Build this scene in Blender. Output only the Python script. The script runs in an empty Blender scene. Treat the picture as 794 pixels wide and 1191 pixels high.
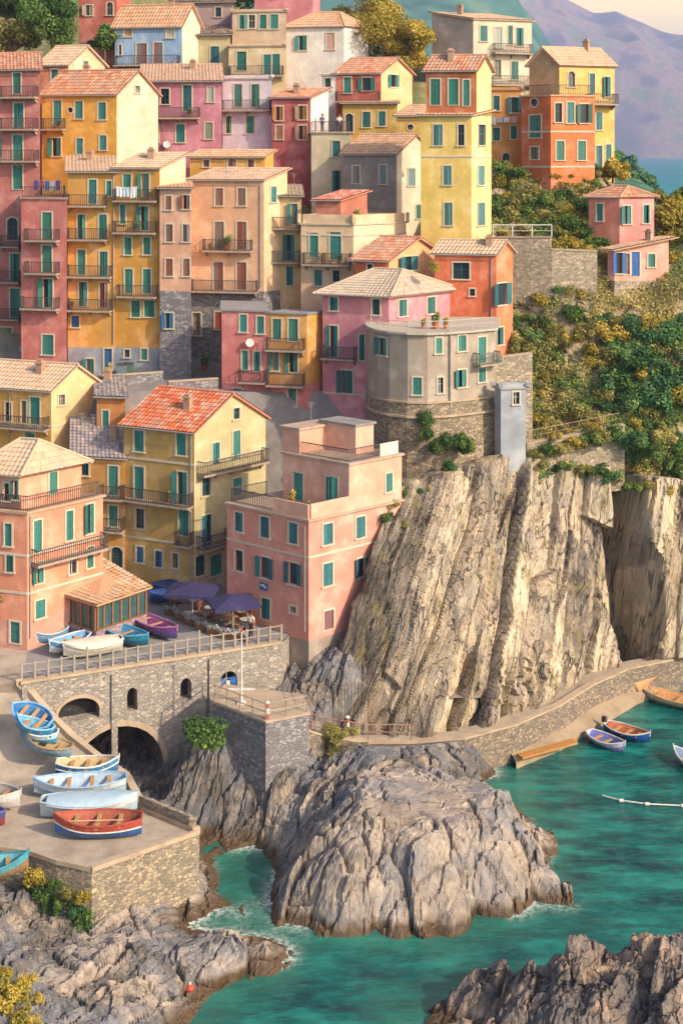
import bpy, math, random
import numpy as np
from mathutils import Vector, Matrix
from mathutils.geometry import tessellate_polygon

scene = bpy.context.scene
COL = scene.collection
random.seed(7)
rng = np.random.default_rng(7)

# ------------------------------------------------------------------ camera
F = 1600.0            # focal length in photo pixels
CU, HV = 397.0, 175.0  # principal column, horizon row of the photo
EYE = 42.0
cam_d = bpy.data.cameras.new("camera")
cam = bpy.data.objects.new("camera", cam_d)
COL.objects.link(cam)
cam.location = (0, 0, EYE)
cam.rotation_euler = (math.radians(90), 0, 0)
cam_d.sensor_width = 36.0
cam_d.lens = F / 1191.0 * 36.0
cam_d.shift_y = -(595.5 - HV) / 1191.0
cam_d.clip_start = 0.5
cam_d.clip_end = 40000
scene.camera = cam

# ------------------------------------------------------------------ light
SUN = Vector((0.76, -0.54, 0.58)).normalized()
SUN_EL = math.asin(SUN.z)
SUN_AZ = math.atan2(SUN.x, SUN.y)
world = bpy.data.worlds.new("World")
scene.world = world
world.use_nodes = True
wn = world.node_tree
wn.nodes.clear()
w_out = wn.nodes.new('ShaderNodeOutputWorld')
w_bg = wn.nodes.new('ShaderNodeBackground')
w_sky = wn.nodes.new('ShaderNodeTexSky')
w_sky.sky_type = 'NISHITA'
w_sky.sun_disc = False
w_sky.sun_elevation = SUN_EL
w_sky.sun_rotation = SUN_AZ
w_sky.air_density = 1.0
w_sky.dust_density = 3.0
w_sky.ozone_density = 1.0
w_mix = wn.nodes.new('ShaderNodeMix'); w_mix.data_type = 'RGBA'; w_mix.blend_type = 'MULTIPLY'
w_mix.inputs['Factor'].default_value = 1.0
w_mix.inputs['B'].default_value = (0.96, 0.97, 1.04, 1)
wn.links.new(w_sky.outputs['Color'], w_mix.inputs['A'])
# warm evening band low over the horizon
w_tc = wn.nodes.new('ShaderNodeTexCoord'); w_sx = wn.nodes.new('ShaderNodeSeparateXYZ')
wn.links.new(w_tc.outputs['Generated'], w_sx.inputs[0])
w_mr = wn.nodes.new('ShaderNodeMapRange'); w_mr.inputs[1].default_value = 0.10; w_mr.inputs[2].default_value = 0.22
w_mr.inputs[3].default_value = 0.9; w_mr.inputs[4].default_value = 0.0
wn.links.new(w_sx.outputs['Z'], w_mr.inputs[0])
w_m2 = wn.nodes.new('ShaderNodeMix'); w_m2.data_type = 'RGBA'
w_my = wn.nodes.new('ShaderNodeMapRange'); w_my.inputs[1].default_value = 0.45; w_my.inputs[2].default_value = 0.9
wn.links.new(w_sx.outputs['Y'], w_my.inputs[0])
w_mm = wn.nodes.new('ShaderNodeMath'); w_mm.operation = 'MULTIPLY'
wn.links.new(w_mr.outputs[0], w_mm.inputs[0]); wn.links.new(w_my.outputs[0], w_mm.inputs[1])
wn.links.new(w_mm.outputs[0], w_m2.inputs['Factor'])
wn.links.new(w_mix.outputs['Result'], w_m2.inputs['A']); w_m2.inputs['B'].default_value = (16.0, 11.0, 3.2, 1)
wn.links.new(w_m2.outputs['Result'], w_bg.inputs['Color'])
w_bg.inputs['Strength'].default_value = 0.15
wn.links.new(w_bg.outputs['Background'], w_out.inputs['Surface'])

sun_d = bpy.data.lights.new("sun", 'SUN')
sun_d.energy = 2.9
sun_d.angle = math.radians(0.9)
sun_d.color = (1.0, 0.86, 0.68)
sun_o = bpy.data.objects.new("sun", sun_d)
COL.objects.link(sun_o)
sun_o.location = SUN * 200
sun_o.rotation_euler = (-SUN).to_track_quat('-Z', 'Y').to_euler()

scene.view_settings.view_transform = 'Standard'
scene.view_settings.look = 'None'
scene.view_settings.exposure = 0.62
scene.view_settings.gamma = 1.0
cy = scene.cycles
cy.max_bounces = 5
cy.diffuse_bounces = 3
cy.glossy_bounces = 2
cy.transmission_bounces = 2
cy.volume_bounces = 0
cy.caustics_reflective = False
cy.caustics_refractive = False
cy.use_denoising = True
try:
    cy.denoiser = 'OPENIMAGEDENOISE'
except Exception:
    pass

# ------------------------------------------------------------------ helpers
def S(hexs):
    h = hexs.lstrip('#')
    c = [int(h[i:i + 2], 16) / 255 for i in (0, 2, 4)]
    return tuple((x / 12.92 if x <= 0.04045 else ((x + 0.055) / 1.055) ** 2.4) for x in c)

def kx(u): return (u - CU) / F
def pt(u, v, Y): return Vector((kx(u) * Y, Y, EYE - (v - HV) * Y / F))
def zt(v, Y): return EYE - (v - HV) * Y / F
def ptz(u, v, z):
    Y = (EYE - z) * F / (v - HV)
    return Vector((kx(u) * Y, Y, z))

WLOC = {}
def wl(o):
    return WLOC.get(o.name, Vector((0, 0, 0)))

class MB:
    """collects quads and solids that become one mesh object"""
    def __init__(s): s.v = []; s.f = []; s.uv = []
    def add(s, vs, fs, uvs=None):
        b = len(s.v); s.v.extend([tuple(p) for p in vs])
        for k, f in enumerate(fs):
            s.f.append(tuple(i + b for i in f))
            s.uv.append(uvs[k] if uvs else None)
    def quad(s, a, b, c, d): s.add([a, b, c, d], [(0, 1, 2, 3)])
    def box(s, o, ax, ay, az):
        o, ax, ay, az = map(Vector, (o, ax, ay, az))
        vs = [o, o + ax, o + ax + ay, o + ay, o + az, o + ax + az, o + ax + ay + az, o + ay + az]
        fs = [(3, 2, 1, 0), (4, 5, 6, 7), (0, 1, 5, 4), (1, 2, 6, 5), (2, 3, 7, 6), (3, 0, 4, 7)]
        if ax.cross(ay).dot(az) < 0: fs = [tuple(reversed(f)) for f in fs]
        s.add(vs, fs)
    def cbox(s, c, t, n, w, d, h):
        """box centred on c: w along t, d along n, h up"""
        t, n, c = Vector(t), Vector(n), Vector(c)
        s.box(c - t * w / 2 - n * d / 2 - Vector((0, 0, h / 2)), t * w, n * d, (0, 0, h))
    def tube(s, p0, p1, r0, r1=None, k=6, cap=True):
        p0, p1 = Vector(p0), Vector(p1)
        r1 = r0 if r1 is None else r1
        d = (p1 - p0)
        if d.length < 1e-6: return
        d.normalize()
        a = d.orthogonal().normalized(); b = d.cross(a)
        vs = []
        for (p, r) in ((p0, r0), (p1, r1)):
            for i in range(k):
                an = 2 * math.pi * i / k
                vs.append(p + a * r * math.cos(an) + b * r * math.sin(an))
        fs = [(i, (i + 1) % k, k + (i + 1) % k, k + i) for i in range(k)]
        if cap: fs += [tuple(range(k - 1, -1, -1)), tuple(range(k, 2 * k))]
        s.add(vs, fs)
    def prism(s, poly, z0, z1):
        n = len(poly)
        vs = [(p[0], p[1], z0) for p in poly] + [(p[0], p[1], z1) for p in poly]
        fs = [(i, (i + 1) % n, n + (i + 1) % n, n + i) for i in range(n)] + [tuple(range(n - 1, -1, -1)), tuple(range(n, 2 * n))]
        s.add(vs, fs)

def link(o, parent=None, loc=None):
    COL.objects.link(o)
    if loc is not None: WLOC[o.name] = Vector(loc)
    if parent is not None:
        o.parent = parent
        o.location = wl(o) - wl(parent)
    else:
        o.location = wl(o)
    return o

def mk(name, mb, m, parent=None, anchor=None, smooth=False, attr=None, local=False):
    """one mesh object; the vertices are given in world space unless local"""
    if isinstance(mb, MB): vs, fs, uvs = mb.v, mb.f, mb.uv
    else: vs, fs = mb; uvs = None
    vs = np.asarray(vs, dtype=np.float64).reshape(-1, 3)
    if local: anchor = Vector((0, 0, 0))
    elif anchor is None:
        anchor = wl(parent) if parent is not None else Vector(vs.mean(axis=0))
    me = bpy.data.meshes.new(name)
    me.from_pydata((vs - np.array(anchor)).tolist(), [], fs if isinstance(fs, list) else fs.tolist())
    if uvs and any(u is not None for u in uvs):
        lay = me.uv_layers.new(name="UVMap")
        flat = []
        for f, u in zip(fs, uvs):
            for k in range(len(f)): flat.extend(u[k] if u else (0, 0))
        lay.data.foreach_set('uv', flat)
    if attr:
        for an, av in attr.items():
            at = me.attributes.new(an, 'FLOAT', 'POINT')
            at.data.foreach_set('value', np.asarray(av, dtype=np.float32))
    if smooth:
        me.polygons.foreach_set('use_smooth', [True] * len(me.polygons))
    me.materials.append(m)
    o = bpy.data.objects.new(name, me)
    if local:
        COL.objects.link(o)
        if parent is not None: o.parent = parent
        return o
    return link(o, parent, anchor)

def tag(o, label=None, cat=None, group=None, kind=None):
    if label: o['label'] = label
    if cat: o['category'] = cat
    if group: o['group'] = group
    if kind: o['kind'] = kind
    return o

def empty(name, loc, label=None, cat=None, group=None, rot=None):
    o = bpy.data.objects.new(name, None)
    o.empty_display_size = 0.3
    link(o, None, loc)
    if rot: o.rotation_euler = rot
    return tag(o, label, cat, group)

def kids(o): return [c for c in bpy.data.objects if c.parent == o]

# ------------------------------------------------------------------ materials
MATS = {}
def nodes_of(name):
    m = bpy.data.materials.new(name); m.use_nodes = True
    nt = m.node_tree; nt.nodes.clear()
    out = nt.nodes.new('ShaderNodeOutputMaterial')
    b = nt.nodes.new('ShaderNodeBsdfPrincipled')
    nt.links.new(b.outputs[0], out.inputs['Surface'])
    return m, nt, b
def N(nt, typ, **kw):
    n = nt.nodes.new('ShaderNode' + typ)
    for k, v in kw.items():
        if hasattr(n, k): setattr(n, k, v)
        else: n.inputs[k.replace('_', ' ')].default_value = v
    return n
def L(nt, a, b): nt.links.new(a, b)
def ramp(nt, fac, stops):
    r = nt.nodes.new('ShaderNodeValToRGB')
    el = r.color_ramp.elements
    while len(el) < len(stops): el.new(0.5)
    for e, (p, c) in zip(el, stops):
        e.position = p; e.color = (*c, 1)
    L(nt, fac, r.inputs[0]); return r.outputs[0]
def mix(nt, fac, a, b, mode='MIX'):
    m = nt.nodes.new('ShaderNodeMix'); m.data_type = 'RGBA'; m.blend_type = mode
    for sock, val in (('Factor', fac), ('A', a), ('B', b)):
        if hasattr(val, 'node'): L(nt, val, m.inputs[sock])
        elif sock == 'Factor': m.inputs[sock].default_value = val
        else: m.inputs[sock].default_value = (*val, 1)
    return m.outputs['Result']
def pos(nt, scale=(1, 1, 1), rot=(0, 0, 0)):
    g = N(nt, 'NewGeometry'); v = g.outputs['Position']
    if any(rot):
        mr_ = N(nt, 'Mapping'); mr_.inputs['Rotation'].default_value = rot; L(nt, v, mr_.inputs['Vector']); v = mr_.outputs[0]
    mp = N(nt, 'Mapping'); mp.inputs['Scale'].default_value = scale
    L(nt, v, mp.inputs['Vector']); return mp.outputs[0]
def noise(nt, vec, scale, detail=4, rough=0.6):
    n = N(nt, 'TexNoise'); n.inputs['Scale'].default_value = scale
    n.inputs['Detail'].default_value = detail; n.inputs['Roughness'].default_value = rough
    if vec is not None: L(nt, vec, n.inputs['Vector'])
    return n.outputs['Fac']
def bump(nt, b, h, strength=0.3, dist=0.05):
    n = N(nt, 'Bump'); n.inputs['Strength'].default_value = strength; n.inputs['Distance'].default_value = dist
    L(nt, h, n.inputs['Height']); L(nt, n.outputs[0], b.inputs['Normal'])
def vmul(c, k): return tuple(min(1.0, x * k) for x in c)
def vlerp(a, b, t): return tuple(x + (y - x) * t for x, y in zip(a, b))

def plaster(hexc):
    key = 'plaster_' + hexc
    if key in MATS: return MATS[key]
    m, nt, b = nodes_of(key); c = S(hexc)
    lum = c[0] * .3 + c[1] * .59 + c[2] * .11
    c = vlerp(c, (lum * 1.12, lum, lum * .86), .07)
    n1 = noise(nt, pos(nt), 0.55, 6, 0.65)
    n2 = noise(nt, pos(nt, (1.6, 1.6, 0.16)), 1.3, 5, 0.7)      # rain streaks
    n3 = noise(nt, pos(nt), 6.0, 4, 0.7)
    grey = vlerp(c, (0.34, 0.31, 0.27), 0.45)
    pale = vlerp(vmul(c, 1.25), (0.8, 0.72, 0.6), 0.18)
    c1 = ramp(nt, n1, [(0.32, vmul(c, 0.82)), (0.5, c), (0.68, pale)])
    f2 = N(nt, 'MapRange'); f2.inputs[1].default_value = 0.50; f2.inputs[2].default_value = 0.70; f2.inputs[4].default_value = 0.5
    L(nt, n2, f2.inputs[0])
    c2 = mix(nt, f2.outputs[0], c1, grey)
    f3 = N(nt, 'MapRange'); f3.inputs[1].default_value = 0.57; f3.inputs[2].default_value = 0.68; f3.inputs[4].default_value = 0.4
    L(nt, n3, f3.inputs[0])
    c3 = mix(nt, f3.outputs[0], c2, vmul(c, 0.7))
    n4 = noise(nt, pos(nt), 0.9, 7, 0.75)
    c4 = mix(nt, ramp(nt, n4, [(0.66, (0, 0, 0)), (0.70, (0.55, 0.55, 0.55))]), c3, vlerp(c, (0.5, 0.45, 0.38), 0.7))
    L(nt, c4, b.inputs['Base Color'])
    b.inputs['Roughness'].default_value = 0.9; b.inputs['Specular IOR Level'].default_value = 0.2
    bump(nt, b, n3, 0.35, 0.03)
    MATS[key] = m; return m

def stone(key, a, bcol, mortar, scale=2.2):
    scale *= 1.5; mortar = vlerp(mortar, a, 0.35)
    """rubble masonry: irregular stones from a voronoi, each its own tone"""
    if key in MATS: return MATS[key]
    m, nt, b = nodes_of(key)
    p = pos(nt, (1, 1, 1.5))
    w = noise(nt, p, 2.0, 3)
    va = N(nt, 'VectorMath', operation='ADD'); L(nt, p, va.inputs[0])
    wm = N(nt, 'VectorMath', operation='SCALE'); wm.inputs[3].default_value = 0.4
    L(nt, w, wm.inputs[0]); L(nt, wm.outputs[0], va.inputs[1])
    v = N(nt, 'TexVoronoi', feature='F1'); v.inputs['Scale'].default_value = scale; L(nt, va.outputs[0], v.inputs['Vector'])
    e = N(nt, 'TexVoronoi', feature='DISTANCE_TO_EDGE'); e.inputs['Scale'].default_value = scale; L(nt, va.outputs[0], e.inputs['Vector'])
    sep = N(nt, 'SeparateColor'); L(nt, v.outputs['Color'], sep.inputs[0])
    cc = ramp(nt, sep.outputs[0], [(0.0, vmul(a, 0.72)), (0.35, a), (0.7, bcol), (1.0, vmul(bcol, 1.3))])
    f = N(nt, 'MapRange'); f.inputs[1].default_value = 0.02; f.inputs[2].default_value = 0.1
    L(nt, e.outputs['Distance'], f.inputs[0])
    big = noise(nt, pos(nt, (1, 1, 0.5)), 0.5, 6, 0.7)
    c2 = mix(nt, f.outputs[0], mortar, cc)
    c3 = mix(nt, ramp(nt, big, [(0.35, (0, 0, 0)), (0.75, (0.6, 0.6, 0.6))]), c2, vlerp(a, (0.16, 0.14, 0.1), 0.6))
    L(nt, c3, b.inputs['Base Color']); b.inputs['Roughness'].default_value = 0.92
    b.inputs['Specular IOR Level'].default_value = 0.2
    bump(nt, b, f.outputs[0], 0.7, 0.06)
    MATS[key] = m; return m

def tiles(hexc, var=0.22):
    key = 'tiles_' + hexc
    if key in MATS: return MATS[key]
    m, nt, b = nodes_of(key); c = S(hexc)
    uv = N(nt, 'UVMap'); uv.uv_map = 'UVMap'
    mp = N(nt, 'Mapping'); mp.inputs['Scale'].default_value = (1 / 0.35, 1 / 0.42, 1); L(nt, uv.outputs[0], mp.inputs[0])
    fl = N(nt, 'VectorMath', operation='FLOOR'); L(nt, mp.outputs[0], fl.inputs[0])
    wn_ = N(nt, 'TexWhiteNoise', noise_dimensions='3D')
    g = N(nt, 'NewGeometry')
    L(nt, fl.outputs[0], wn_.inputs['Vector'])
    c1 = ramp(nt, wn_.outputs['Value'], [(0, vmul(c, 1 - var)), (0.35, c), (0.7, vlerp(c, (0.7, 0.42, 0.25), 0.35)), (1, vlerp(c, (0.62, 0.5, 0.36), 0.6))])
    n = noise(nt, pos(nt), 0.8, 6, 0.7)
    c2 = mix(nt, ramp(nt, n, [(0.45, (0, 0, 0)), (0.66, (0.85, 0.85, 0.85))]), c1, vlerp(c, (0.36, 0.31, 0.24), 0.7))
    n2 = noise(nt, pos(nt), 5, 3, 0.7)
    c3 = mix(nt, ramp(nt, n2, [(0.58, (0, 0, 0)), (0.72, (0.5, 0.5, 0.5))]), c2, vmul(c, 0.45))
    L(nt, c3, b.inputs['Base Color']); b.inputs['Roughness'].default_value = 0.88
    b.inputs['Specular IOR Level'].default_value = 0.25
    MATS[key] = m; return m

def paint(hexc, rough=0.55, var=0.32, scale=4.0, metal=0.0):
    key = f'paint_{hexc}_{rough}'
    if key in MATS: return MATS[key]
    m, nt, b = nodes_of(key); c = S(hexc)
    n = noise(nt, pos(nt), scale, 5, 0.7)
    L(nt, ramp(nt, n, [(0.3, vmul(c, 1 - var)), (0.55, c), (0.8, vlerp(c, (0.5, 0.48, 0.44), var * 0.5))]), b.inputs['Base Color'])
    b.inputs['Roughness'].default_value = rough; b.inputs['Metallic'].default_value = metal
    MATS[key] = m; return m

def shutter_mat(hexc):
    key = 'shutter_' + hexc
    if key in MATS: return MATS[key]
    m, nt, b = nodes_of(key); c = S(hexc)
    oi = N(nt, 'ObjectInfo')
    n = noise(nt, pos(nt), 3.0, 4, 0.7)
    c0 = ramp(nt, oi.outputs['Random'], [(0, vmul(c, 0.7)), (0.4, c), (0.8, vlerp(c, S('#3f8f86'), 0.35)), (1, vlerp(c, S('#24566a'), 0.5))])
    L(nt, mix(nt, ramp(nt, n, [(0.5, (0, 0, 0)), (0.8, (0.4, 0.4, 0.4))]), c0, vlerp(c, (0.35, 0.38, 0.34), 0.5)), b.inputs['Base Color'])
    sx = N(nt, 'SeparateXYZ'); L(nt, pos(nt), sx.inputs[0])
    w = N(nt, 'Math', operation='PINGPONG'); w.inputs[1].default_value = 0.045; L(nt, sx.outputs[2], w.inputs[0])
    bump(nt, b, w.outputs[0], 0.6, 0.5)
    b.inputs['Roughness'].default_value = 0.6
    MATS[key] = m; return m

def glass_mat():
    if 'glass' in MATS: return MATS['glass']
    m, nt, b = nodes_of('window_glass')
    oi = N(nt, 'ObjectInfo')
    L(nt, ramp(nt, oi.outputs['Random'], [(0, S('#16222a')), (0.4, S('#22333c')), (0.7, S('#3b4a4c')), (0.8, S('#6f6a60')), (1, S('#a59a88'))]), b.inputs['Base Color'])
    b.inputs['Roughness'].default_value = 0.12
    MATS['glass'] = m; return m

def rock_mat(key, cols, stretch=(1, 1, 1), rot=(0, 0, 0), wet=None, moss=None, ck=(0.38, 1.15), cst=(1, 1, 1), warp=0.8, crk=1.0, strata=False, tw=.42, bmp=.9):
    if key in MATS: return MATS[key]
    m, nt, b = nodes_of(key)
    ps = pos(nt, stretch, rot)
    n1 = noise(nt, ps, 0.9, 8, 0.68)
    n2 = noise(nt, pos(nt), 0.35, 5, 0.6)
    n3 = noise(nt, ps, 4.5, 6, 0.75)
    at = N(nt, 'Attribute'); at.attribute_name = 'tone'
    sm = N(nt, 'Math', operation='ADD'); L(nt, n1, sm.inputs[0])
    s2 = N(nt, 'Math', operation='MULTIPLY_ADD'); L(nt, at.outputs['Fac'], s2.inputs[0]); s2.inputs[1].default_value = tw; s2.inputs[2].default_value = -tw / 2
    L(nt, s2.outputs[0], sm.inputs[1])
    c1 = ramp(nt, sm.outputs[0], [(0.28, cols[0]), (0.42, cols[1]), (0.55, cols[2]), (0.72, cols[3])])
    c2 = mix(nt, ramp(nt, n2, [(0.42, (0, 0, 0)), (0.66, (0.75, 0.75, 0.75))]), c1, cols[4])
    c3 = mix(nt, ramp(nt, n3, [(0.56, (0, 0, 0)), (0.7, (0.65, 0.65, 0.65))]), c2, vmul(cols[0], 0.7))
    n4 = noise(nt, pos(nt), 9.0, 4, 0.7)
    c3 = mix(nt, ramp(nt, n4, [(0.6, (0, 0, 0)), (0.7, (0.6, 0.6, 0.6))]), c3, vmul(cols[3], 1.15))
    hgt = None
    for k_, (sc_, wd, st_) in enumerate(((ck[0], .035, .85 * crk), (ck[1], .04, .45 * crk))):
        pc = pos(nt, cst, rot); wv = noise(nt, pc, sc_ * 1.5, 4, .65)
        sc3 = N(nt, 'VectorMath', operation='SCALE'); sc3.inputs[3].default_value = warp / sc_; L(nt, wv, sc3.inputs[0])
        ad3 = N(nt, 'VectorMath', operation='ADD'); L(nt, pc, ad3.inputs[0]); L(nt, sc3.outputs[0], ad3.inputs[1])
        ve = N(nt, 'TexVoronoi', feature='DISTANCE_TO_EDGE'); ve.inputs['Scale'].default_value = sc_; L(nt, ad3.outputs[0], ve.inputs['Vector'])
        if strata:   # long thin bedding cracks instead of a network
            ns_ = noise(nt, pos(nt, (1, .6, .035), rot), sc_, 3, .5)
            sb = N(nt, 'Math', operation='SUBTRACT'); sb.inputs[1].default_value = .5; L(nt, ns_, sb.inputs[0])
            ab = N(nt, 'Math', operation='ABSOLUTE'); L(nt, sb.outputs[0], ab.inputs[0]); src = ab.outputs[0]; wd = .020 if k_ == 0 else .012
        else: src = ve.outputs['Distance']
        mre = N(nt, 'MapRange'); mre.inputs[1].default_value = 0.0; mre.inputs[2].default_value = wd; mre.inputs[3].default_value = st_; mre.inputs[4].default_value = 0
        L(nt, src, mre.inputs[0])
        nm = noise(nt, pos(nt), .5 + k_, 3); pm_ = N(nt, 'MapRange'); pm_.inputs[1].default_value = .40; pm_.inputs[2].default_value = .55; L(nt, nm, pm_.inputs[0])
        mm = N(nt, 'Math', operation='MULTIPLY'); L(nt, mre.outputs[0], mm.inputs[0]); L(nt, pm_.outputs[0], mm.inputs[1])
        c3 = mix(nt, mm.outputs[0], c3, S('#46423f'))
        if hgt is None: hgt = mm.outputs[0]
        else:
            mx = N(nt, 'Math', operation='ADD'); L(nt, hgt, mx.inputs[0]); L(nt, mm.outputs[0], mx.inputs[1]); hgt = mx.outputs[0]
    last = c3
    if moss:
        n5 = noise(nt, pos(nt, (1, 1, .12) if strata else (1, 1, 1), rot), 0.8, 6, 0.7)
        last = mix(nt, ramp(nt, n5, [(0.55, (0, 0, 0)), (0.64, (0.8, 0.8, 0.8))]), last, moss)
    rough = None
    if wet is not None:
        sx = N(nt, 'SeparateXYZ'); L(nt, pos(nt), sx.inputs[0])
        nw = noise(nt, pos(nt), 1.2, 4)
        ad = N(nt, 'Math', operation='MULTIPLY_ADD'); L(nt, nw, ad.inputs[0]); ad.inputs[1].default_value = -0.9; L(nt, sx.outputs[2], ad.inputs[2])
        mr = N(nt, 'MapRange'); mr.inputs[1].default_value = wet - 0.62; mr.inputs[2].default_value = wet - 0.2
        mr.inputs[3].default_value = 1; mr.inputs[4].default_value = 0
        L(nt, ad.outputs[0], mr.inputs[0])
        last = mix(nt, mr.outputs[0], last, S('#5a4630'))
        rr = N(nt, 'MapRange'); rr.inputs[3].default_value = 0.9; rr.inputs[4].default_value = 0.35
        L(nt, mr.outputs[0], rr.inputs[0]); L(nt, rr.outputs[0], b.inputs['Roughness'])
    else: b.inputs['Roughness'].default_value = 0.9
    b.inputs['Specular IOR Level'].default_value = 0.25
    L(nt, last, b.inputs['Base Color'])
    bs = N(nt, 'Math', operation='ADD'); L(nt, n1, bs.inputs[0]); 
    hm = N(nt, 'Math', operation='MULTIPLY'); hm.inputs[1].default_value = 0.35; L(nt, n3, hm.inputs[0]); L(nt, hm.outputs[0], bs.inputs[1])
    bs2 = N(nt, 'Math', operation='MULTIPLY_ADD'); L(nt, hgt, bs2.inputs[0]); bs2.inputs[1].default_value = -0.9; L(nt, bs.outputs[0], bs2.inputs[2])
    bump(nt, b, bs2.outputs[0], bmp, 0.28)
    MATS[key] = m; return m

def leaf_mat(key, stops):
    if key in MATS: return MATS[key]
    m, nt, b = nodes_of(key)
    at = N(nt, 'Attribute'); at.attribute_name = 'tone'
    c = ramp(nt, at.outputs['Fac'], stops)
    L(nt, c, b.inputs['Base Color']); b.inputs['Roughness'].default_value = 0.7
    b.inputs['Specular IOR Level'].default_value = 0.2
    tr = N(nt, 'BsdfTranslucent'); L(nt, c, tr.inputs['Color'])
    ms = N(nt, 'MixShader'); ms.inputs[0].default_value = 0.3
    out = [n for n in nt.nodes if n.type == 'OUTPUT_MATERIAL'][0]
    L(nt, b.outputs[0], ms.inputs[1]); L(nt, tr.outputs[0], ms.inputs[2]); L(nt, ms.outputs[0], out.inputs['Surface'])
    MATS[key] = m; return m

IRON = paint('#4b4441', 0.6)
IRON_G = paint('#5d6a63', 0.6)
WHITE = paint('#d9d0c0', 0.7)
TRIM = paint('#c9ba9f', 0.85, 0.2)
SLAB = paint('#a8927c', 0.85)
CONC = paint('#b49d80', 0.9, 0.3, 1.2)
WOOD = paint('#7a5636', 0.7)
DARKWOOD = paint('#4c3423', 0.7)
PIPE = paint('#9a948c', 0.6)
# ------------------------------------------------------------------ numpy noise
def hsh(i, j, k=0):
    x = np.sin(i * 127.1 + j * 311.7 + k * 74.7) * 43758.5453
    return x - np.floor(x)
def vnoise(x, y, k=0):
    xi, yi = np.floor(x), np.floor(y); fx, fy = x - xi, y - yi
    fx = fx * fx * (3 - 2 * fx); fy = fy * fy * (3 - 2 * fy)
    a, b_, c, d = hsh(xi, yi, k), hsh(xi + 1, yi, k), hsh(xi, yi + 1, k), hsh(xi + 1, yi + 1, k)
    return (a * (1 - fx) + b_ * fx) * (1 - fy) + (c * (1 - fx) + d * fx) * fy
def fbm(x, y, k=0, oct=5, rough=0.5):
    s = 0; a = 1; t = 0
    for o in range(oct):
        s = s + a * vnoise(x * 2 ** o + o * 17.3, y * 2 ** o - o * 9.1, k + o); t += a; a *= rough
    return s / t
def vor(px, py, k=0, jit=0.9):
    """nearest jittered-grid cell: cell hash ids, offset from its centre, f1, f2"""
    xi, yi = np.floor(px), np.floor(py)
    f1 = np.full(px.shape, 9e9); f2 = f1.copy()
    ci = np.zeros(px.shape); cj = ci.copy(); dx = ci.copy(); dy = ci.copy()
    for a in (-1, 0, 1):
        for b in (-1, 0, 1):
            gx, gy = xi + a, yi + b
            cx = gx + 0.5 + (hsh(gx, gy, k) - 0.5) * jit
            cyy = gy + 0.5 + (hsh(gx, gy, k + 5) - 0.5) * jit
            d = (px - cx) ** 2 + (py - cyy) ** 2
            near = d < f1
            f2 = np.where(near, f1, np.minimum(f2, d))
            f1 = np.where(near, d, f1)
            ci = np.where(near, gx, ci); cj = np.where(near, gy, cj)
            dx = np.where(near, px - cx, dx); dy = np.where(near, py - cyy, dy)
    return ci, cj, dx, dy, np.sqrt(f1), np.sqrt(f2)
def blocks(p, q, size, stretch, k, tilt=0.5):
    """angular blocky relief: every voronoi cell is a tilted facet, with a groove between cells"""
    ci, cj, dx, dy, f1, f2 = vor(p / (size * stretch), q / size, k)
    h = hsh(ci, cj, k + 11) - 0.5
    h = h + tilt * (dx * (hsh(ci, cj, k + 12) - 0.5) * 2 + dy * (hsh(ci, cj, k + 13) - 0.5) * 2)
    g = np.clip((f2 - f1) / 0.10, 0, 1)
    return h - 0.45 * (1 - g) ** 2, hsh(ci, cj, k + 14)
def strips(al, q, w, seg, k):
    # parallel beds with sharp edges; each bed breaks into long pieces that stand proud or lie back
    qq = q / w + 0.6 * (vnoise(q / w * .9, al * 0.02, k) - .5)
    i = np.floor(qq); fr = qq - i
    j = np.floor(al / seg + hsh(i, i * 0, k) * 10 + .25 * (fr - .5) * (hsh(i, i, k + 3) - .3) * 4)
    h = hsh(i, j, k + 1) - .5
    tilt = (fr - .5) * (hsh(i, j, k + 2) - .35) * 1.3
    return h + tilt - .45 * np.clip(1 - np.minimum(fr, 1 - fr) / .08, 0, 1), hsh(i, j, k + 4)
def grid_faces(nr, nc):
    i = np.arange(nr - 1)[:, None] * nc + np.arange(nc - 1)[None, :]
    return np.stack([i, i + 1, i + nc + 1, i + nc], -1).reshape(-1, 4)
def blur(a, n):
    for _ in range(n):
        e = np.pad(a, 1, mode='edge')
        a = (a + e[2:, 1:-1] + e[:-2, 1:-1] + e[1:-1, 2:] + e[1:-1, :-2]) / 5
    return a
def rbf(ctrl, vals, xy, lin=True):
    ctrl = np.asarray(ctrl, float); vals = np.asarray(vals, float)
    n = len(ctrl)
    D = np.linalg.norm(ctrl[:, None] - ctrl[None], axis=-1) + np.eye(n) * 1e-6
    P = np.c_[np.ones(n), ctrl]
    A = np.block([[D, P], [P.T, np.zeros((3, 3))]])
    w = np.linalg.lstsq(A, np.r_[vals, 0, 0, 0], rcond=None)[0]
    xy = np.asarray(xy, float)
    out = np.zeros(len(xy))
    for s in range(0, len(xy), 20000):
        c = xy[s:s + 20000]
        out[s:s + 20000] = np.linalg.norm(c[:, None] - ctrl[None], axis=-1) @ w[:n] + np.c_[np.ones(len(c)), c] @ w[n:]
    return out

# ------------------------------------------------------------------ village ground
GY = [60, 100, 106, 110, 112.8, 113.8, 124, 127, 131, 135, 140, 146, 152, 160]
GZ = [7.2, 7.6, 8.0, 8.4, 9.4, 21.8, 22.2, 26, 32, 36, 40, 44.5, 49, 52]
def ground_z(y): return float(np.interp(y, GY, GZ))

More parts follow.
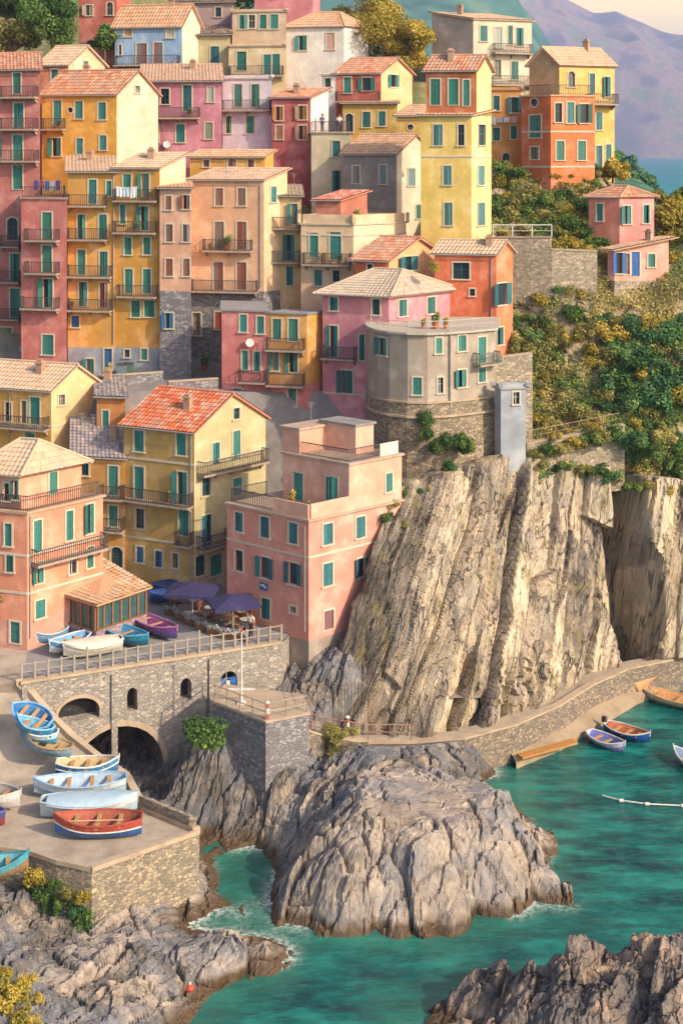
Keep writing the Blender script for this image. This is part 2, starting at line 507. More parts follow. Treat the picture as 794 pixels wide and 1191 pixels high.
xs = np.arange(-90, 26, 1.2); ys = np.arange(95.5, 330, 1.2)
X, Y = np.meshgrid(xs, ys)
Z = np.interp(Y, GY, GZ)
left = np.clip((-X - 8) / 22, 0, 1)
Z = np.where(Y > 160, 52 + (Y - 160) * (0.42 * left - 0.5 * (1 - left)), Z)
Z += (fbm(X * 0.2, Y * 0.2, 3) - 0.5) * np.where(Y > 126, 1.6, 0.1)
Z = np.where((X > -3 - (Y - 98) * 0.1) & (Y < 113 + np.clip(X, 0, 20) * 0.35), np.minimum(Z, 4.0), Z)
Z = np.where(X > 10, Z - 7, Z)
hm, nt, b = nodes_of('village_ground')
n = noise(nt, pos(nt), 0.7, 6, 0.7)
sx = N(nt, 'SeparateXYZ'); L(nt, pos(nt), sx.inputs[0])
mr = N(nt, 'MapRange'); mr.inputs[1].default_value = 23; mr.inputs[2].default_value = 26; L(nt, sx.outputs[2], mr.inputs[0])
pav = ramp(nt, n, [(0.3, S('#6f6a66')), (0.6, S('#8d857c')), (0.8, S('#a39785'))])
grs = ramp(nt, n, [(0.3, S('#4e5a34')), (0.5, S('#6d6a3c')), (0.7, S('#93825c'))])
L(nt, mix(nt, mr.outputs[0], pav, grs), b.inputs['Base Color']); b.inputs['Roughness'].default_value = 0.95
o = mk('terrain', (np.stack([X, Y, Z], -1).reshape(-1, 3), grid_faces(*X.shape)), hm, smooth=True)
tag(o, kind='structure')

# ------------------------------------------------------------------ rocks
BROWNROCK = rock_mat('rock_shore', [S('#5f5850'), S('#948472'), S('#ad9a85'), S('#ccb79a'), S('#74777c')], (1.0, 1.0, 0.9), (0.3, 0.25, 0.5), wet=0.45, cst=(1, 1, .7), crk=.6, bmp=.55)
CLIFFROCK = rock_mat('rock_cliff', [S('#5d5348'), S('#a08d76'), S('#c2ab89'), S('#d8c3a1'), S('#a19482')], (0.9, 0.9, 0.10), (0.0, -0.24, 0.0), wet=0.6, moss=S('#85784f'), ck=(.9, 2.3), strata=True, tw=.62)
DARKROCK = rock_mat('rock_foreground', [S('#4a4648'), S('#746a60'), S('#957f6c'), S('#bfa589'), S('#67625f')], (0.6, 0.6, 1.2), (0.5, 0.3, 0.7), wet=0.5, cst=(1, .5, 1))

C = []
def c2(u, v, z):
    p = ptz(u, v, z); C.append((p.x, p.y, z))
# gully beneath the bridge
for a in [(140, 912, 1.1), (105, 908, 1.1), (195, 912, 1.1), (180, 935, .8), (250, 930, 1.6), (265, 985, 0.1), (300, 1000, -0.6), (235, 975, -0.4),
          (235, 900, 3.0), (222, 862, 4.4), (250, 872, 4.6), (290, 930, 1.8), (285, 965, 0.6), (150, 925, 0.9),
          # slope below the pink house, platform foot
          (400, 758, 7.7), (340, 765, 6.9), (370, 790, 6.2), (410, 800, 5.8), (345, 820, 5.0), (430, 842, 3.9), (390, 852, 3.7),
          (300, 900, 3.2), (355, 890, 3.4), (320, 930, 2.2),
          # island
          (340, 940, 2.2), (400, 900, 3.5), (325, 985, 0.8), (440, 880, 4.2), (450, 890, 4.7), (480, 897, 5.0), (520, 912, 4.7), (555, 935, 3.3),
          (590, 938, 3.3), (622, 972, 2.1), (430, 960, 4.0), (380, 960, 3.2), (350, 1000, 2.5), (420, 1030, 2.2), (500, 1000, 3.0), (560, 1000, 2.5), (605, 1008, 2.2),
          (470, 930, 4.7), (520, 955, 4.0), (380, 1030, 2.0), (460, 1055, 1.4), (520, 1045, 1.5), (340, 1040, 1.4), (640, 1010, 1.7), (664, 1020, 1.0),
          (315, 1062, -0.2), (360, 1087, -0.2), (430, 1094, -0.2), (500, 1083, -0.2), (560, 1072, -0.2), (610, 1058, -0.2), (676, 1040, -0.2),
          (692, 1020, -0.2), (664, 985, -0.2), (612, 945, -0.2), (575, 912, -0.2), (562, 893, -0.2),
          (300, 1040, -1), (350, 1110, -1.4), (430, 1115, -1.5), (510, 1108, -1.5), (620, 1085, -1.5), (700, 1050, -1.5), (705, 1000, -1.5), (640, 940, -1.4), (600, 900, -1.3),
          (260, 1055, -0.7), (400, 1150, -2), (600, 1140, -2), (300, 1170, -1.2), (360, 1191, -2), (700, 950, -2), (640, 890, -1.4),
          # rocks round the jetty
          (255, 1030, 0.8), (238, 1015, 0.6), (288, 1045, 0.3), (312, 1058, -0.3), (245, 1068, -0.5), (268, 1072, -0.4), (240, 1100, 0.9), (290, 1098, 1.0), (328, 1100, 0.5),
          (342, 1122, -0.1), (322, 1150, -0.2), (300, 1130, 0.5), (230, 1150, 0.6), (200, 1120, 1.3), (150, 1085, 1.8), (120, 1120, 1.9), (100, 1170, 1.7), (180, 1180, 0.8),
          (240, 1180, -0.2), (262, 1200, -0.8), (110, 1080, 1.1), (60, 1100, 1.7), (20, 1130, 2.5), (30, 1180, 2.6), (50, 1050, 1.8), (10, 1060, 2.4),
          (90, 1066, 1.2), (-50, 1100, 3.6), (-120, 1050, 4.0), (100, 1260, 1.4), (200, 1280, -0.3), (0, 1260, 2.4), (-150, 1250, 3.0)]:
    c2(*a)
C += [(-12, 76, 1.4), (-10, 79, 1.2), (-17, 78, 2.0), (-18, 84, 3.0), (-13, 84, 2.4), (-24, 76, 3), (-25, 85, 4.5), (-18, 93, 1.4), (-10, 95, 1.6), (-14, 90, 1.0), (-12, 93, 1.2),
      (-4, 96, 6), (0, 97, 7.6), (4, 97, 8), (-22, 96, 6), (9, 93, 1.5), (12, 93, -1.0), (13, 80, -2), (13, 70, -2), (5, 64, -2), (-3, 62, -2)]
C = np.array(C)
xs = np.arange(-27, 13.01, 0.11); ys = np.arange(61, 98.01, 0.11)
X, Y = np.meshgrid(xs, ys)
Z0 = rbf(C[:, :2], C[:, 2], np.stack([X, Y], -1).reshape(-1, 2)).reshape(X.shape)
ang = math.radians(62)
wx = X + (fbm(X * 0.5, Y * 0.5, 20, 4) - 0.5) * 1.6; wy = Y + (fbm(X * 0.5, Y * 0.5, 30, 4) - 0.5) * 1.6
p_ = wx * math.cos(ang) + wy * math.sin(ang); q_ = -wx * math.sin(ang) + wy * math.cos(ang)
Z0 = blur(Z0, 50)
b1, t1 = blocks(p_, q_, 2.5, 1.35, 40, 0.9)
b2, t2 = blocks(p_, q_, 1.0, 1.6, 50, 0.9)
b3, t3 = blocks(p_ + 3, q_, 0.36, 1.6, 60, 0.8)
# thin tilted beds running down the gully and under the bridge
bed = np.abs(((q_ * 1.1 + fbm(X * 0.4, Y * 0.4, 44, 3) * 3) % 1.0) - 0.5)
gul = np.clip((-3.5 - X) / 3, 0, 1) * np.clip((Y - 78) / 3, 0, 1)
a1 = math.radians(58)
s1_, st1 = strips(wx * math.cos(a1) + wy * math.sin(a1), -wx * math.sin(a1) + wy * math.cos(a1), 0.95, 4.0, 45)
s2_, st2 = strips(wx * math.cos(a1) + wy * math.sin(a1), -wx * math.sin(a1) + wy * math.cos(a1), 0.36, 2.5, 46)
wS = np.clip(np.maximum(gul, np.clip((-6.5 - X) / 2, 0, 1) * np.clip((76 - Y) / 3, 0, 1)), 0, 1)
wS = np.maximum(wS, np.clip((X + 5.5) / 1, 0, 1) * np.clip((1.5 - X) / 2, 0, 1) * np.clip((Y - 79) / 3, 0, 1))
amp = np.clip((Z0 + 1.2) / 2.5, 0.25, 1.0)
Z = Z0 + amp * ((0.95 - 0.5 * gul) * b1 * (1 - .55 * wS) + 0.26 * (1 - wS) * b2 + 0.09 * b3 + wS * (.62 * s1_ + .25 * s2_) - 0.55 * np.clip(1 - (vor(p_ / 3.0 + 5, q_ / 1.7, 47)[5] - vor(p_ / 3.0 + 5, q_ / 1.7, 47)[4]) / 0.09, 0, 1) + 0.5 * gul * bed + (fbm(X * 2.5, Y * 2.5, 70) - 0.5) * 0.2) * np.where((X < -7) & (Y < 75), .65, 1)
PATH = [(352, 846, 5.4), (368, 852, 4.6), (395, 858, 3.6), (430, 863, 2.9), (480, 863, 2.6), (540, 858, 2.6), (600, 842, 2.6), (650, 820, 2.6), (690, 795, 2.6), (730, 777, 2.6), (794, 764, 2.6), (860, 755, 2.6), (960, 748, 2.6)]
PO = [ptz(*a) for a in PATH]           # outer top edge of the walled path
pox, poy, poz = [p.x for p in PO], [p.y for p in PO], [p.z for p in PO]
yp, zp = np.interp(X, pox, poy), np.interp(X, pox, poz)
Z = np.where((X > pox[0] - .2) & (Y > yp - 0.3) & (Y < yp + 2.4), np.minimum(Z, zp - 0.7), Z)
Z = np.where((X > 1.8) & (Y > yp - 0.3), np.minimum(Z, 0.8), Z)
fr = np.clip((yp - Y) / 4, 0, 1)
Z = np.where((X > pox[0]) & (Y <= yp), np.minimum(Z, zp - 0.15 + fr * 1.6), Z)
SHX, SHY, SHZ = xs, ys, Z
tone = np.clip(0.5 * t1 + 0.35 * t2 + 0.15 * t3 - .85 * gul - .5 * np.clip((Y - 83) / 2, 0, 1) + .25 * wS * (st1 - .5) - .42 * ((X < -6.5) & (Y < 76)), 0, 1)  # gully and lower-left rocks darkened: their shade is put into the tone
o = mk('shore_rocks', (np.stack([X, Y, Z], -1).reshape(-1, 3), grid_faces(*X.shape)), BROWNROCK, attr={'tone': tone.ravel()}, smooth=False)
tag(o, kind='structure')

# foreground outcrop
C = []
for u, v, yy in [(470, 1195, 67.3), (520, 1160, 67), (575, 1120, 67), (615, 1140, 66.6), (660, 1078, 66), (700, 1102, 66), (725, 1112, 66), (762, 1086, 65.5), (800, 1096, 65.5),
                 (850, 1080, 66), (900, 1120, 66), (640, 1110, 66.4), (590, 1150, 65.5), (680, 1140, 64.5), (760, 1140, 64), (540, 1190, 65.4)]:
    p = pt(u, v, yy); C.append((p.x, p.y, p.z))
for x in (2, 6, 10, 14, 18, 22): C += [(x, 69.4 + 0.06 * x, -1.2), (x, 72, -2.2)]
for x, z in ((2, -0.8), (5, 0.6), (9, 1.5), (13, 2), (18, 2), (22, 1)): C += [(x, 62, z), (x, 58, z - 1)]
C += [(1.5, 66, -1), (2.2, 67.5, -1)]
C = np.array(C)
xs = np.arange(1, 23, 0.085); ys = np.arange(58, 71.6, 0.085)
X, Y = np.meshgrid(xs, ys)
Z0 = rbf(C[:, :2], C[:, 2], np.stack([X, Y], -1).reshape(-1, 2)).reshape(X.shape)
ang = math.radians(55)
wx = X + (fbm(X * 0.6, Y * 0.6, 21, 4) - 0.5) * 1.4; wy = Y + (fbm(X * 0.6, Y * 0.6, 31, 4) - 0.5) * 1.4
p_ = wx * math.cos(ang) + wy * math.sin(ang); q_ = -wx * math.sin(ang) + wy * math.cos(ang)
Z0 = blur(Z0, 40); b1, t1 = blocks(p_, q_, 1.4, 2.0, 140, 1.0); b2, t2 = blocks(p_, q_, 0.55, 2.0, 150, 0.9); b3, t3 = blocks(p_, q_ + 2, 0.2, 1.8, 160, 0.8)
amp = np.clip((Z0 + 1.2) / 2.5, 0.2, 1.0)
Z = Z0 + amp * (0.95 * b1 + 0.38 * b2 + 0.11 * b3 + (fbm(X * 3, Y * 3, 71) - 0.5) * 0.2)
FGX, FGY, FGZ = xs, ys, Z
o = mk('rock_outcrop', (np.stack([X, Y, Z], -1).reshape(-1, 3), grid_faces(*X.shape)), DARKROCK, attr={'tone': np.clip(0.5 * t1 + 0.3 * t2 + 0.2 * t3, 0, 1).ravel()})
tag(o, 'jagged dark rock outcrop rising from the water in the bottom right corner', 'rock')

# ------------------------------------------------------------------ cliff
def off_poly(pts, d):
    """shift a plan polyline sideways (to the left of its direction) keeping z"""
    out = []
    for i, p in enumerate(pts):
        a = pts[max(i - 1, 0)]; b_ = pts[min(i + 1, len(pts) - 1)]
        t = Vector((b_.x - a.x, b_.y - a.y, 0)).normalized()
        out.append(Vector((p.x - t.y * d, p.y + t.x * d, p.z)))
    return out
PI_ = off_poly(PO, 2.0)
base_pts = off_poly(PO, 1.9)
bu = np.array([CU + F * p.x / p.y for p in base_pts])
bY = np.array([p.y for p in base_pts])
# parametrised by column in plan: s in 0..1 from left to right
nS, nH = 460, 240
us = np.linspace(392, 960, nS)
topU = [392, 430, 445, 470, 520, 570, 640, 700, 724, 760, 800, 960]
topV = [772, 640, 596, 566, 556, 538, 540, 548, 556, 560, 566, 560]
topY = [94.2, 97.5, 99.5, 101.5, 104.5, 107.0, 108.8, 110.3, 111, 112, 113, 118]
tV = np.interp(us, topU, topV); tY = np.interp(us, topU, topY)
bYs = np.interp(us, bu, bY); bYs = np.minimum(bYs, tY - 0.6)
bx = (us - CU) / F * bYs; tx = (us - CU) / F * tY
tz = EYE - (tV - HV) * tY / F
bz = np.full(nS, 1.6)
hh = np.linspace(-0.04, 1.08, nH)[:, None]
pro = np.clip(hh, 0, 1) ** 1.25 + np.minimum(hh, 0) + np.maximum(hh - 1, 0) * 2.5   # bottom steeper, then it leans back
Xc = bx[None] + (tx - bx)[None] * pro
Yc = bYs[None] + (tY - bYs)[None] * pro
Zc = bz[None] + (tz - bz)[None] * np.minimum(hh, 1.02)
# metric coordinates on the sheet
sl = np.r_[0, np.cumsum(np.hypot(np.diff(bx + tx) / 2, np.diff(bYs + tY) / 2))]
SL = np.broadcast_to(sl[None], Xc.shape); HT = Zc
wsl = SL + (fbm(SL * 0.25, HT * 0.25, 80, 4) - 0.5) * 2.2
lean = np.interp(us, [392, 470, 540, 610, 700, 800, 960], [40, 36, 29, 16, 6, 8, 6])[None]
ca, sa = np.cos(np.radians(lean)), np.sin(np.radians(lean))
al = HT / ca; ac = SL + (wsl - SL) * .35 - (HT - 1.6) * sa / ca            # along / across the strata
fine = np.clip((wsl - 1) / 9, 0, 1)[:, :]                     # thin-bedded at the left, massive slabs further right
qb = ac + 1.6 * (fbm(ac * .12, al * .07, 97, 2) - .5) + .10 * (fbm(SL * .8, HT * .8, 98, 3) - .5)
c1_, ct1 = strips(al, qb, 2.5, 13.0, 90)
c2_, ct2 = strips(al, qb, 0.85, 7.0, 100)
c3_, ct3 = strips(al, qb, 0.30, 3.5, 110)
rub = np.clip(1.0 - np.hypot((SL - 16.5) / 5.0, (HT - 4.0) / 2.8), 0, 1)   # rubbly nest low on the face
r1, rt = blocks(SL, HT, 0.55, 1.0, 115, 1.0)
lf = 1 - fine
D = (1.9 - .8 * lf) * c1_ + (0.26 + 0.40 * lf) * c2_ + (0.05 + 0.22 * lf) * c3_ + (fbm(SL * .4, HT * .3, 120) - 0.5) * 0.5 + (fbm(SL * 2.2, HT * 1.6, 121) - .5) * (.16 + .2 * lf)
D = D * (1 - rub * 0.6) + rub * 1.5 * (0.5 + 0.5 * r1)
sc = np.interp(HT, [1, 15], [np.interp(745, us, sl), np.interp(726, us, sl)])
D += 3.0 * np.clip((SL - sc) / 0.35, 0, 1)
D -= 4.6 * np.exp(-((SL - sc + 0.6) / 1.05) ** 4)                    # the deep dark cleft
sc2 = np.interp(HT, [1, 15], [np.interp(476, us, sl), np.interp(560, us, sl)])
D += 0.9 * np.exp(-((SL - sc2 - 0.6) / 1.1) ** 2)              # the tall pale buttress
sc3 = np.interp(HT, [1, 9, 15], [np.interp(582, us, sl), np.interp(586, us, sl), np.interp(590, us, sl)])
D -= 1.2 * np.exp(-((SL - sc3) / 0.45) ** 2) * np.clip((7 - HT) / 3, 0, 1)
cave = np.hypot((SL - np.interp(437, us, sl)) / 1.1, (HT - 3.0) / 2.3)
D -= 1.6 * np.clip(1.15 - cave, 0, 1)
edge_f = np.clip(hh * 8, 0, 1)
tv_ = np.stack([(bx + tx)[None].repeat(1, 0)], 0)
tdx = np.gradient(bx + tx); tdy = np.gradient(bYs + tY); tl = np.hypot(tdx, tdy)
nx, ny = tdy / tl, -tdx / tl
D = D * np.clip((hh + 0.04) * 10, 0.15, 1)
Xc = Xc + nx[None] * D * 0.9; Yc = Yc + ny[None] * D * 0.9; Zc = Zc + D * 0.15
ctone = np.clip(0.5 * ct1 + 0.35 * ct2 + 0.2 * ct3 - 0.60 * lf, 0, 1)
o = mk('cliff', (np.stack([Xc, Yc, Zc], -1).reshape(-1, 3), grid_faces(nH, nS)), CLIFFROCK, attr={'tone': ctone.ravel()})
tag(o, kind='structure')

# ------------------------------------------------------------------ garden hillside to the right of the village
G = [(540, 190, 133), (600, 190, 132), (690, 205, 131), (540, 275, 125.5), (640, 300, 123), (690, 305, 122.6), (560, 420, 118.5), (640, 420, 117.5), (720, 430, 116.5), (800, 430, 116.5),
     (600, 500, 112.6), (650, 500, 112.8), (700, 535, 112), (800, 570, 113.2), (600, 560, 108.5), (760, 340, 121.5), (800, 335, 121), (800, 240, 128), (980, 240, 132), (980, 430, 120), (980, 570, 117),
     (560, 540, 108.5), (700, 560, 110.8), (740, 270, 127), (500, 190, 135), (500, 300, 126), (640, 548, 109.6)]
G = np.array(G, float)
def hillY(u, v): return float(rbf(G[:, :2], G[:, 2], [(u, v)])[0])
ug = np.linspace(520, 980, 220); vg = np.linspace(0, 1, 200)
U, V = np.meshgrid(ug, vg)
vt0 = np.interp(U, [520, 690, 725, 760, 800, 980], [190, 200, 222, 245, 275, 340])
V = vt0 + (562 - vt0) * V
Yh = rbf(G[:, :2], G[:, 2], np.stack([U, V], -1).reshape(-1, 2)).reshape(U.shape)
Xh = (U - CU) / F * Yh; Zh = EYE - (V - HV) * Yh / F
bb, bt = blocks(Xh, Zh, 1.5, 1.4, 200, 0.8); bb2, _ = blocks(Xh, Zh, 0.5, 1.4, 210, 0.8)
Yh = Yh - 0.5 * bb - 0.2 * bb2
gm, nt, b = nodes_of('hill_earth')
n = noise(nt, pos(nt), 0.6, 7, 0.7)
n2 = noise(nt, pos(nt), 3.5, 6, 0.7)
c = ramp(nt, n, [(0.34, S('#5f6638')), (0.45, S('#928658')), (0.56, S('#b79f7c')), (0.7, S('#c9b294'))])
L(nt, mix(nt, ramp(nt, n2, [(0.5, (0, 0, 0)), (0.7, (0.7, 0.7, 0.7))]), c, S('#5b5433')), b.inputs['Base Color'])
b.inputs['Roughness'].default_value = 0.95
bump(nt, b, n2, 0.8, 0.3)
o = mk('hillside', (np.stack([Xh, Yh, Zh], -1).reshape(-1, 3), grid_faces(*U.shape)), gm)
tag(o, kind='structure')

# ------------------------------------------------------------------ far land: headland, teal hill, mountains
def far_mat(key, stops, sc):
    m, nt, b = nodes_of(key)
    n = noise(nt, pos(nt), sc, 8, 0.65)
    L(nt, ramp(nt, n, stops), b.inputs['Base Color']); b.inputs['Roughness'].default_value = 1.0
    b.inputs['Specular IOR Level'].default_value = 0.0
    return m
def heightland(name, x0, x1, y0, y1, n, fn, m):
    xs = np.linspace(x0, x1, n); ys = np.linspace(y0, y1, n)
    X, Y = np.meshgrid(xs, ys)
    o = mk(name, (np.stack([X, Y, fn(X, Y)], -1).reshape(-1, 3), grid_faces(n, n)), m, smooth=True)
    tag(o, kind='structure'); return o
def ridged(x, y, k): return sum((1 - np.abs(2 * fbm(x * 2 ** o, y * 2 ** o, k + o * 7, 2) - 1)) / 2 ** o for o in range(5)) / 1.94

def headland_z(X, Y):
    top = np.interp(X, [45, 56, 60, 64, 68, 74, 80, 92, 110, 140, 190], [46, 43.5, 40.5, 36.5, 31.5, 27, 22, 14, 5, -2, -6])
    return top - np.abs(Y - 300) * 0.17 + (fbm(X * 0.05, Y * 0.05, 5) - 0.5) * 5
heightland('headland', 30, 190, 170, 430, 120, headland_z, far_mat('headland_green', [(0.35, S('#34574c')), (0.55, S('#4d6f56')), (0.7, S('#77825a'))], 0.15))

def teal_z(X, Y):
    top = np.interp(X, [-700, -200, 60, 176, 187, 209, 228, 258, 285, 420], [420, 330, 235, 208, 188, 160, 138, 70, -40, -60])
    return top - np.abs(Y - 1500) * 0.32 + (ridged(X / 260, Y / 260, 9) - 0.6) * 90 * np.clip(top / 160, 0, 1)
teal2 = lambda X, Y: EYE + 2.4 * (teal_z(X / 2.4, Y / 2.4) - EYE)
heightland('hills', -1680, 1000, 2200, 5300, 180, teal2, far_mat('hills_green', [(0.35, S('#2c564c')), (0.55, S('#477a62')), (0.7, S('#7f9168'))], 0.006))

mu = [380, 560, 600, 640, 660, 690, 714, 742, 769, 794, 860, 960, 1100, 1300]
mv = [-70, -40, -26, -8, 0, 14, 13, 25, 37, 45, 70, 100, 140, 172]
MY = 9000.0
def mount_z(X, Y):
    uu = X / MY * F + CU
    top = EYE + (HV - np.interp(uu, mu, mv)) * MY / F
    sp = np.clip((Y - 7500) / (MY - 7500), 0, 1)
    prof = np.where(Y < MY, sp ** 0.8, 1 - (Y - MY) / 3000)
    r = ridged(X / 1500 + 0.25 * fbm(X / 700, Y / 700, 4), Y / 1900, 14)
    z = top * prof + (r - 0.62) * 620 * (4 * sp * (1 - sp) * 0.9 + 0.10)
    return np.where(Y < 7550, -5, z)
heightland('mountains', -600, 5600, 6500, 11500, 260, mount_z, far_mat('mountain_slopes', [(0.34, S('#3f5550')), (0.44, S('#6f6268')), (0.52, S('#a58478')), (0.6, S('#6f7a5c')), (0.7, S('#b59a84'))], 0.004))

# ------------------------------------------------------------------ water
wm, nt, b = nodes_of('sea_water')
fo = N(nt, 'Attribute'); fo.attribute_name = 'foam'
sh_ = N(nt, 'Attribute'); sh_.attribute_name = 'shallow'
n1 = noise(nt, pos(nt, (0.6, 1.5, 1)), 0.35, 4, 0.6)
n2 = noise(nt, pos(nt, (0.9, 2.4, 1)), 1.1, 5, 0.6)
nf = noise(nt, pos(nt), 3.2, 6, 0.75)
deep = ramp(nt, n1, [(0.36, S('#02363a')), (0.5, S('#045650')), (0.64, S('#1f7f70'))])
c1 = mix(nt, ramp(nt, n2, [(0.5, (0, 0, 0)), (0.72, (0.6, 0.6, 0.6))]), deep, S('#2a7c6c'))
c2_m = mix(nt, sh_.outputs['Fac'], c1, S('#3f7a60'))
fm = N(nt, 'MapRange'); fm.inputs[1].default_value = 0.42; fm.inputs[2].default_value = 0.56; L(nt, nf, fm.inputs[0])
ff = N(nt, 'Math', operation='MULTIPLY'); L(nt, fm.outputs[0], ff.inputs[0]); L(nt, fo.outputs['Fac'], ff.inputs[1])
L(nt, mix(nt, ff.outputs[0], c2_m, S('#e6e2d4')), b.inputs['Base Color'])
rg = N(nt, 'MapRange'); rg.inputs[3].default_value = 0.05; rg.inputs[4].default_value = 0.7; L(nt, ff.outputs[0], rg.inputs[0]); L(nt, rg.outputs[0], b.inputs['Roughness'])
b.inputs['IOR'].default_value = 1.33
h1 = noise(nt, pos(nt, (0.55, 1.3, 1)), 1.3, 5, 0.55)
h2 = noise(nt, pos(nt, (0.8, 2.0, 1)), 3.2, 4, 0.6)
hs = N(nt, 'Math', operation='MULTIPLY_ADD'); L(nt, h2, hs.inputs[0]); hs.inputs[1].default_value = .35; L(nt, h1, hs.inputs[2])
bump(nt, b, hs.outputs[0], 0.42, 0.4)
xs = np.arange(-40, 60.01, 0.25); ys = np.arange(50, 130.01, 0.25)
X, Y = np.meshgrid(xs, ys)
def sample(gx, gy, gz, X, Y, d=-9.0):
    i = ((X - gx[0]) / (gx[1] - gx[0])).round().astype(int); j = ((Y - gy[0]) / (gy[1] - gy[0])).round().astype(int)
    ok = (i >= 0) & (i < len(gx)) & (j >= 0) & (j < len(gy))
    return np.where(ok, gz[np.clip(j, 0, len(gy) - 1), np.clip(i, 0, len(gx) - 1)], d)
depth = np.maximum(sample(SHX, SHY, SHZ, X, Y), sample(FGX, FGY, FGZ, X, Y))
land = (depth > -0.05).astype(float)
bl = blur(land, 8)
foam = np.clip(bl * 1.5, 0, 1) * (1 - 0.0 * land)
foam = foam * np.clip((fbm(X * 0.28, Y * 0.28, 130, 3) - 0.47) * 6, 0.0, 1)
shal = np.clip((blur(np.clip((depth + 1.9) / 1.9, 0, 1), 6)), 0, 1) * 0.55
Zw = (fbm(X * 0.35, Y * 0.8, 141, 3) - 0.5) * 0.10
Zw[0] = Zw[-1] = 0; Zw[:, 0] = Zw[:, -1] = 0
vs = np.stack([X, Y, Zw], -1).reshape(-1, 3)
fs = grid_faces(*X.shape).tolist()
o = mk('water', (vs, fs), wm, attr={'foam': foam.ravel(), 'shallow': shal.ravel()}, smooth=True)
tag(o, kind='structure')
# open sea all round: rougher, its small waves average the sky away
fm_, nt, b = nodes_of('open_sea')
n = noise(nt, pos(nt, (1, 2.5, 1)), 0.01, 5, 0.6)
L(nt, ramp(nt, n, [(0.35, S('#1f6f78')), (0.6, S('#3a8f94'))]), b.inputs['Base Color']); b.inputs['Roughness'].default_value = 0.65; b.inputs['IOR'].default_value = 1.08
ex = [-9000, -40, 60, 12000]; ey = [-60, 50, 130, 16000]; mb = MB()
for j in range(3):
    for i in range(3):
        if (i, j) != (1, 1): mb.quad((ex[i], ey[j], 0), (ex[i + 1], ey[j], 0), (ex[i + 1], ey[j + 1], 0), (ex[i], ey[j + 1], 0))
o = mk('sea', mb, fm_); tag(o, kind='structure')
mb = MB(); mb.quad((-9500, -80, -6), (12500, -80, -6), (12500, 16500, -6), (-9500, 16500, -6))
o = mk('seabed', mb, far_mat('seabed_sand', [(0, S('#5d6a55')), (1, S('#6f7258'))], 0.2)); tag(o, kind='structure')

# ------------------------------------------------------------------ haze
hz, nt, _b = nodes_of('haze_air')
nt.nodes.remove(_b)
pv = N(nt, 'VolumePrincipled')
pv.inputs['Color'].default_value = (0.60, 0.70, 1.0, 1)
pv.inputs['Density'].default_value = 0.00013
pv.inputs['Anisotropy'].default_value = 0.0
L(nt, pv.outputs[0], [n for n in nt.nodes if n.type == 'OUTPUT_MATERIAL'][0].inputs['Volume'])
mb = MB(); mb.box((-10000, -150, -8), (23000, 0, 0), (0, 17000, 0), (0, 0, 1270))
o = mk('haze', mb, hz); tag(o, kind='stuff')

# ------------------------------------------------------------------ walled path, slipway
STONE_PATH = stone('stone_path', S('#84776a'), S('#a48f74'), S('#75695a'), 2.6)
STONE_JETTY = stone('stone_jetty', S('#938672'), S('#b5a080'), S('#877a66'), 2.7)
STONE_GREY = stone('stone_grey', S('#858080'), S('#9b9590'), S('#77716c'), 2.0)
STONE_BRIDGE = stone('stone_bridge', S('#a09689'), S('#b0a390'), S('#968c80'), 2.2)
STONE_TAN = stone('stone_tan', S('#a28a68'), S('#bfa57d'), S('#94805f'), 2.8)
PAVE = paint('#ab9a82', 0.9, 0.25, 0.7)
mb = MB()
for i in range(len(PO) - 1): mb.quad(PO[i] - Vector((0, 0, .35)), PO[i + 1] - Vector((0, 0, .35)), PI_[i + 1] - Vector((0, 0, .35)), PI_[i] - Vector((0, 0, .35)))
tag(mk('path', mb, PAVE), kind='structure')
root = empty('quay_wall', (PO[4].x, PO[4].y, 0), 'long curved rubble wall with pale coping carrying the cliff foot path above the water', 'wall')
pin = off_poly(PO, 0.45); pout = off_poly(PO, -0.06)
mb = MB(); cp = MB()
for i in range(len(PO) - 1):
    a, c = PO[i], PO[i + 1]; ai, ci = pin[i], pin[i + 1]
    dn = Vector((0, 0, 0.12))
    foot = lambda p: Vector((p.x, p.y, -1.5))
    mb.quad(foot(a), foot(c), c - dn, a - dn)
    mb.quad(ai - dn * 4, ci - dn * 4, ci - dn, ai - dn)
    o0, o1 = pout[i], pout[i + 1]; i0, i1 = off_poly([ai, ci], 0.05)
    cp.quad(o0, o1, i1, i0); cp.quad(o0 - dn, o1 - dn, o1, o0); cp.quad(i0 - dn, i0, i1, i1 - dn)
mk('masonry', mb, STONE_PATH, root); mk('coping', cp, CONC, root)
# slipway ledge along the foot of the quay wall
lo = [(600, 888, .35), (650, 868, .35), (700, 838, .4), (740, 812, .5), (794, 790, .6), (860, 775, .7)]
hi = [(590, 868, .9), (640, 848, .9), (690, 822, .9), (730, 800, .9), (794, 778, .9), (860, 764, .9)]
mb = MB()
lo_, hi_ = [ptz(*a) for a in lo], [ptz(*a) for a in hi]
for i in range(5):
    mb.quad(lo_[i], lo_[i + 1], hi_[i + 1], hi_[i])
    mb.quad(lo_[i] - Vector((0, 0, 1.5)), lo_[i + 1] - Vector((0, 0, 1.5)), lo_[i + 1], lo_[i])
tag(mk('slipway', mb, paint('#a08a6c', 0.85, 0.35, 0.8)), 'narrow sloping concrete slipway at the foot of the curved quay wall', 'slipway')
mb = MB(); a, c = ptz(604, 880, .75), ptz(668, 862, .95)
dd = (c - a).normalized(); mb.cbox((a + c) / 2, dd, (-dd.y, dd.x, 0), (c - a).length, 0.7, 0.14)
tag(mk('plank', mb, paint('#b87f3c', 0.7)), 'ochre wooden plank lying on the slipway by the two moored boats', 'plank')
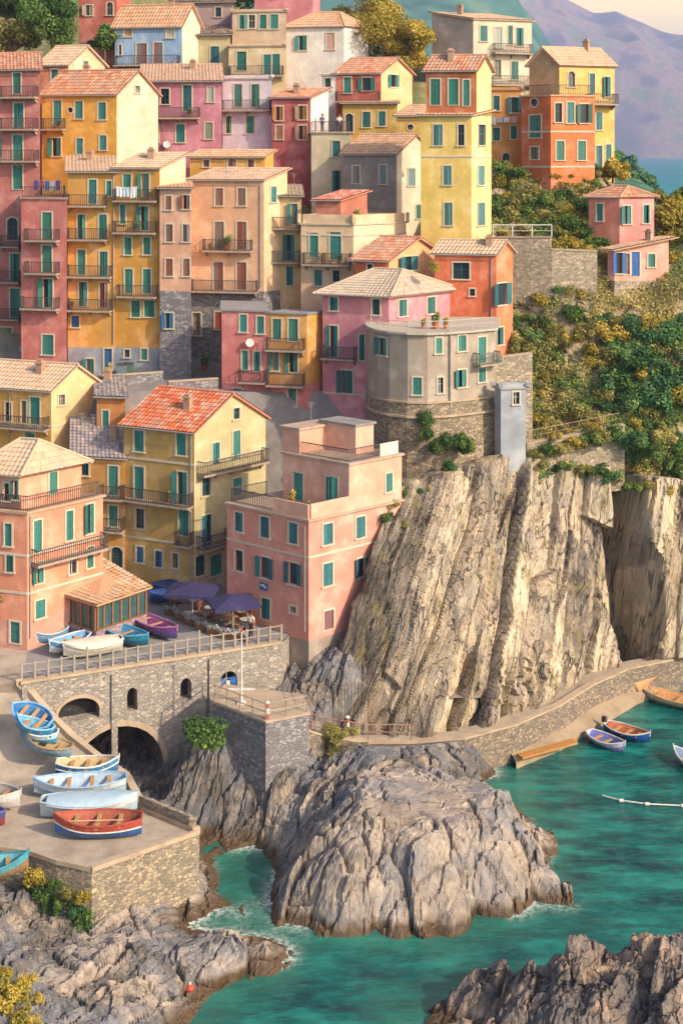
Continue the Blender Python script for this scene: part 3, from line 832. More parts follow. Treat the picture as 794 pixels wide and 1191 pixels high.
# inclined boat ramp at the right
mb = MB()
q = [ptz(742, 800, 1.0), ptz(800, 782, 1.0), ptz(800, 764, 2.4), ptz(726, 778, 2.4)]
q2 = [p - Vector((0, 0, .3)) for p in q]
mb.add(q + q2, [(0, 1, 2, 3), (7, 6, 5, 4), (0, 4, 5, 1), (1, 5, 6, 2), (2, 6, 7, 3), (3, 7, 4, 0)])
tag(mk('boat_ramp', mb, paint('#b98a55', 0.75, 0.3, 1.5)), 'sloping timber boat ramp beside the curved path near the cleft in the cliff', 'ramp')
# ------------------------------------------------------------------ building kit
UP = Vector((0, 0, 1))
def V2(p): return Vector((p[0], p[1], 0))

def rail_mb(mb, pts, h=0.95, gap=0.17, r=0.018, top=0.03, mid=True):
    for a, c in zip(pts[:-1], pts[1:]):
        a, c = Vector(a), Vector(c); d = c - a; n = max(2, int(d.length / gap))
        if d.length < 0.05: continue
        t = d.normalized(); s = Vector((-t.y, t.x, 0)).normalized()
        for k in range(n + 1):
            p = a + d * k / n
            mb.box(p - t * r - s * r, t * 2 * r, s * 2 * r, UP * h)
        for z, w in ((h, top), (0.08, r * 1.2)) if mid else ((h, top),):
            mb.box(a + UP * z - s * w, d, s * 2 * w, UP * w * 2)

def facade(mb, P0, t, nrm, outline, holes, depth=0.2):
    """wall polygon in its own plane with real openings and reveals"""
    loops = [[Vector((a, z, 0)) for a, z in outline]] + [[Vector((a, z, 0)) for a, z in h] for h in holes]
    tris = tessellate_polygon(loops)
    flat = [p for lp in loops for p in lp]
    w = lambda p, d=0.0: Vector((P0.x, P0.y, 0)) + t * p.x + UP * p.y - nrm * d
    mb.add([w(p) for p in flat], [tuple(x) for x in tris])
    for h in loops[1:]:
        n = len(h)
        for i in range(n):
            a, c = h[i], h[(i + 1) % n]
            mb.quad(w(a), w(c), w(c, depth), w(a, depth))

def arch_poly(a0, a1, z0, z1, rise, n=8):
    c, r = (a0 + a1) / 2, (a1 - a0) / 2
    return [(a0, z0), (a1, z0)] + [(c + r * math.cos(math.pi * k / n), z1 - rise + rise * math.sin(math.pi * k / n)) for k in range(n + 1)]

GREEN = '#1f6b5c'; BROWN = '#8a4a32'; BLUE = '#1d5a86'; PALE = '#b7ab98'; RED = '#a2402e'
def opening(root, P0, t, nrm, a0, a1, z0, z1, kind, col, poly):
    """window or door set into the wall: frame, shutters or glass behind"""
    ex = random.uniform(0.0, 0.012)
    W = lambda a, z, d=0.0: Vector((P0.x, P0.y, 0)) + t * a + UP * z + nrm * d
    w, h = a1 - a0, z1 - z0; ca = (a0 + a1) / 2
    door = kind in 'dD'
    anchor = W(ca, z0)
    fr = MB()
    tw = 0.12
    if kind == 'r':
        n = 14
        for k in range(n):
            a_, b_ = 2 * math.pi * k / n, 2 * math.pi * (k + 1) / n
            cz = (z0 + z1) / 2
            pp = lambda an, r, d: W(ca + r * math.cos(an), cz + r * math.sin(an), d)
            r0, r1 = w / 2, w / 2 + tw
            fr.quad(pp(a_, r0, .05 + ex), pp(a_, r1, .05 + ex), pp(b_, r1, .05 + ex), pp(b_, r0, .05 + ex))
            fr.quad(pp(a_, r1, 0), pp(b_, r1, 0), pp(b_, r1, .05 + ex), pp(a_, r1, .05 + ex))
    else:
        pr = 0.045 + ex
        fr.box(W(a0 - tw, z0, 0), t * tw, nrm * pr, UP * h)
        fr.box(W(a1, z0, 0), t * tw, nrm * pr, UP * h)
        if kind in 'aA':
            pts = poly[2:]
            for (xa, za), (xb, zb_) in zip(pts[:-1], pts[1:]):
                k = 1 + tw / max(w / 2, .2)
                o1 = (ca + (xa - ca) * k, z1 - (z1 - za) + (za - z0) * 0.06); o2 = (ca + (xb - ca) * k, zb_ + (zb_ - z0) * 0.06)
                fr.quad(W(xa, za, pr), W(xb, zb_, pr), W(*o2, pr), W(*o1, pr))
        else: fr.box(W(a0 - tw, z1, 0), t * (w + 2 * tw), nrm * pr, UP * tw)
        if not door: fr.box(W(a0 - tw - .06, z0 - .1, 0), t * (w + 2 * tw + .12), nrm * .13, UP * .1)
        else: fr.box(W(a0 - tw, z0 - .06, 0), t * (w + 2 * tw), nrm * .06, UP * .06)
    fo_ = mk('door' if door else 'window', fr, TRIM, root, anchor)
    pm = MB()
    bk = [W(a, z, -0.17) for a, z in poly]
    pm.add(bk, [tuple(range(len(bk)))])
    sm = shutter_mat(col)
    lw = w / 2 - 0.008; lh = h - 0.03
    def leaf(hinge_a, sgn, ang, d0):
        mb = MB(); c, s_ = math.cos(ang), math.sin(ang)
        tt = t * (sgn * c) + nrm * s_; nn = tt.cross(UP)
        if nn.dot(nrm) < 0: nn = -nn
        o = W(hinge_a, z0 + .015, d0)
        mb.box(o, tt * lw, nn * .035, UP * lh)
        for zz in (0, lh * .48, lh - .09): mb.box(o + nn * .035 + UP * (zz + .002), tt * lw, nn * .012, UP * .085)
        for xx in (0, lw - .07): mb.box(o + nn * .035 + tt * (xx + .001), tt * .068, nn * .0105, UP * lh)
        mk('shutter', mb, sm, fo_)
    if kind in 'sd':
        r = random.random()
        if r < 0.62:
            leaf(a0 + .004, 1, 0, -0.06); leaf(a1 - .004, -1, 0, -0.06)
        elif r < 0.86:
            mk('pane', pm, glass_mat(), fo_)
            leaf(a0 + .004, 1, random.uniform(.2, .55), -0.04); leaf(a1 - .004, -1, random.choice((0.0, random.uniform(.2, .9))), -0.06)
        else:
            mk('pane', pm, glass_mat(), fo_)
            leaf(a0 + .004, 1, math.radians(165), 0.055); leaf(a1 - .004, -1, 0, -0.06)
    elif kind == 'o':
        mk('pane', pm, glass_mat(), fo_)
        leaf(a0 - .01, 1, math.radians(172), 0.06); leaf(a1 + .01, -1, math.radians(172), 0.06)
    elif kind == 'D':
        mb = MB(); mb.box(W(a0, z0, -.12), t * w, nrm * .05, UP * h)
        for zz in (.12, .55): mb.box(W(a0 + .1 * w, z0 + zz * h, -.07), t * w * .8, nrm * .02, UP * h * .32)
        lf = mk('leaf', mb, sm, fo_)
    else:
        mk('pane', pm, glass_mat(), fo_)
        if kind != 'r' and w > .4:
            mb = MB()
            mb.box(W(ca - .025, z0, -.16), t * .05, nrm * .03, UP * (h if kind not in 'aA' else h * .96))
            mb.box(W(a0, z0 + h * .55, -.16), t * w, nrm * .025, UP * .04)
            mk('sash', mb, WHITE if col == GREEN else paint(col), fo_)
    return fo_

def tile_slope(mb, a, b_, c, d, thick=0.13):
    a, b_, c, d = map(Vector, (a, b_, c, d))
    Wd = (b_ - a).length; Hd = ((d + c) / 2 - (a + b_) / 2).length
    n = (b_ - a).cross((d + c) / 2 - (a + b_) / 2).normalized()
    if n.z < 0: n = -n
    nu = max(4, int(Wd / 0.0875)); nv = max(1, int(Hd / 0.42))
    base = len(mb.v); rows = []
    for r in range(nv):
        rows += [(r / nv, 0.045), ((r + 0.985) / nv, 0.0)]
    for tv, lift in rows:
        p0 = a.lerp(d, tv); p1 = b_.lerp(c, tv)
        for i in range(nu + 1):
            s = i / nu; p = p0.lerp(p1, s)
            um = s * (p1 - p0).length
            h = 0.032 * math.cos(2 * math.pi * um / 0.35) + lift + 0.02
            mb.v.append(tuple(p + n * h))
    for r in range(len(rows) - 1):
        for i in range(nu):
            q = base + r * (nu + 1) + i
            mb.f.append((q, q + 1, q + nu + 2, q + nu + 1))
            vm = rows[r][0] * Hd + .01; um = (i + .5) / nu * Wd
            mb.uv.append([(um, vm + (.05 if r % 2 else .1))] * 4)
    lo = [p - n * thick for p in (a, b_, c, d)]; hi = [p + n * 0.0 for p in (a, b_, c, d)]
    mb.add(lo + hi, [(3, 2, 1, 0), (0, 1, 5, 4), (1, 2, 6, 5), (2, 3, 7, 6), (3, 0, 4, 7)], [[(0.1, 0.1)] * 4] * 5)

class Blk: pass
ALLB = []
SHUT = ['#1f6b5c', '#27705a', '#1f6066', '#356e58', '#2b7a6c', '#1d5c54']

def footprint(uL, uC, uR, Y, thL=22, thR=48, dL=6.0, dR=6.5):
    Np = Vector((kx(uC) * Y, Y, 0))
    if uL < uC - 2.5:
        k = kx(uL); c, s = math.cos(math.radians(thL)), math.sin(math.radians(thL))
        l = (Np.x - k * Y) / (c + k * s); eL = Vector((-c, s, 0)) * l
    else:
        eL = Vector((kx(uC) + .03, 1, 0)).normalized() * dL
    if uR > uC + 2.5:
        k = kx(uR); c, s = math.cos(math.radians(thR)), math.sin(math.radians(thR))
        l = (k * Y - Np.x) / (c - k * s); eR = Vector((c, s, 0)) * l
    else:
        eR = Vector((kx(uC) - .03, 1, 0)).normalized() * dR
    return Np, eL, eR

def block(root, Np, eL, eR, vt, vb, col, roof, wins=(), bals=(), bands=(), side=None, base=None, sh=GREEN, ext=3.0, chim=(), over=0.28, z1=None, zb=None):
    B = Blk(); B.N, B.eL, B.eR, B.root = Np, eL, eR, root; ALLB.append(B); B.pitched = roof[0] not in ('flat',); B.chim = chim
    if sh == GREEN: sh = random.choice(SHUT)
    Yc = Np.y
    B.z1 = zt(vt, Yc) if z1 is None else z1
    B.zb = min(zt(vb, Yc) - ext, ground_z(Yc + 4) - 1.0 if Yc > 100 else 99) if zb is None else zb
    P = lambda i, j: Np + eL * i + eR * j
    B.P = P
    pts = [P(0, 0), P(0, 1), P(1, 1), P(1, 0)]
    rt, rise, rcol = roof
    def rz(i, j):
        if rt == 'gL': return rise * (1 - abs(2 * j - 1))
        if rt == 'gR': return rise * (1 - abs(2 * i - 1))
        if rt == 'shed': return rise * j
        if rt == 'shedR': return rise * i
        if rt == 'shedL': return rise * (1 - i)
        return 0.0
    B.rz = rz
    edges = [((0, 0), (0, 1)), ((0, 1), (1, 1)), ((1, 1), (1, 0)), ((1, 0), (0, 0))]
    zs = None if base is None else zt(base[0], Yc)
    wl_up, wl_lo, wl_side = MB(), MB(), MB()
    todo = []
    B.faces = []
    for ei, (ia, ib) in enumerate(edges):
        a, c = P(*ia), P(*ib); d = c - a; Ln = d.length; t = d.normalized(); nrm = Vector((t.y, -t.x, 0))
        vis = nrm.dot(a - Vector((0, 0, 0))) < 0
        ua, uc = CU + F * a.x / a.y, CU + F * c.x / c.y
        B.faces.append((a, t, nrm, Ln, vis, ua, uc))
        za, zc = B.z1 + rz(*ia), B.z1 + rz(*ib)
        top = [(Ln, zc)]
        mid = ((ia[0] + ib[0]) / 2, (ia[1] + ib[1]) / 2)
        zm = B.z1 + rz(*mid)
        if abs(zm - (za + zc) / 2) > .01: top.append((Ln / 2, zm))
        top.append((0, za))
        holes_up, holes_lo = [], []
        if vis:
            for wdef in wins:
                u, v, w, h, kind = wdef[:5]
                if kind == 's' and random.random() < .10: kind = random.choice('og')
                col_ = wdef[5] if len(wdef) > 5 else sh
                if not (ua <= u <= uc): continue
                def at(uu):
                    k = kx(uu); al = (k * a.y - a.x) / (t.x - k * t.y); return al
                a0, a1 = at(u - w / 2), at(u + w / 2)
                ym = a.y + t.y * (a0 + a1) / 2
                z0, z1_ = zt(v + h / 2, ym), zt(v - h / 2, ym)
                a0, a1 = max(a0, .14), min(a1, Ln - .14)
                mid_a = (a0 + a1) / 2
                cap = min(za, zc) if len(top) < 3 else np.interp(mid_a, [0, Ln / 2, Ln], [za, zm, zc])
                z1_ = min(z1_, cap - .25)
                low = False
                if zs is not None:
                    if (z0 + z1_) / 2 < zs: z1_ = min(z1_, zs - .06); low = True
                    else: z0 = max(z0, zs + .06)
                if a1 - a0 < .2 or z1_ - z0 < .2: continue
                if kind == 'r':
                    ca, cz, r = (a0 + a1) / 2, (z0 + z1_) / 2, (a1 - a0) / 2
                    poly = [(ca + r * math.cos(q * math.pi / 7), cz + r * math.sin(q * math.pi / 7)) for q in range(14)]
                elif kind in 'aA': poly = arch_poly(a0, a1, z0, z1_, (a1 - a0) / 2)
                else: poly = [(a0, z0), (a1, z0), (a1, z1_), (a0, z1_)]
                (holes_lo if low else holes_up).append(poly)
                todo.append((a, t, nrm, a0, a1, z0, z1_, kind, col_, poly))
        tgt = wl_side if (side and ei == 0) else wl_up
        if zs is not None:
            facade(wl_lo, a, t, nrm, [(0, B.zb), (Ln, B.zb), (Ln, zs), (0, zs)], holes_lo)
            facade(tgt, a, t, nrm, [(0, zs), (Ln, zs)] + top, holes_up)
        else:
            facade(tgt, a, t, nrm, [(0, B.zb), (Ln, B.zb)] + top, holes_up)
    mk('wall', wl_up, plaster(col), root)
    if wl_lo.v: mk('base_wall', wl_lo, base[1], root)
    if wl_side.v: mk('side_wall', wl_side, plaster(side), root)  # many sides are a sunlit copy of the front colour, others truly another paint
    for w in todo: opening(root, *w)
    # roof
    rm = MB(); o = over
    lL, lR = eL.length, eR.length
    oi, oj = o / lL, o / lR
    q = lambda i, j, z: Vector((P(i, j).x, P(i, j).y, z))
    z1 = B.z1
    if rt == 'gL':
        s = rise / .5
        for j0, sg in ((0, -1), (1, 1)):
            je = j0 + sg * oj; ze = z1 - s * oj + .08
            tile_slope(rm, q(-oi, je, ze), q(1 + oi, je, ze), q(1 + oi, .5, z1 + rise + .08), q(-oi, .5, z1 + rise + .08))
        a, c = q(-oi, .5, z1 + rise + .1), q(1 + oi, .5, z1 + rise + .1); rm.tube(a, c, .12, k=6)
    elif rt == 'gR':
        s = rise / .5
        for i0, sg in ((0, -1), (1, 1)):
            ie = i0 + sg * oi; ze = z1 - s * oi + .08
            tile_slope(rm, q(ie, -oj, ze), q(ie, 1 + oj, ze), q(.5, 1 + oj, z1 + rise + .08), q(.5, -oj, z1 + rise + .08))
        rm.tube(q(.5, -oj, z1 + rise + .1), q(.5, 1 + oj, z1 + rise + .1), .12, k=6)
    elif rt in ('hip', 'pyr'):
        m_ = .5 if rt == 'pyr' else .28
        c4 = [q(-oi, -oj, z1 + .02), q(-oi, 1 + oj, z1 + .02), q(1 + oi, 1 + oj, z1 + .02), q(1 + oi, -oj, z1 + .02)]
        r0, r1 = q(m_, .5, z1 + rise), q(1 - m_, .5, z1 + rise)
        tile_slope(rm, c4[3], c4[0], r0, r1); tile_slope(rm, c4[0], c4[1], r0, r0)
        tile_slope(rm, c4[1], c4[2], r1, r0); tile_slope(rm, c4[2], c4[3], r1, r1)
        for a, c in ((c4[0], r0), (c4[1], r0), (c4[2], r1), (c4[3], r1), (r0, r1)): rm.tube(a + UP * .05, c + UP * .05, .11, k=6)
    elif rt == 'shed':
        tile_slope(rm, q(-oi, -oj, z1 - rise * oj + .08), q(1 + oi, -oj, z1 - rise * oj + .08), q(1 + oi, 1 + oj, z1 + rise * (1 + oj) + .08), q(-oi, 1 + oj, z1 + rise * (1 + oj) + .08))
    elif rt == 'shedR':
        tile_slope(rm, q(-oi, -oj, z1 - rise * oi + .08), q(-oi, 1 + oj, z1 - rise * oi + .08), q(1 + oi, 1 + oj, z1 + rise * (1 + oi) + .08), q(1 + oi, -oj, z1 + rise * (1 + oi) + .08))
    elif rt == 'shedL':
        tile_slope(rm, q(1 + oi, -oj, z1 - rise * oi + .08), q(1 + oi, 1 + oj, z1 - rise * oi + .08), q(-oi, 1 + oj, z1 + rise * (1 + oi) + .08), q(-oi, -oj, z1 + rise * (1 + oi) + .08))
    if rt == 'flat':
        fl = MB(); oo = .14
        fi, fj = oo / lL, oo / lR
        pl = [q(-fi, -fj, 0), q(-fi, 1 + fj, 0), q(1 + fi, 1 + fj, 0), q(1 + fi, -fj, 0)]
        fl.prism(pl, z1, z1 + .16)
        mk('roof', fl, paint(rcol, 0.9, 0.3, 0.8), root)
        if rise > 0:
            pm = MB(); th = .16
            for (ia, ib) in edges:
                a, c = P(*ia), P(*ib); t = (c - a).normalized(); nn = Vector((t.y, -t.x, 0))
                pm.box(Vector((a.x, a.y, z1 + .16)) - nn * th + t * (th + .002), (c - a) - t * (2 * th + .004), nn * th, UP * rise)
                pm.box(Vector((a.x, a.y, z1 + .16)) - t * 0 - nn * .0 + Vector((0, 0, 0)), t * .02, -nn * .02, UP * rise)
            for k in range(4):
                p = pl[k]; pm.cbox((p.x * .99 + pl[(k + 2) % 4].x * .01, p.y * .99 + pl[(k + 2) % 4].y * .01, z1 + .16 + (rise + .06) / 2), (1, 0, 0), (0, 1, 0), .3, .3, rise + .06)
            mk('parapet', pm, plaster(col), root)
        B.ztop = z1 + .16
    else:
        r_o = mk('roof', rm, tiles(rcol), root)
        B.ztop = z1
        if rt in ('gL', 'shed', 'hip'):
            gm_ = MB(); sl_ = rise / .5 if rt == 'gL' else (rise if rt == 'shed' else 0)
            g0, g1 = q(-oi, -oj, z1 - sl_ * oj), q(1 + oi, -oj, z1 - sl_ * oj); gd = (g1 - g0).normalized(); gn = Vector((-gd.y, gd.x, 0))
            if gn.y > 0: gn = -gn
            gm_.tube(g0 + gn * .07, g1 + gn * .07, .06, k=6); mk('gutter', gm_, PIPE, r_o)
        if not chim and rt in ('gL', 'gR', 'shed') and random.random() < .55: chim = ((random.uniform(.2, .8), random.uniform(.55, .8) if rt != 'shed' else random.uniform(.4, .8), .8),)
        for (i, j, h) in chim:
            cm = MB(); c = P(i, j); zz = z1 + rz(i, j)
            cm.cbox((c.x, c.y, zz + h / 2 - .2), eL.normalized(), eL.normalized().cross(UP), .55, .45, h + .4)
            cm.cbox((c.x, c.y, zz + h + .05), eL.normalized(), eL.normalized().cross(UP), .7, .6, .1)
            cm.cbox((c.x, c.y, zz + h + .2), eL.normalized(), eL.normalized().cross(UP), .4, .3, .2)
            mk('chimney', cm, plaster('#b08a6c'), r_o)
    # string courses and eaves band
    for bv in bands:
        z = zt(bv, Yc); bm_ = MB()
        for ei in (3, 0):
            a, t, nrm, Ln, vis, ua, uc = B.faces[ei]
            if vis: bm_.box(Vector((a.x, a.y, z)) + nrm * .002, t * Ln, nrm * .05, UP * .16)
        mk('string_course', bm_, TRIM, root)
    for bd in bals: balcony(B, *bd)
    return B

def balcony(B, u0, u1, v, depth=0.85, kind='iron', h=0.95):
    um = (u0 + u1) / 2
    fc = [f for f in B.faces if f[4] and f[5] - .5 <= um <= f[6] + .5]
    if not fc: return
    a, t, nrm, Ln, vis, ua, uc = fc[0]
    def at(uu):
        k = kx(uu); return (k * a.y - a.x) / (t.x - k * t.y)
    a0, a1 = at(u0), at(u1); ym = a.y + t.y * (a0 + a1) / 2
    z = zt(v, ym)
    W = lambda al, d, zz=0.0: Vector((a.x, a.y, z + zz)) + t * al + nrm * d
    mb = MB(); mb.box(W(a0, 0.003, -.16), t * (a1 - a0), nrm * depth, UP * .16)
    nbk = max(2, int((a1 - a0) / 1.3))
    for k in range(nbk):
        al = a0 + .15 + (a1 - a0 - .42) * k / max(1, nbk - 1)
        mb.add([W(al, .004, -.16), W(al, depth * .7, -.16), W(al, .004, -.6), W(al + .12, .004, -.16), W(al + .12, depth * .7, -.16), W(al + .12, .004, -.6)],
               [(0, 1, 2), (5, 4, 3), (0, 3, 4, 1), (1, 4, 5, 2), (2, 5, 3, 0)])
    bo = mk('balcony', mb, SLAB, B.root)
    rm = MB()
    pts = [W(a0 + .04, .0), W(a0 + .04, depth - .05), W(a1 - .04, depth - .05), W(a1 - .04, .0)]
    rail_mb(rm, pts, h)
    mk('railing', rm, IRON_G if kind == 'green' else IRON, bo)
    return bo

def house(name, label, u, Y, vt, vb, col, roof, thL=22, thR=48, cat='house', dR=6.5, dL=6.0, **kw):
    Np, eL, eR = footprint(*u, Y, thL, thR, dL, dR)
    root = empty(name, (Np.x, Np.y, min(zt(vb, Y), zt(vt, Y))), label, cat, 'houses stacked up the hillside')
    B = block(root, Np, eL, eR, vt, vb, col, roof, **kw)
    return B

def terrace_rail(B, path, h=0.9, m=None, solid=False, z=None):
    """railing along (i, j) corners of the flat roof"""
    pts = [Vector((B.P(i, j).x, B.P(i, j).y, (B.ztop if z is None else z))) for i, j in path]
    mb = MB(); rail_mb(mb, pts, h)
    mk('terrace_railing', mb, m or IRON, B.root)

def downpipe(B, u, v0, v1):
    fc = [f for f in B.faces if f[4] and f[5] - .5 <= u <= f[6] + .5]
    if not fc: return
    a, t, nrm, Ln, vis, ua, uc = fc[0]
    k = kx(u); al = min(max((k * a.y - a.x) / (t.x - k * t.y), .12), Ln - .12)
    p = Vector((a.x, a.y, 0)) + t * al + nrm * .07
    mb = MB(); mb.tube(p + UP * zt(v1, p.y), p + UP * zt(v0, p.y), .045, k=6)
    mk('drainpipe', mb, PIPE, B.root)
def dish(B, u, v):
    fc = [f for f in B.faces if f[4] and f[5] - .5 <= u <= f[6] + .5]
    if not fc: return
    a, t, nrm, Ln, vis, ua, uc = fc[0]
    k = kx(u); al = (k * a.y - a.x) / (t.x - k * t.y); p = Vector((a.x, a.y, 0)) + t * al; p.z = zt(v, p.y)
    mb = MB(); d = (nrm + Vector((.3, -.2, .4))).normalized(); c = p + nrm * .3
    x_ = d.orthogonal().normalized(); y_ = d.cross(x_)
    n = 12; vs = [c - d * .08] + [c + (x_ * math.cos(k_ * 2 * math.pi / n) + y_ * math.sin(k_ * 2 * math.pi / n)) * .36 for k_ in range(n)]
    mb.add(vs, [(0, k_ + 1, (k_ + 1) % n + 1) for k_ in range(n)]); mb.tube(p, c, .025, k=5)
    mk('satellite_dish', mb, WHITE, B.root)
def antenna(B, i, j, h=1.6):
    p = B.P(i, j); z = B.z1 + B.rz(i, j)
    mb = MB(); mb.tube((p.x, p.y, z - .1), (p.x, p.y, z + h), .02, k=4)
    for k in range(4): mb.tube((p.x - .35 + .06 * k, p.y, z + h - .12 * k), (p.x + .35 - .06 * k, p.y, z + h - .12 * k), .012, k=4)
    mk('antenna', mb, PIPE, B.root)
# ------------------------------------------------------------------ piazza, bridge wall, road, jetty
BZ = 8.4
ba, bb_ = ptz(26, 795, BZ), ptz(328, 748, BZ)
bt_ = (bb_ - ba); bl_ = bt_.length; bt_.normalize(); bn = Vector((bt_.y, -bt_.x, 0))
bridge = empty('bridge_wall', (ba.x, ba.y, 2), 'grey stone bridge wall with a wide dark arch carrying the boat square', 'bridge')
def on_bridge(u, v):
    k = kx(u); al = (k * ba.y - ba.x) / (bt_.x - k * bt_.y); y = ba.y + bt_.y * al
    return al, zt(v, y)
def bridge_hole(u0, u1, v0, v1, rise):
    a0, z0 = on_bridge(u0, v1); a1, _ = on_bridge(u1, v1); _, z1 = on_bridge((u0 + u1) / 2, v0)
    return arch_poly(a0, a1, z0, z1, min(rise, z1 - z0 - .05), 14)
holes = [bridge_hole(84, 190, 845, 928, 2.9), bridge_hole(68, 116, 812, 842, .9), bridge_hole(148, 160, 800, 828, .45), bridge_hole(210, 223, 789, 816, .5), bridge_hole(256, 276, 781, 808, .6)]
mbw = MB()
P0b = ba
facade(mbw, ba, bt_, bn, [(0, 0.2), (bl_, 0.2), (bl_, BZ - .02), (0, BZ - .02)], holes, 1.0)
h0 = holes[0]
Wb = lambda a, z, d=0.0: Vector((ba.x, ba.y, 0)) + bt_ * a + UP * z - bn * d
for i in range(len(h0)):
    a, c = h0[i], h0[(i + 1) % len(h0)]
    if i > 0: mbw.quad(Wb(*a, 1.0), Wb(*c, 1.0), Wb(*c, 7.0), Wb(*a, 7.0))
# return wall at the right end
e0 = Wb(bl_, 0); e1 = e0 + Vector((1.2, 5, 0))
mbw.quad((e0.x, e0.y, .2), (e1.x, e1.y, .2), (e1.x, e1.y, BZ - .02), (e0.x, e0.y, BZ - .02))
mk('masonry', mbw, STONE_BRIDGE, bridge)
# voussoir ring of the big arch and of the wide opening
vm = MB()
for h, tw in ((h0, .35), (holes[1], .22)):
    pts = h[2:]; ca = (h[0][0] + h[1][0]) / 2; zb_ = pts[0][1]
    for (xa, za), (xb, zb2) in zip(pts[:-1], pts[1:]):
        def outp(x, z):
            d = Vector((x - ca, (z - zb_) * 1.3 + .3)); d.normalize(); return (x + d.x * tw, z + d.y * tw)
        o1, o2 = outp(xa, za), outp(xb, zb2)
        vm.quad(Wb(xa, za, -.05), Wb(xb, zb2, -.05), Wb(*o2, -.05), Wb(*o1, -.05))
        vm.quad(Wb(*o1, -.05), Wb(*o2, -.05), Wb(*o2, 0), Wb(*o1, 0))
        vm.quad(Wb(xa, za, -.05), Wb(xb, zb2, -.05), Wb(xb, zb2, .3), Wb(xa, za, .3))
mk('arch_ring', vm, CONC, bridge)
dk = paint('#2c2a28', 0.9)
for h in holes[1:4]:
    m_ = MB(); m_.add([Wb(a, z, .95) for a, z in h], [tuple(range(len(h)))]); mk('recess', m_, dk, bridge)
# blue boat-store window
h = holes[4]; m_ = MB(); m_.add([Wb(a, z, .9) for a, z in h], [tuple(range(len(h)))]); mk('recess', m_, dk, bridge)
a0, a1, z0, z1 = h[0][0], h[1][0], h[0][1], h[6][1]
m_ = MB(); ww = (a1 - a0)
for q_ in (0, .62): m_.box(Wb(a0 + q_ * ww, z0, .12), bt_ * ww * .38, bn * .05, UP * (z1 - z0 - .35))
m_.box(Wb(a0, z1 - .42, .12), bt_ * ww, bn * .06, UP * .12)
mk('blue_shutter', m_, paint('#23589a', 0.6), bridge)
m_ = MB(); m_.box(Wb(a0 + .4 * ww, z0, .11), bt_ * ww * .2, bn * .04, UP * (z1 - z0 - .5)); mk('white_panel', m_, WHITE, bridge)
# buttress piers on the face
m_ = MB()
for u in (133, 246):
    al, _ = on_bridge(u, 800); m_.box(Wb(al - .2, .4, .0), bt_ * .4, bn * .16, UP * (BZ - .7))
mk('pilaster', m_, STONE_BRIDGE, bridge)
# parapet fence along the bridge
fence = empty('parapet_fence', (ba.x, ba.y, BZ), 'pale concrete post and rail fence along the top of the bridge wall', 'fence')
m_ = MB(); m_.box(Wb(-.1, BZ - .02, .4), bt_ * (bl_ + .1), bn * .52, UP * .18); mk('coping', m_, CONC, fence)
FEN = paint('#a39480', .9)
n = 21
for k in range(n + 1):
    al = bl_ * k / n; tall = k in (5, 14)
    m_ = MB(); m_.cbox(Wb(al, BZ + .16 + (.55 if not tall else .75), .14), bt_, bn, .12, .12, 1.1 if not tall else 1.5); mk('post', m_, FEN, fence)
for zz in (.62, 1.12):
    m_ = MB(); m_.box(Wb(0, BZ + zz, .18), bt_ * bl_, bn * .06, UP * .06); mk('rail', m_, FEN, fence)
# piazza paving
ASPH = paint('#8f8a84', 0.9, 0.2, 0.9)
LANE = paint('#b3a089', 0.92, 0.4, 0.45)
mb = MB()
pz = [Wb(-.0, BZ, .1), Wb(bl_ - .01, BZ, .1), Vector((e1.x, e1.y, BZ)), Vector((1, 104, BZ)), Vector((-24, 108, BZ)), Vector((-24, 98, BZ)), Vector((-21.2, 93.5, BZ))]
mb.add(pz, [tuple(range(len(pz)))])
tag(mk('piazza', mb, ASPH), kind='structure')
# road sweeping down from the square to the jetty
RB = [(232, 968, 4.0), (170, 942, 4.0), (150, 905, 4.25), (120, 885, 4.7), (88, 860, 5.5), (62, 834, 6.5), (38, 806, 7.7), (26, 795, 8.39)]
RBp = [ptz(*a) for a in RB]
mb = MB()
rows = [(ptz(107, 1012, 4.0), [(-60, 1004)])]
RL = []
for p in RBp: RL.append(Vector((-36, p.y - 1.5 * (p.y < 80), p.z)))
front = [ptz(107, 1012, 4.0), ptz(66, 1003, 4.0), ptz(34, 992, 4.0), ptz(-20, 985, 4.0), Vector((-36, 73.5, 4.0))]
jet = [front[0], RBp[0], RBp[1]] + [Vector((-36, 79.3, 4.0))] + front[::-1][:-1]
mb.add(jet, [tuple(range(len(jet)))])
cur = Vector((-36, 79.3, 4.0))
for i in range(1, len(RBp) - 1):
    nxt = Vector((-36, RBp[i + 1].y + .2, RBp[i + 1].z))
    mb.quad(cur, RBp[i], RBp[i + 1], nxt); cur = nxt
mb.quad(cur, RBp[-1], Vector((-21.2, 93.5, BZ - .01)), Vector((-36, 93.5, BZ - .01)))
mb.quad(Vector((-36, 93.5, BZ - .01)), Vector((-21.2, 93.5, BZ - .01)), Vector((-23.98, 110, BZ - .01)), Vector((-40, 110, BZ - .01)))
tag(mk('road', mb, LANE), kind='structure')
jw = empty('jetty_wall', (front[0].x, front[0].y, 1), 'tan rubble stone jetty wall with pale coping under the four hauled out boats', 'wall')
ring = [Vector((-36, 73.5, 4))] + front[::-1][1:] + RBp
mb = MB()
for a, c in zip(ring[:-1], ring[1:]):
    mb.quad((a.x, a.y, -.8), (c.x, c.y, -.8), (c.x, c.y, c.z - .04), (a.x, a.y, a.z - .04))
mk('masonry', mb, STONE_JETTY, jw)
cp = MB()
inn = [Vector((p.x - .35, p.y + (.25 if k < 5 else -.1), p.z)) for k, p in enumerate(ring)]
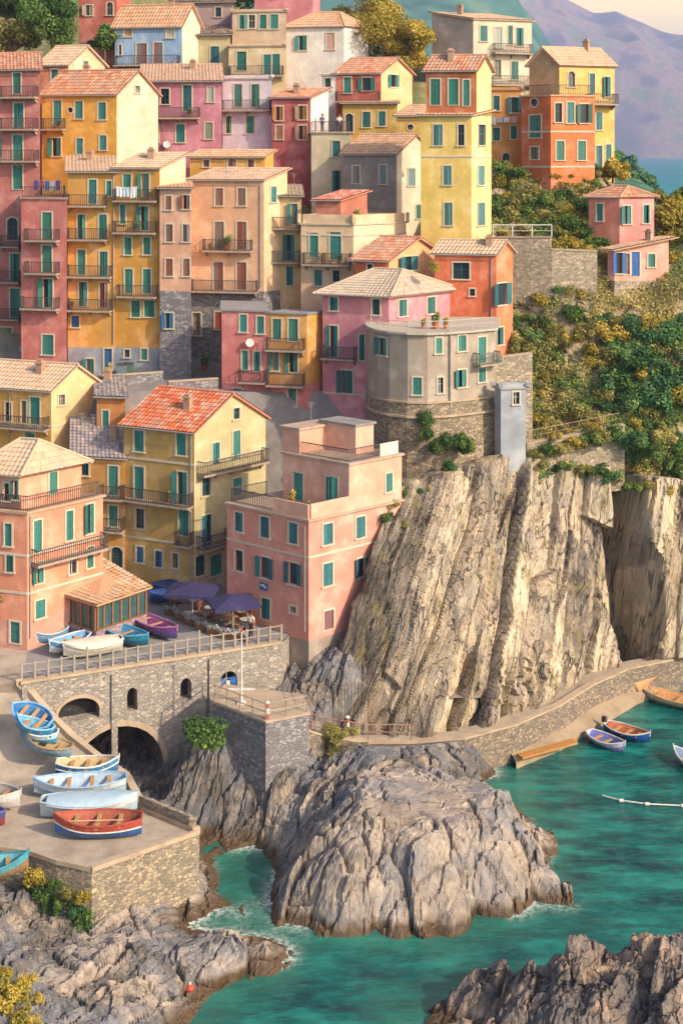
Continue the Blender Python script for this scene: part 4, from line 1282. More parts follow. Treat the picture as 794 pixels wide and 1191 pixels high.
for (a, c), (ai, ci) in zip(zip(ring[:-1], ring[1:]), zip(inn[:-1], inn[1:])):
    hgt = UP * (.16 if a.x < -8 and a.y < 76.5 else .3)
    t = (c - a).normalized(); nn = Vector((t.y, -t.x, 0)) * .08
    q8 = [a + nn - UP * .08, c + nn - UP * .08, ci - UP * .08, ai - UP * .08]; q9 = [p + hgt + UP * .08 for p in q8]
    cp.add(q8 + q9, [(4, 5, 6, 7), (0, 1, 5, 4), (1, 2, 6, 5), (2, 3, 7, 6), (3, 0, 4, 7)])
mk('coping', cp, CONC, jw)
# raised parapet on the jetty's seaward side
a, c = RBp[0], RBp[1]; t = (c - a).normalized()
mb = MB(); mb.box(a + UP * .39 - Vector((.5, 0, 0)) + t * .1, t * ((c - a).length - .2), Vector((.4, 0, 0)), UP * .45)
mk('parapet', mb, STONE_JETTY, jw)

# lookout platform beside the bridge
PZ = 6.9
pf = [ptz(248, 815, PZ), ptz(309, 838, PZ), ptz(359, 828, PZ), ptz(352, 808, PZ), ptz(262, 796, PZ)]
plat = empty('lookout_platform', (pf[1].x, pf[1].y, 4), 'square stone lookout platform jutting out between the bridge and the cliff path', 'platform')
mb = MB()
for a, c in zip(pf, pf[1:] + pf[:1]): mb.quad((a.x, a.y, .5), (c.x, c.y, .5), (c.x, c.y, PZ - .15), (a.x, a.y, PZ - .15))
mk('masonry', mb, STONE_GREY, plat)
mb = MB(); cx = sum((p for p in pf), Vector()) / 5
mb.prism([p + (p - cx).normalized() * .12 for p in pf], PZ - .15, PZ); mk('deck', mb, CONC, plat)
lk = empty('platform_railing', (pf[1].x, pf[1].y, PZ), 'thin rusty metal railing round the square lookout platform', 'railing')
for a, c in zip([pf[4]] + pf[:3], pf[:4]):
    k_n = max(2, int((c - a).length / 1.0))
    for k in range(k_n):
        p = a.lerp(c, k / k_n) * .97 + cx * .03; p.z = PZ
        m_ = MB(); m_.tube(p, p + UP * 1.0, .035, k=5); mk('post', m_, paint('#a08b76'), lk)
m_ = MB()
for a, c in zip([pf[4]] + pf[:3], pf[:4]):
    for zz in (.5, 1.0):
        A, Cc = a * .97 + cx * .03, c * .97 + cx * .03; A.z = Cc.z = PZ + zz; m_.tube(A, Cc, .03, k=5)
mk('rail', m_, paint('#a08b76'), lk)
# railing on the first stretch of the path
lk = empty('path_railing', (PO[0].x, PO[0].y, PO[0].z), 'thin rusty handrail slanting down beside the path from the lookout platform', 'railing')
seq = [PO[0].lerp(PO[1], .5)] + PO[1:5]; m_ = MB()
rpts = []
for a, c in zip(seq[:-1], seq[1:]):
    for k in range(2): rpts.append(a.lerp(c, k / 2) + Vector((-.1, .25, 0)))
rpts.append(seq[-1] + Vector((-.1, .25, 0)))
for p in rpts: q_ = MB(); q_.tube(p, p + UP * 1.05, .03, k=5); mk('post', q_, paint('#9b6a4e'), lk)
for a, c in zip(rpts[:-1], rpts[1:]):
    m_.tube(a + UP * 1.05, c + UP * 1.05, .03, k=5); m_.tube(a + UP * .55, c + UP * .55, .022, k=5)
mk('rail', m_, paint('#9b6a4e'), lk)
def marker(u, v, z, label, h=1.0):
    p = ptz(u, v, z); r = empty('bollard', p, label, 'bollard')
    for k in range(3):
        m_ = MB(); m_.tube(p + UP * h * k / 3, p + UP * h * (k + 1) / 3, .16 - .02 * k, .15 - .02 * k, k=10); mk('band', m_, paint('#a8604c' if k != 1 else '#d8cdbb', .6), r)
    m_ = MB(); m_.tube(p + UP * h, p + UP * (h + .12), .17, .06, k=10); mk('cap', m_, paint('#d8cdbb', .6), r)
marker(311, 836, PZ, 'red and white banded bollard standing on the corner of the lookout platform')
marker(404, 852, 4.0, 'red and white banded bollard standing on the path under the brown cliff')
# tall white pole with a small dinghy cradle below
p = ptz(281, 818, PZ)
r = empty('mast_pole', p, 'tall white pole standing on the lookout platform in front of the blue shutter', 'pole')
m_ = MB(); m_.tube(p, p + UP * 4.6, .07, .04, k=8); mk('pole', m_, WHITE, r)
m_ = MB(); m_.tube(p + UP * 4.55, p + UP * 4.75, .09, .07, k=8); mk('cap', m_, paint('#b5523c', .6), r)
m_ = MB(); m_.cbox(p + UP * .9, (1, 0, 0), (0, 1, 0), 1.7, .1, .1); m_.cbox(p + UP * .05, (1, 0, 0), (0, 1, 0), .5, .5, .1); mk('crossbar', m_, WHITE, r)
# ------------------------------------------------------------------ the houses
TC = '#c07f5e'; TP = '#cbab8a'; TR = '#c66238'; TG = '#9a8d80'; TO = '#c99a74'
GREYB = plaster('#8b8f96')

# --- front row
N0, eL0, eR0 = footprint(264, 359, 467, 94.6, 38, 40)
r40 = empty('pink_house', (N0.x, N0.y, 7.6), 'large salmon pink house with stepped roof terraces standing on the rocks beside the cliff', 'house', 'houses stacked up the hillside')
PK = '#d98d76'
S40 = '#1c6a5a'
b40 = block(r40, N0, eL0, eR0, 607, 757, PK, ('flat', 0.0, '#b59b84'), base=(746, plaster('#9c8a78')),
    wins=[(278, 607, 9, 22, 's'), (308, 613, 10, 24, 's'), (341, 620, 10, 24, 's'), (278, 652, 9, 24, 's'), (308, 660, 10, 24, 's'), (341, 667, 10, 25, 's'),
          (309, 708, 10, 24, 'd'), (341, 709, 7, 7, 'g'), (381, 621, 11, 24, 's'), (419, 613, 10, 24, 's'), (381, 668, 11, 26, 's'), (420, 660, 8, 22, 's'), (382, 721, 11, 22, 'D', RED)],
    bands=(650,), zb=4.5)
i_ = 0.0
jq = 0.42
up40 = block(r40, b40.P(0, jq), eL0 * .80, eR0 * (1 - jq), 553, 600, '#dda284', ('flat', 0.0, '#b59b84'), z1=b40.z1 + 3.35, zb=b40.z1 - .1,
    wins=[(317, 562, 8, 34, 'd'), (347, 569, 11, 38, 'd'), (386, 572, 13, 34, 'd'), (452, 561, 7, 21, 's')])
terrace_rail(b40, [(0.98, jq - .02), (.98, .03), (.03, .03), (0.03, jq - .02)], .95)
mbx = MB()
for i0_, i1_ in ((0, .42),):
    a, c = b40.P(.0, .0), b40.P(.42, .0); t = (c - a).normalized(); nn = Vector((t.y, -t.x, 0))
    mbx.box(Vector((a.x, a.y, b40.ztop)) + t * .05, (c - a), nn * .14, UP * 1.0)
a, c = b40.P(0, 0), b40.P(0, jq); t = (c - a).normalized(); nn = Vector((t.y, -t.x, 0))
mbx.box(Vector((a.x, a.y, b40.ztop + .004)) + t * .2, (c - a) - t * .2, -nn * .14, UP * 1.0)
mk('parapet', mbx, plaster('#dda284'), r40)
ph40 = block(r40, b40.P(.25, .72), eL0 * .42, eR0 * .20, 500, 540, '#e0a98a', ('flat', 0.0, '#8e8880'), z1=up40.ztop + 2.0, zb=up40.ztop - .05, wins=[(372, 517, 7, 16, 'g')])
ph41 = block(r40, b40.P(.62, .44), eL0 * .22, eR0 * .4, 520, 540, '#dda284', ('flat', 0.0, '#b59b84'), z1=up40.ztop + 1.7, zb=up40.ztop - .05)
terrace_rail(up40, [(.75, .04), (.04, .04), (.04, .96), (.5, .96)], .85)
mbx = MB(); a, c = up40.P(.03, .62), up40.P(.03, .97); t = (c - a).normalized()
mbx.box(Vector((a.x, a.y, up40.ztop)), c - a, Vector((t.y, -t.x, 0)) * -.12, UP * .9); mk('parapet', mbx, plaster('#d8c8b2'), r40)
downpipe(b40, 355, 612, 735)
sg = MB(); f3 = b40.faces[3]
def on_face(B, ei, u, v, d=0.0):
    a, t, nrm, Ln, vis, ua, uc = B.faces[ei]; k = kx(u); al = (k * a.y - a.x) / (t.x - k * t.y)
    p = Vector((a.x, a.y, 0)) + t * al; p.z = zt(v, p.y); return p + nrm * d, t, nrm
p, t, nn = on_face(b40, 3, 307, 682, .04); sg.cbox(p, t, nn, .75, .06, .5); so_ = mk('sign_plaque', sg, paint('#35608c'), r40)
sg = MB(); 
for k, (dx, dz) in enumerate(((-.17, .05), (.14, -.02), (0, .1))): sg.cbox(p + t * dx + UP * dz + nn * .035, t, nn, .2, .012, .14)
mk('emblem', sg, WHITE, so_)

# yellow house with red roof
b36 = house('yellow_house', 'ochre yellow house with bright red tiled gable roof behind the cafe', (144, 226, 309), 104.0, 501, 690, '#b8924c', ('gL', 2.3, TR), thL=26, thR=47, side='#bfae7c', chim=((.35, .25, .9),), zb=6,
    wins=[(162, 513, 11, 24, 's'), (211, 517, 11, 25, 's'), (162, 562, 11, 38, 'd'), (212, 568, 11, 38, 'd'), (163, 603, 10, 23, 'g'), (214, 606, 11, 34, 'd'),
          (163, 645, 8, 18, 's', BLUE), (185, 650, 8, 18, 's', BLUE), (204, 652, 7, 17, 's', BLUE), (240, 565, 10, 23, 's'), (240, 617, 11, 36, 'd'), (226 + 7, 658, 12, 24, 'g'), (251, 657, 13, 24, 's'),
          (251, 527, 8, 24, 'd'), (275, 517, 8, 32, 'd'), (275, 481, 7, 13, 'g'), (276, 566, 10, 20, 's')],
    bals=((145, 225, 583), (209, 226, 632), (228, 262, 634), (229, 305, 543)), bands=(542, 636))
downpipe(b36, 223, 506, 680)
# amber link house
b39 = house('link_house', 'low amber house with grey slate roof wedged between the salmon house and the ochre house', (84, 146, 148), 106.5, 533, 655, '#c48a3e', ('shed', 1.9, '#8d8588'), thL=14, thR=60, dR=5, over=.2, zb=6,
    wins=[(99, 546, 9, 14, 'g'), (132, 559, 11, 34, 'd'), (132, 600, 10, 24, 's'), (136, 650, 14, 28, 'a')], bals=((120, 146, 578), (118, 146, 615)), bands=(583,))
b39b = house('small_orange_house', 'small orange house with grey roof between the two yellow houses below the street', (113, 146, 148), 110.5, 462, 540, '#cc8240', ('shed', .6, '#7f7c7e'), thL=10, thR=60, zb=8, wins=[(123, 488, 7, 21, 's')])
# yellow house at left
b37 = house('cream_yellow_house', 'warm yellow house with tan tiled gable roof at the left edge below the street', (-40, 60, 116), 111.5, 453, 530, '#d0973f', ('gL', 1.7, TP), thL=20, thR=46, side='#dab67c', zb=8,
    wins=[(41, 479, 11, 34, 'd'), (28, 479, 6, 26, 'g'), (10, 479, 7, 22, 'g'), (35, 512, 11, 16, 's'), (72, 465, 7, 12, 'g', PALE), (-15, 512, 10, 18, 's')], bals=((-30, 58, 495),), chim=((.3, .3, .8),), bands=(497,))
downpipe(b37, 12, 458, 520)
# salmon house front left
N38, eL38, eR38 = footprint(-32, 32, 120, 92.4, 18, 47)
r38 = empty('salmon_house', (N38.x, N38.y, 8.4), 'salmon coloured house with a wrapped roof terrace beside the square full of boats', 'house', 'houses stacked up the hillside')
SA = '#db8a66'
b38 = block(r38, N38, eL38, eR38, 598, 753, SA, ('flat', 0.0, '#b9987a'), zb=6.5, base=(724, plaster('#c98f78')),
    wins=[(44, 624, 9, 38, 'd'), (81, 611, 8, 34, 's'), (105, 603, 8, 34, 's'), (46, 666, 9, 24, 's'), (85, 655, 8, 24, 's'), (105, 648, 7, 24, 's'), (47, 712, 11, 28, 's'),
          (18, 735, 11, 26, 'D'), (12, 655, 8, 20, 's'), (10, 622, 8, 26, 's')], bands=(648, 692), bals=((36, 118, 645),))
up38 = block(r38, b38.P(.20, .05), eL38 * .78, eR38 * .80, 536, 590, '#dd9470', ('hip', 1.9, TP), z1=b38.ztop + 2.35, zb=b38.z1 - .02, over=.5,
    wins=[(62, 560, 9, 27, 's'), (21, 570, 9, 22, 's'), (8, 572, 6, 20, 'g')])
terrace_rail(b38, [(.98, .03), (.03, .03), (.03, .97)], .95)
downpipe(b38, 35, 600, 742)
# glazed restaurant annexe
P1 = ptz(60, 744, BZ); a38, t38, n38, _, _, _, _ = b38.faces[0]
q0, q1, q2, q3 = ptz(58, 735, BZ), ptz(112, 752, BZ), ptz(171, 731, BZ), ptz(122, 716, BZ)
rA = empty('restaurant_annexe', q1, 'low glazed restaurant with a tan lean-to roof on a lilac stone base beside the boats', 'restaurant')
hA = 2.9
mbx = MB(); gl = MB(); frm = MB()
corners = [q0, q1, q2]
for a, c in zip(corners[:-1], corners[1:]):
    a = Vector((a.x, a.y, BZ - .5)); c = Vector((c.x, c.y, BZ - .5)); t = (c - a).normalized(); nn = Vector((t.y, -t.x, 0))
    mbx.box(a, c - a, -nn * .3, UP * 1.5)
    gl.quad(a + UP * 1.5 - nn * .14, c + UP * 1.5 - nn * .14, c + UP * (hA + .5) - nn * .14, a + UP * (hA + .5) - nn * .14)
    nb = 6
    for k in range(nb + 1):
        p = a.lerp(c, k / nb) + UP * 1.5; frm.box(p - t * .07 - nn * .2, t * .14, nn * .15, UP * (hA - 1.0))
    frm.box(a + UP * (hA + .2) - nn * .22, c - a, nn * .2, UP * .3); frm.box(a + UP * 1.5 - nn * .22, c - a, nn * .24, UP * .1)
mk('base_wall', mbx, stone('stone_lilac', S('#a08a94'), S('#b79aa0'), S('#8b7782'), 3.0), rA)
mk('glazing', gl, paint('#3c5a58', .12), rA); mk('window_frame', frm, paint('#8a5f3c'), rA)
rm = MB(); o4 = [(52, 700), (112, 712.5), (175, 690), (121, 662)]
z_e = BZ + hA + .05
e = [Vector((p.x, p.y, z_e)) for p in (q0 + (q0 - q3) * .08 + (q0 - q1) * .1, q1 + (q1 - q0) * .08 + (q1 - q2) * .06, q2 + (q2 - q3) * .06 + (q2 - q1) * .06, q3)]
e[3].z = z_e + .9; e[0].z = z_e + .1
hi0 = Vector((q0.x, q0.y + .4, z_e + .75)); 
tile_slope(rm, e[0] + UP * .02, e[1], e[2], e[3] + UP * .3)
mk('roof', rm, tiles('#b98a62', .25), rA)

# --- grey round house on the cliff
gu = [427, 431, 440, 453, 474, 497, 523, 549, 575]; gy = [112.2, 110.2, 108.4, 107.3, 106.5, 106.3, 106.9, 107.9, 109.2]
gp = [Vector((kx(u) * y, y, 0)) for u, y in zip(gu, gy)]
gback = [Vector((kx(578) * 116, 116, 0)), Vector((kx(440) * 117, 117, 0))]
r34 = empty('round_house', (gp[5].x, gp[5].y, 15), 'round fronted grey house with white roof slab on a rubble bastion at the cliff', 'house', 'houses stacked up the hillside')
ztp, zmid, zlo = zt(388, 107), zt(466, 107), zt(600, 107)
gw = [(441, 403, 17, 20, 's'), (510, 402, 7, 18, 's'), (537, 399, 9, 18, 's'), (560, 407, 9, 30, 'd'), (485, 449, 10, 20, 's'), (512, 448, 6, 18, 'g'), (537, 440, 9, 20, 's'), (560, 436, 8, 16, 's')]
wu, wlow = MB(), MB()
poly = gp + gback
ev = []
for a, c in zip(poly, poly[1:] + poly[:1]):
    d = c - a; t = d.normalized(); nrm = Vector((t.y, -t.x, 0)); Ln = d.length
    ua, uc = CU + F * a.x / a.y, CU + F * c.x / c.y
    hol = []
    if uc > ua and a.y < 112.5:
        for (u, v, w, h, kd) in gw:
            if ua <= u < uc:
                f_ = lambda uu: (kx(uu) * a.y - a.x) / (t.x - kx(uu) * t.y)
                a0, a1 = max(f_(u - w / 2), .08), min(f_(u + w / 2), Ln - .08); ym = a.y + t.y * (a0 + a1) / 2
                z0, z1_ = zt(v + h / 2, ym), zt(v - h / 2, ym)
                pl = [(a0, z0), (a1, z0), (a1, z1_), (a0, z1_)]; hol.append(pl); ev.append((a, t, nrm, a0, a1, z0, z1_, kd, GREEN, pl))
    facade(wu, a, t, nrm, [(0, zmid), (Ln, zmid), (Ln, ztp), (0, ztp)], hol)
    cc = Vector((kx(500) * 112, 112, 0)); k1 = 1.02
    A, Cc = cc + (a - cc) * k1, cc + (c - cc) * k1; A0, C0 = cc + (a - cc) * .97, cc + (c - cc) * .97
    A0 = cc + (a - cc) * 1.06; C0 = cc + (c - cc) * 1.06
    wlow.quad((A0.x, A0.y, zlo), (C0.x, C0.y, zlo), (Cc.x, Cc.y, zmid), (A.x, A.y, zmid))
mk('wall', wu, plaster('#a5937e'), r34); mk('bastion_wall', wlow, stone('stone_bastion', S('#8d7c66'), S('#b09a7a'), S('#82735f'), 2.4), r34)
for w in ev: opening(r34, *w)
def ring_band(z, h, k, name, m):
    mb = MB(); cc = Vector((kx(500) * 112, 112, 0))
    mb.prism([cc + (p - cc) * k for p in poly], z, z + h); mk(name, mb, m, r34)
ring_band(ztp, .16, 1.05, 'roof_slab', paint('#b9ab95', .8)); ring_band(zt(466, 107) - .1, .14, 1.035, 'ledge', CONC); ring_band(zt(484, 107), .16, 1.06, 'ledge', CONC)
mb = MB(); cc = Vector((kx(500) * 112, 112, 0)); rp = [cc + (p - cc) * 1.0 for p in poly[1:9]]
rp = [Vector((p.x, p.y, ztp + .22)) for p in rp]
for a, c in zip(rp[:-1], rp[1:]):
    mb.tube(a + UP * .8, c + UP * .8, .035, k=5); mb.tube(a + UP * .4, c + UP * .4, .022, k=5); mb.tube(a, a + UP * .8, .04, k=5)
mk('terrace_railing', mb, paint('#b8ad9d', .6), r34)
mb = MB(); p = gp[6] + Vector((.02, -.12, 0)); mb.tube((p.x, p.y, zt(484, 107)), (p.x, p.y, ztp), .06); mk('drainpipe', mb, PIPE, r34)
mb = MB(); p0, p1 = gp[7], gp[8]; t = (p1 - p0).normalized(); nn = Vector((t.y, -t.x, 0))
mb.box(Vector((p0.x, p0.y, zt(424, 108.5))) + t * .1, t * 2.2, nn * .9, UP * .12); bo = mk('balcony', mb, SLAB, r34)
rm = MB(); A = Vector((p0.x, p0.y, zt(424, 108.5) + .12)); rail_mb(rm, [A + t * .12, A + t * .12 + nn * .85, A + t * 2.28 + nn * .85, A + t * 2.28], .85); mk('railing', rm, IRON_G, bo)

b35 = house('grey_tower', 'slim blue grey shaft with one small window beside the round house', (575, 582, 611), 107.4, 453, 541, '#96999c', ('flat', .25, '#a7a49c'), thL=60, thR=14, ext=1.5, zb=zt(541, 107.4) - 2.0,
    wins=[(600, 463, 7, 14, 'g')], dL=2, dR=2, cat='tower')

# --- second row
b31 = house('rose_house', 'rose pink house with pale slate hipped roof directly behind the round grey house', (375, 452, 526), 112.6, 345, 505, '#c87e82', ('hip', 1.9, '#b7a58f'), thL=22, thR=44, over=.5, zb=14,
    wins=[(388, 351, 9, 20, 's'), (437, 357, 9, 18, 'g'), (468, 358, 9, 19, 's'), (501, 355, 9, 19, 's'), (388, 397, 9, 36, 'd'), (404, 444, 12, 26, 's'), (421, 404, 6, 30, 's')], bals=((377, 415, 416),), bands=(463,))
b30 = house('red_house', 'brick pink flat roofed house with slate terrace next to the dark stone wall', (258, 311, 313), 115.0, 363, 500, '#c8746a', ('flat', .0, '#8f8a86'), thL=14, thR=60, zb=14,
    wins=[(283, 376, 8, 20, 's'), (303, 378, 8, 20, 's'), (285, 419, 7, 22, 's'), (299, 420, 7, 22, 's'), (276, 462, 10, 20, 's'), (311, 459, 9, 20, 's')], bals=((280, 310, 443),))
b30b = house('amber_house', 'narrow amber house with two balconies joined to the brick pink flat roofed house', (311.5, 357, 377), 114.2, 366, 500, '#c98c3e', ('flat', .0, '#8f8a86'), thL=14, thR=50, zb=14, base=(447, plaster('#c8746a')), side='#c98c3e',
    wins=[(322, 383, 10, 24, 'd'), (341, 384, 11, 26, 'd'), (320, 420, 8, 22, 's'), (341, 421, 10, 24, 'd'), (340, 462, 9, 20, 's'), (318, 490, 6, 13, 's', BLUE)], bals=((311.6, 355, 406), (312, 355, 447)))
dish(b30, 292, 398)
b33 = house('vermilion_house', 'bright vermilion orange house with tan roof just right of the rose pink house', (505, 577, 596), 117.0, 294, 420, '#d26a40', ('gL', .9, TP), thL=12, thR=48, zb=14, side='#d97a4c',
    wins=[(536, 315, 19, 19, 'g'), (549, 340, 6, 8, 'g'), (583, 342, 10, 25, 's'), (580, 391, 9, 20, 's')], chim=((.2, .3, .7),))
downpipe(b33, 571, 300, 380)
b32 = house('orange_gable_house', 'small orange house with a cream gable and red tiled roof behind the rose pink house', (413, 452, 516), 117.5, 302, 340, '#cf6c40', ('gL', 1.7, TC), thL=22, thR=40, zb=15, side='#d7a468', wins=[(478, 306, 15, 16, 's'), (430, 312, 6, 9, 'g')], over=.35)
b29 = house('cream_terrace_house', 'cream house with a white parapet roof terrace and green double doors', (350, 411, 472), 121.0, 262, 350, '#d6b48a', ('flat', .75, '#c8b79c'), thL=16, thR=38, zb=17, side='#e0c29a',
    wins=[(365, 285, 10, 28, 'd'), (390, 286, 13, 32, 'd'), (370, 323, 9, 18, 's'), (391, 321, 8, 13, 'g')], bals=((354, 409, 307),), bands=(275,))
b28 = house('narrow_cream_house', 'narrow cream house with green glazed balconies squeezed beside the big beige house', (307, 350.5, 351), 124.5, 228, 345, '#cba86a', ('shed', .8, '#a08c7a'), thL=10, thR=60, zb=17,
    wins=[(342, 249, 8, 24, 'd'), (338, 288, 9, 30, 'd'), (318, 288, 9, 32, 'd'), (320, 322, 10, 32, 'd'), (337, 321, 8, 22, 's')], bals=((318, 350, 265), (306, 350, 304, .9, 'green')))
b27 = house('beige_house', 'big beige house with russet shutters standing on a dark grey stone base', (222, 307, 334), 123.5, 209, 420, '#cfa07a', ('shed', .9, '#c6a184'), thL=12, thR=44, zb=19, base=(339, STONE_GREY), side='#d9b386', sh=BROWN,
    wins=[(255, 229, 9, 20, 's'), (281, 229, 9, 20, 's'), (255, 274, 11, 32, 'd'), (281, 274, 11, 32, 'd'), (254, 321, 11, 32, 'd'), (281, 321, 11, 32, 'd'), (318, 226, 6, 18, 's', GREEN), (254, 373, 8, 20, 's', RED), (229, 377, 9, 26, 'g')],
    bals=((238, 294, 291), (224, 300, 338)))
b27c = house('low_beige_house', 'narrower beige house with small russet shuttered windows against the amber tower house', (186, 222.5, 224), 120.4, 219, 420, '#cd9a78', ('shed', .7, TO), thL=10, thR=60, zb=19, base=(339, STONE_GREY), sh=BROWN,
    wins=[(196, 236, 7, 16, 's'), (217, 235, 8, 16, 's'), (197, 271, 8, 20, 's'), (217, 271, 8, 20, 's'), (197, 311, 8, 20, 's'), (217, 311, 8, 20, 's'), (197, 373, 9, 18, 's', BLUE)])
downpipe(b27, 303, 215, 335)
AM = '#c98f33'
b26 = house('amber_tower_house', 'tall amber house with paired green shutters and a cluttered top balcony', (134, 186, 216), 121.5, 195, 425, AM, ('shed', 1.2, TP), thL=12, thR=46, zb=19.5, base=(405, GREYB), side='#d8b890',
    wins=[(148, 214, 9, 22, 'd'), (169, 215, 9, 26, 'd'), (143, 249, 6, 22, 's'), (168, 254, 9, 28, 'd'), (149, 286, 8, 20, 's'), (171, 286, 8, 20, 's'), (150, 327, 9, 28, 'd'), (171, 327, 9, 28, 'd'), (158, 359, 10, 19, 's'), (174, 359, 12, 19, 's'), (168, 412, 7, 13, 's'), (148, 411, 6, 9, 'g')],
    bals=((134.5, 184, 233), (134.5, 183, 270), (139, 184, 344)))
b24 = house('amber_balcony_house', 'tall amber house with four rows of balconies beside the brick red house', (79, 134, 135), 122.2, 200, 430, '#d0953a', ('shed', 1.3, TP), thL=10, thR=60, zb=19.5, base=(405, GREYB),
    wins=[(108, 223, 9, 28, 'd'), (127, 219, 6, 17, 's'), (95, 264, 9, 29, 'd'), (120, 264, 9, 29, 'd'), (95, 305, 9, 29, 'd'), (121, 307, 9, 29, 'd'), (97, 342, 9, 28, 'd'), (121, 343, 9, 28, 'd', BROWN), (88, 374, 9, 13, 's', BLUE), (105, 427, 9, 19, 's'), (126, 419, 9, 28, 'D', BLUE)],
    bals=((80, 125, 239), (80, 126, 278), (80, 131, 321), (80, 131, 360)))
downpipe(b24, 133, 200, 400)
b25 = house('brick_red_house', 'brick red house with single green doors on iron balconies and a laundry terrace on top', (25, 78, 79), 121.0, 232, 425, '#c46e60', ('flat', 0.0, '#b18a78'), thL=14, thR=70, zb=19.5,
    wins=[(55, 263, 11, 32, 'd'), (55, 301, 11, 31, 'd'), (56, 341, 11, 33, 'd'), (56, 401, 13, 23, 's')], bals=((33, 70, 279), (33, 70, 317), (28, 70, 358)))
terrace_rail(b25, [(.97, .05), (.03, .05), (.03, .9)], .9)
b21 = house('old_rose_house', 'dull red house of many balconies at the far left edge of the village', (-22, 47, 49), 126.0, 80, 430, '#c07062', ('gL', 1.6, TC), thL=12, thR=60, zb=19.5,
    wins=[(20, 97, 9, 24, 'd'), (22, 134, 11, 28, 'd'), (21, 172, 11, 30, 'd'), (21, 206, 11, 28, 'd'), (15, 266, 12, 26, 'a'), (18, 311, 11, 32, 'd'), (18, 352, 11, 33, 'd'), (8, 391, 13, 20, 's'), (-6, 134, 9, 22, 's'), (-6, 172, 9, 22, 's')],
    bals=((2, 45, 113), (2, 45, 150), (-4, 46, 187), (2, 26, 286), (-4, 26, 327), (-4, 26, 370)))
b21b = house('orange_red_house', 'orange red upper house with cream gable beside the golden yellow house', (46, 80, 122), 137.0, 74, 130, '#c8764f', ('gL', 1.8, TP), thL=12, thR=42, side='#d4b88e', zb=22, wins=[(64, 91, 8, 20, 's'), (100, 78, 5, 14, 's')])
b22 = house('gold_house', 'golden yellow house with a wide cream side wall and brown roof in the upper left', (49, 136, 184), 131.0, 108, 200, '#d09a34', ('gL', 2.2, '#b67a58'), thL=14, thR=46, side='#d9bd9c', zb=24,
    wins=[(67, 131, 9, 28, 'd'), (92, 128, 9, 20, 's'), (119, 129, 9, 20, 's'), (66, 171, 10, 21, 's'), (93, 170, 8, 18, 's'), (120, 166, 8, 17, 's'), (82, 128, 6, 6, 'r'), (160, 104, 5, 8, 'g')], bals=((51, 77, 150),))
b27b = house('low_amber_house', 'low amber house with small brown windows just above the beige house roof', (221, 308, 318), 131.5, 182, 215, '#d09a40', ('shed', .5, TO), thL=8, thR=46, zb=24, sh=BROWN, wins=[(270, 189, 9, 9, 's'), (240, 190, 7, 8, 'g'), (292, 190, 7, 9, 's')])
b23 = house('dusty_pink_house', 'dusty pink house with a long railed balcony under a pale tan roof', (165, 258, 260), 134.5, 94, 185, '#c57a84', ('shed', 2.0, '#c6a083'), thL=10, thR=60, zb=26,
    wins=[(192, 112, 10, 18, 'g'), (218, 114, 10, 30, 'd'), (245, 110, 7, 17, 's', PALE), (180, 155, 9, 20, 's'), (210, 155, 10, 21, 's'), (243, 152, 9, 19, 's', '#8d8168')], bals=((165.5, 233, 137),))
dish(b23, 195, 168)
b13 = house('grey_stone_house', 'unplastered grey house with cream gable side and orange roof mid village', (399, 461, 504), 129.5, 178, 262, '#93877e', ('gL', 1.7, TO), thL=14, thR=44, side='#d8c4a6', zb=24, sh='#7c8a86',
    wins=[(445, 203, 8, 22, 's'), (414, 203, 8, 20, 's', '#8d8378'), (478, 206, 8, 20, 's'), (487, 246, 7, 16, 's', GREEN)])
b12 = house('pale_cream_tower', 'pale cream tower house with one green door below a roof terrace with railings', (362, 408, 409), 133.5, 155, 235, '#d2c09a', ('flat', 0.0, '#b9a58b'), thL=12, thR=60, zb=25, wins=[(391, 173, 9, 18, 's'), (391, 211, 9, 25, 'd')])
terrace_rail(b12, [(.97, .5), (.97, .04), (.03, .04), (.03, .5)], .95)
b8 = house('crimson_house', 'tall crimson house with a white side wall and amber shutters', (316, 361, 382), 136.0, 113, 215, '#b05650', ('shed', .9, TC), thL=10, thR=46, side='#cfc4ba', zb=26, sh='#b3702c',
    wins=[(325, 132, 8, 16, 's'), (352, 131, 9, 16, 's'), (325, 154, 8, 16, 's'), (352, 154, 9, 16, 's')])
b7 = house('lavender_house', 'lavender white house with a railed balcony left of the crimson house', (259, 316, 317), 138.0, 92, 182, '#c9bcc0', ('flat', 0.25, '#b8a998'), thL=10, thR=60, zb=28,
    wins=[(277, 111, 9, 26, 'd'), (297, 111, 9, 26, 'd'), (266, 145, 6, 20, 's'), (291, 145, 9, 20, 's')], bals=((259.5, 316, 128),))
b11 = house('olive_house', 'long olive ochre house with two green windows behind the pale cream tower', (398, 462, 464), 139.0, 120, 175, '#c09a48', ('shed', .6, TO), thL=8, thR=60, zb=30, wins=[(406, 143, 9, 22, 'a'), (426, 139, 9, 18, 's'), (444, 138, 8, 17, 's')])
b11b = house('low_ochre_house', 'low ochre house with a single round window left of the yellow tower', (461, 494, 510), 133.0, 134, 175, '#c9a24a', ('shed', .9, TO), thL=8, thR=40, zb=27, wins=[(477, 148, 7, 7, 'r')])
b14 = house('yellow_tower', 'tall bright yellow tower house with orange roof strip at the edge of the garden slope', (489, 548, 571), 121.5, 134, 275, '#d9b65a', ('shed', .5, TO), thL=10, thR=55, zb=17, side='#dcc07c', sh='#5f8a80',
    wins=[(509, 157, 10, 24, 's'), (520, 204, 9, 22, 's'), (521, 249, 9, 26, 's'), (536, 157, 7, 24, 'g'), (560, 157, 8, 24, 'g'), (559, 204, 7, 22, 's'), (559, 249, 8, 26, 's')], bands=(183,))
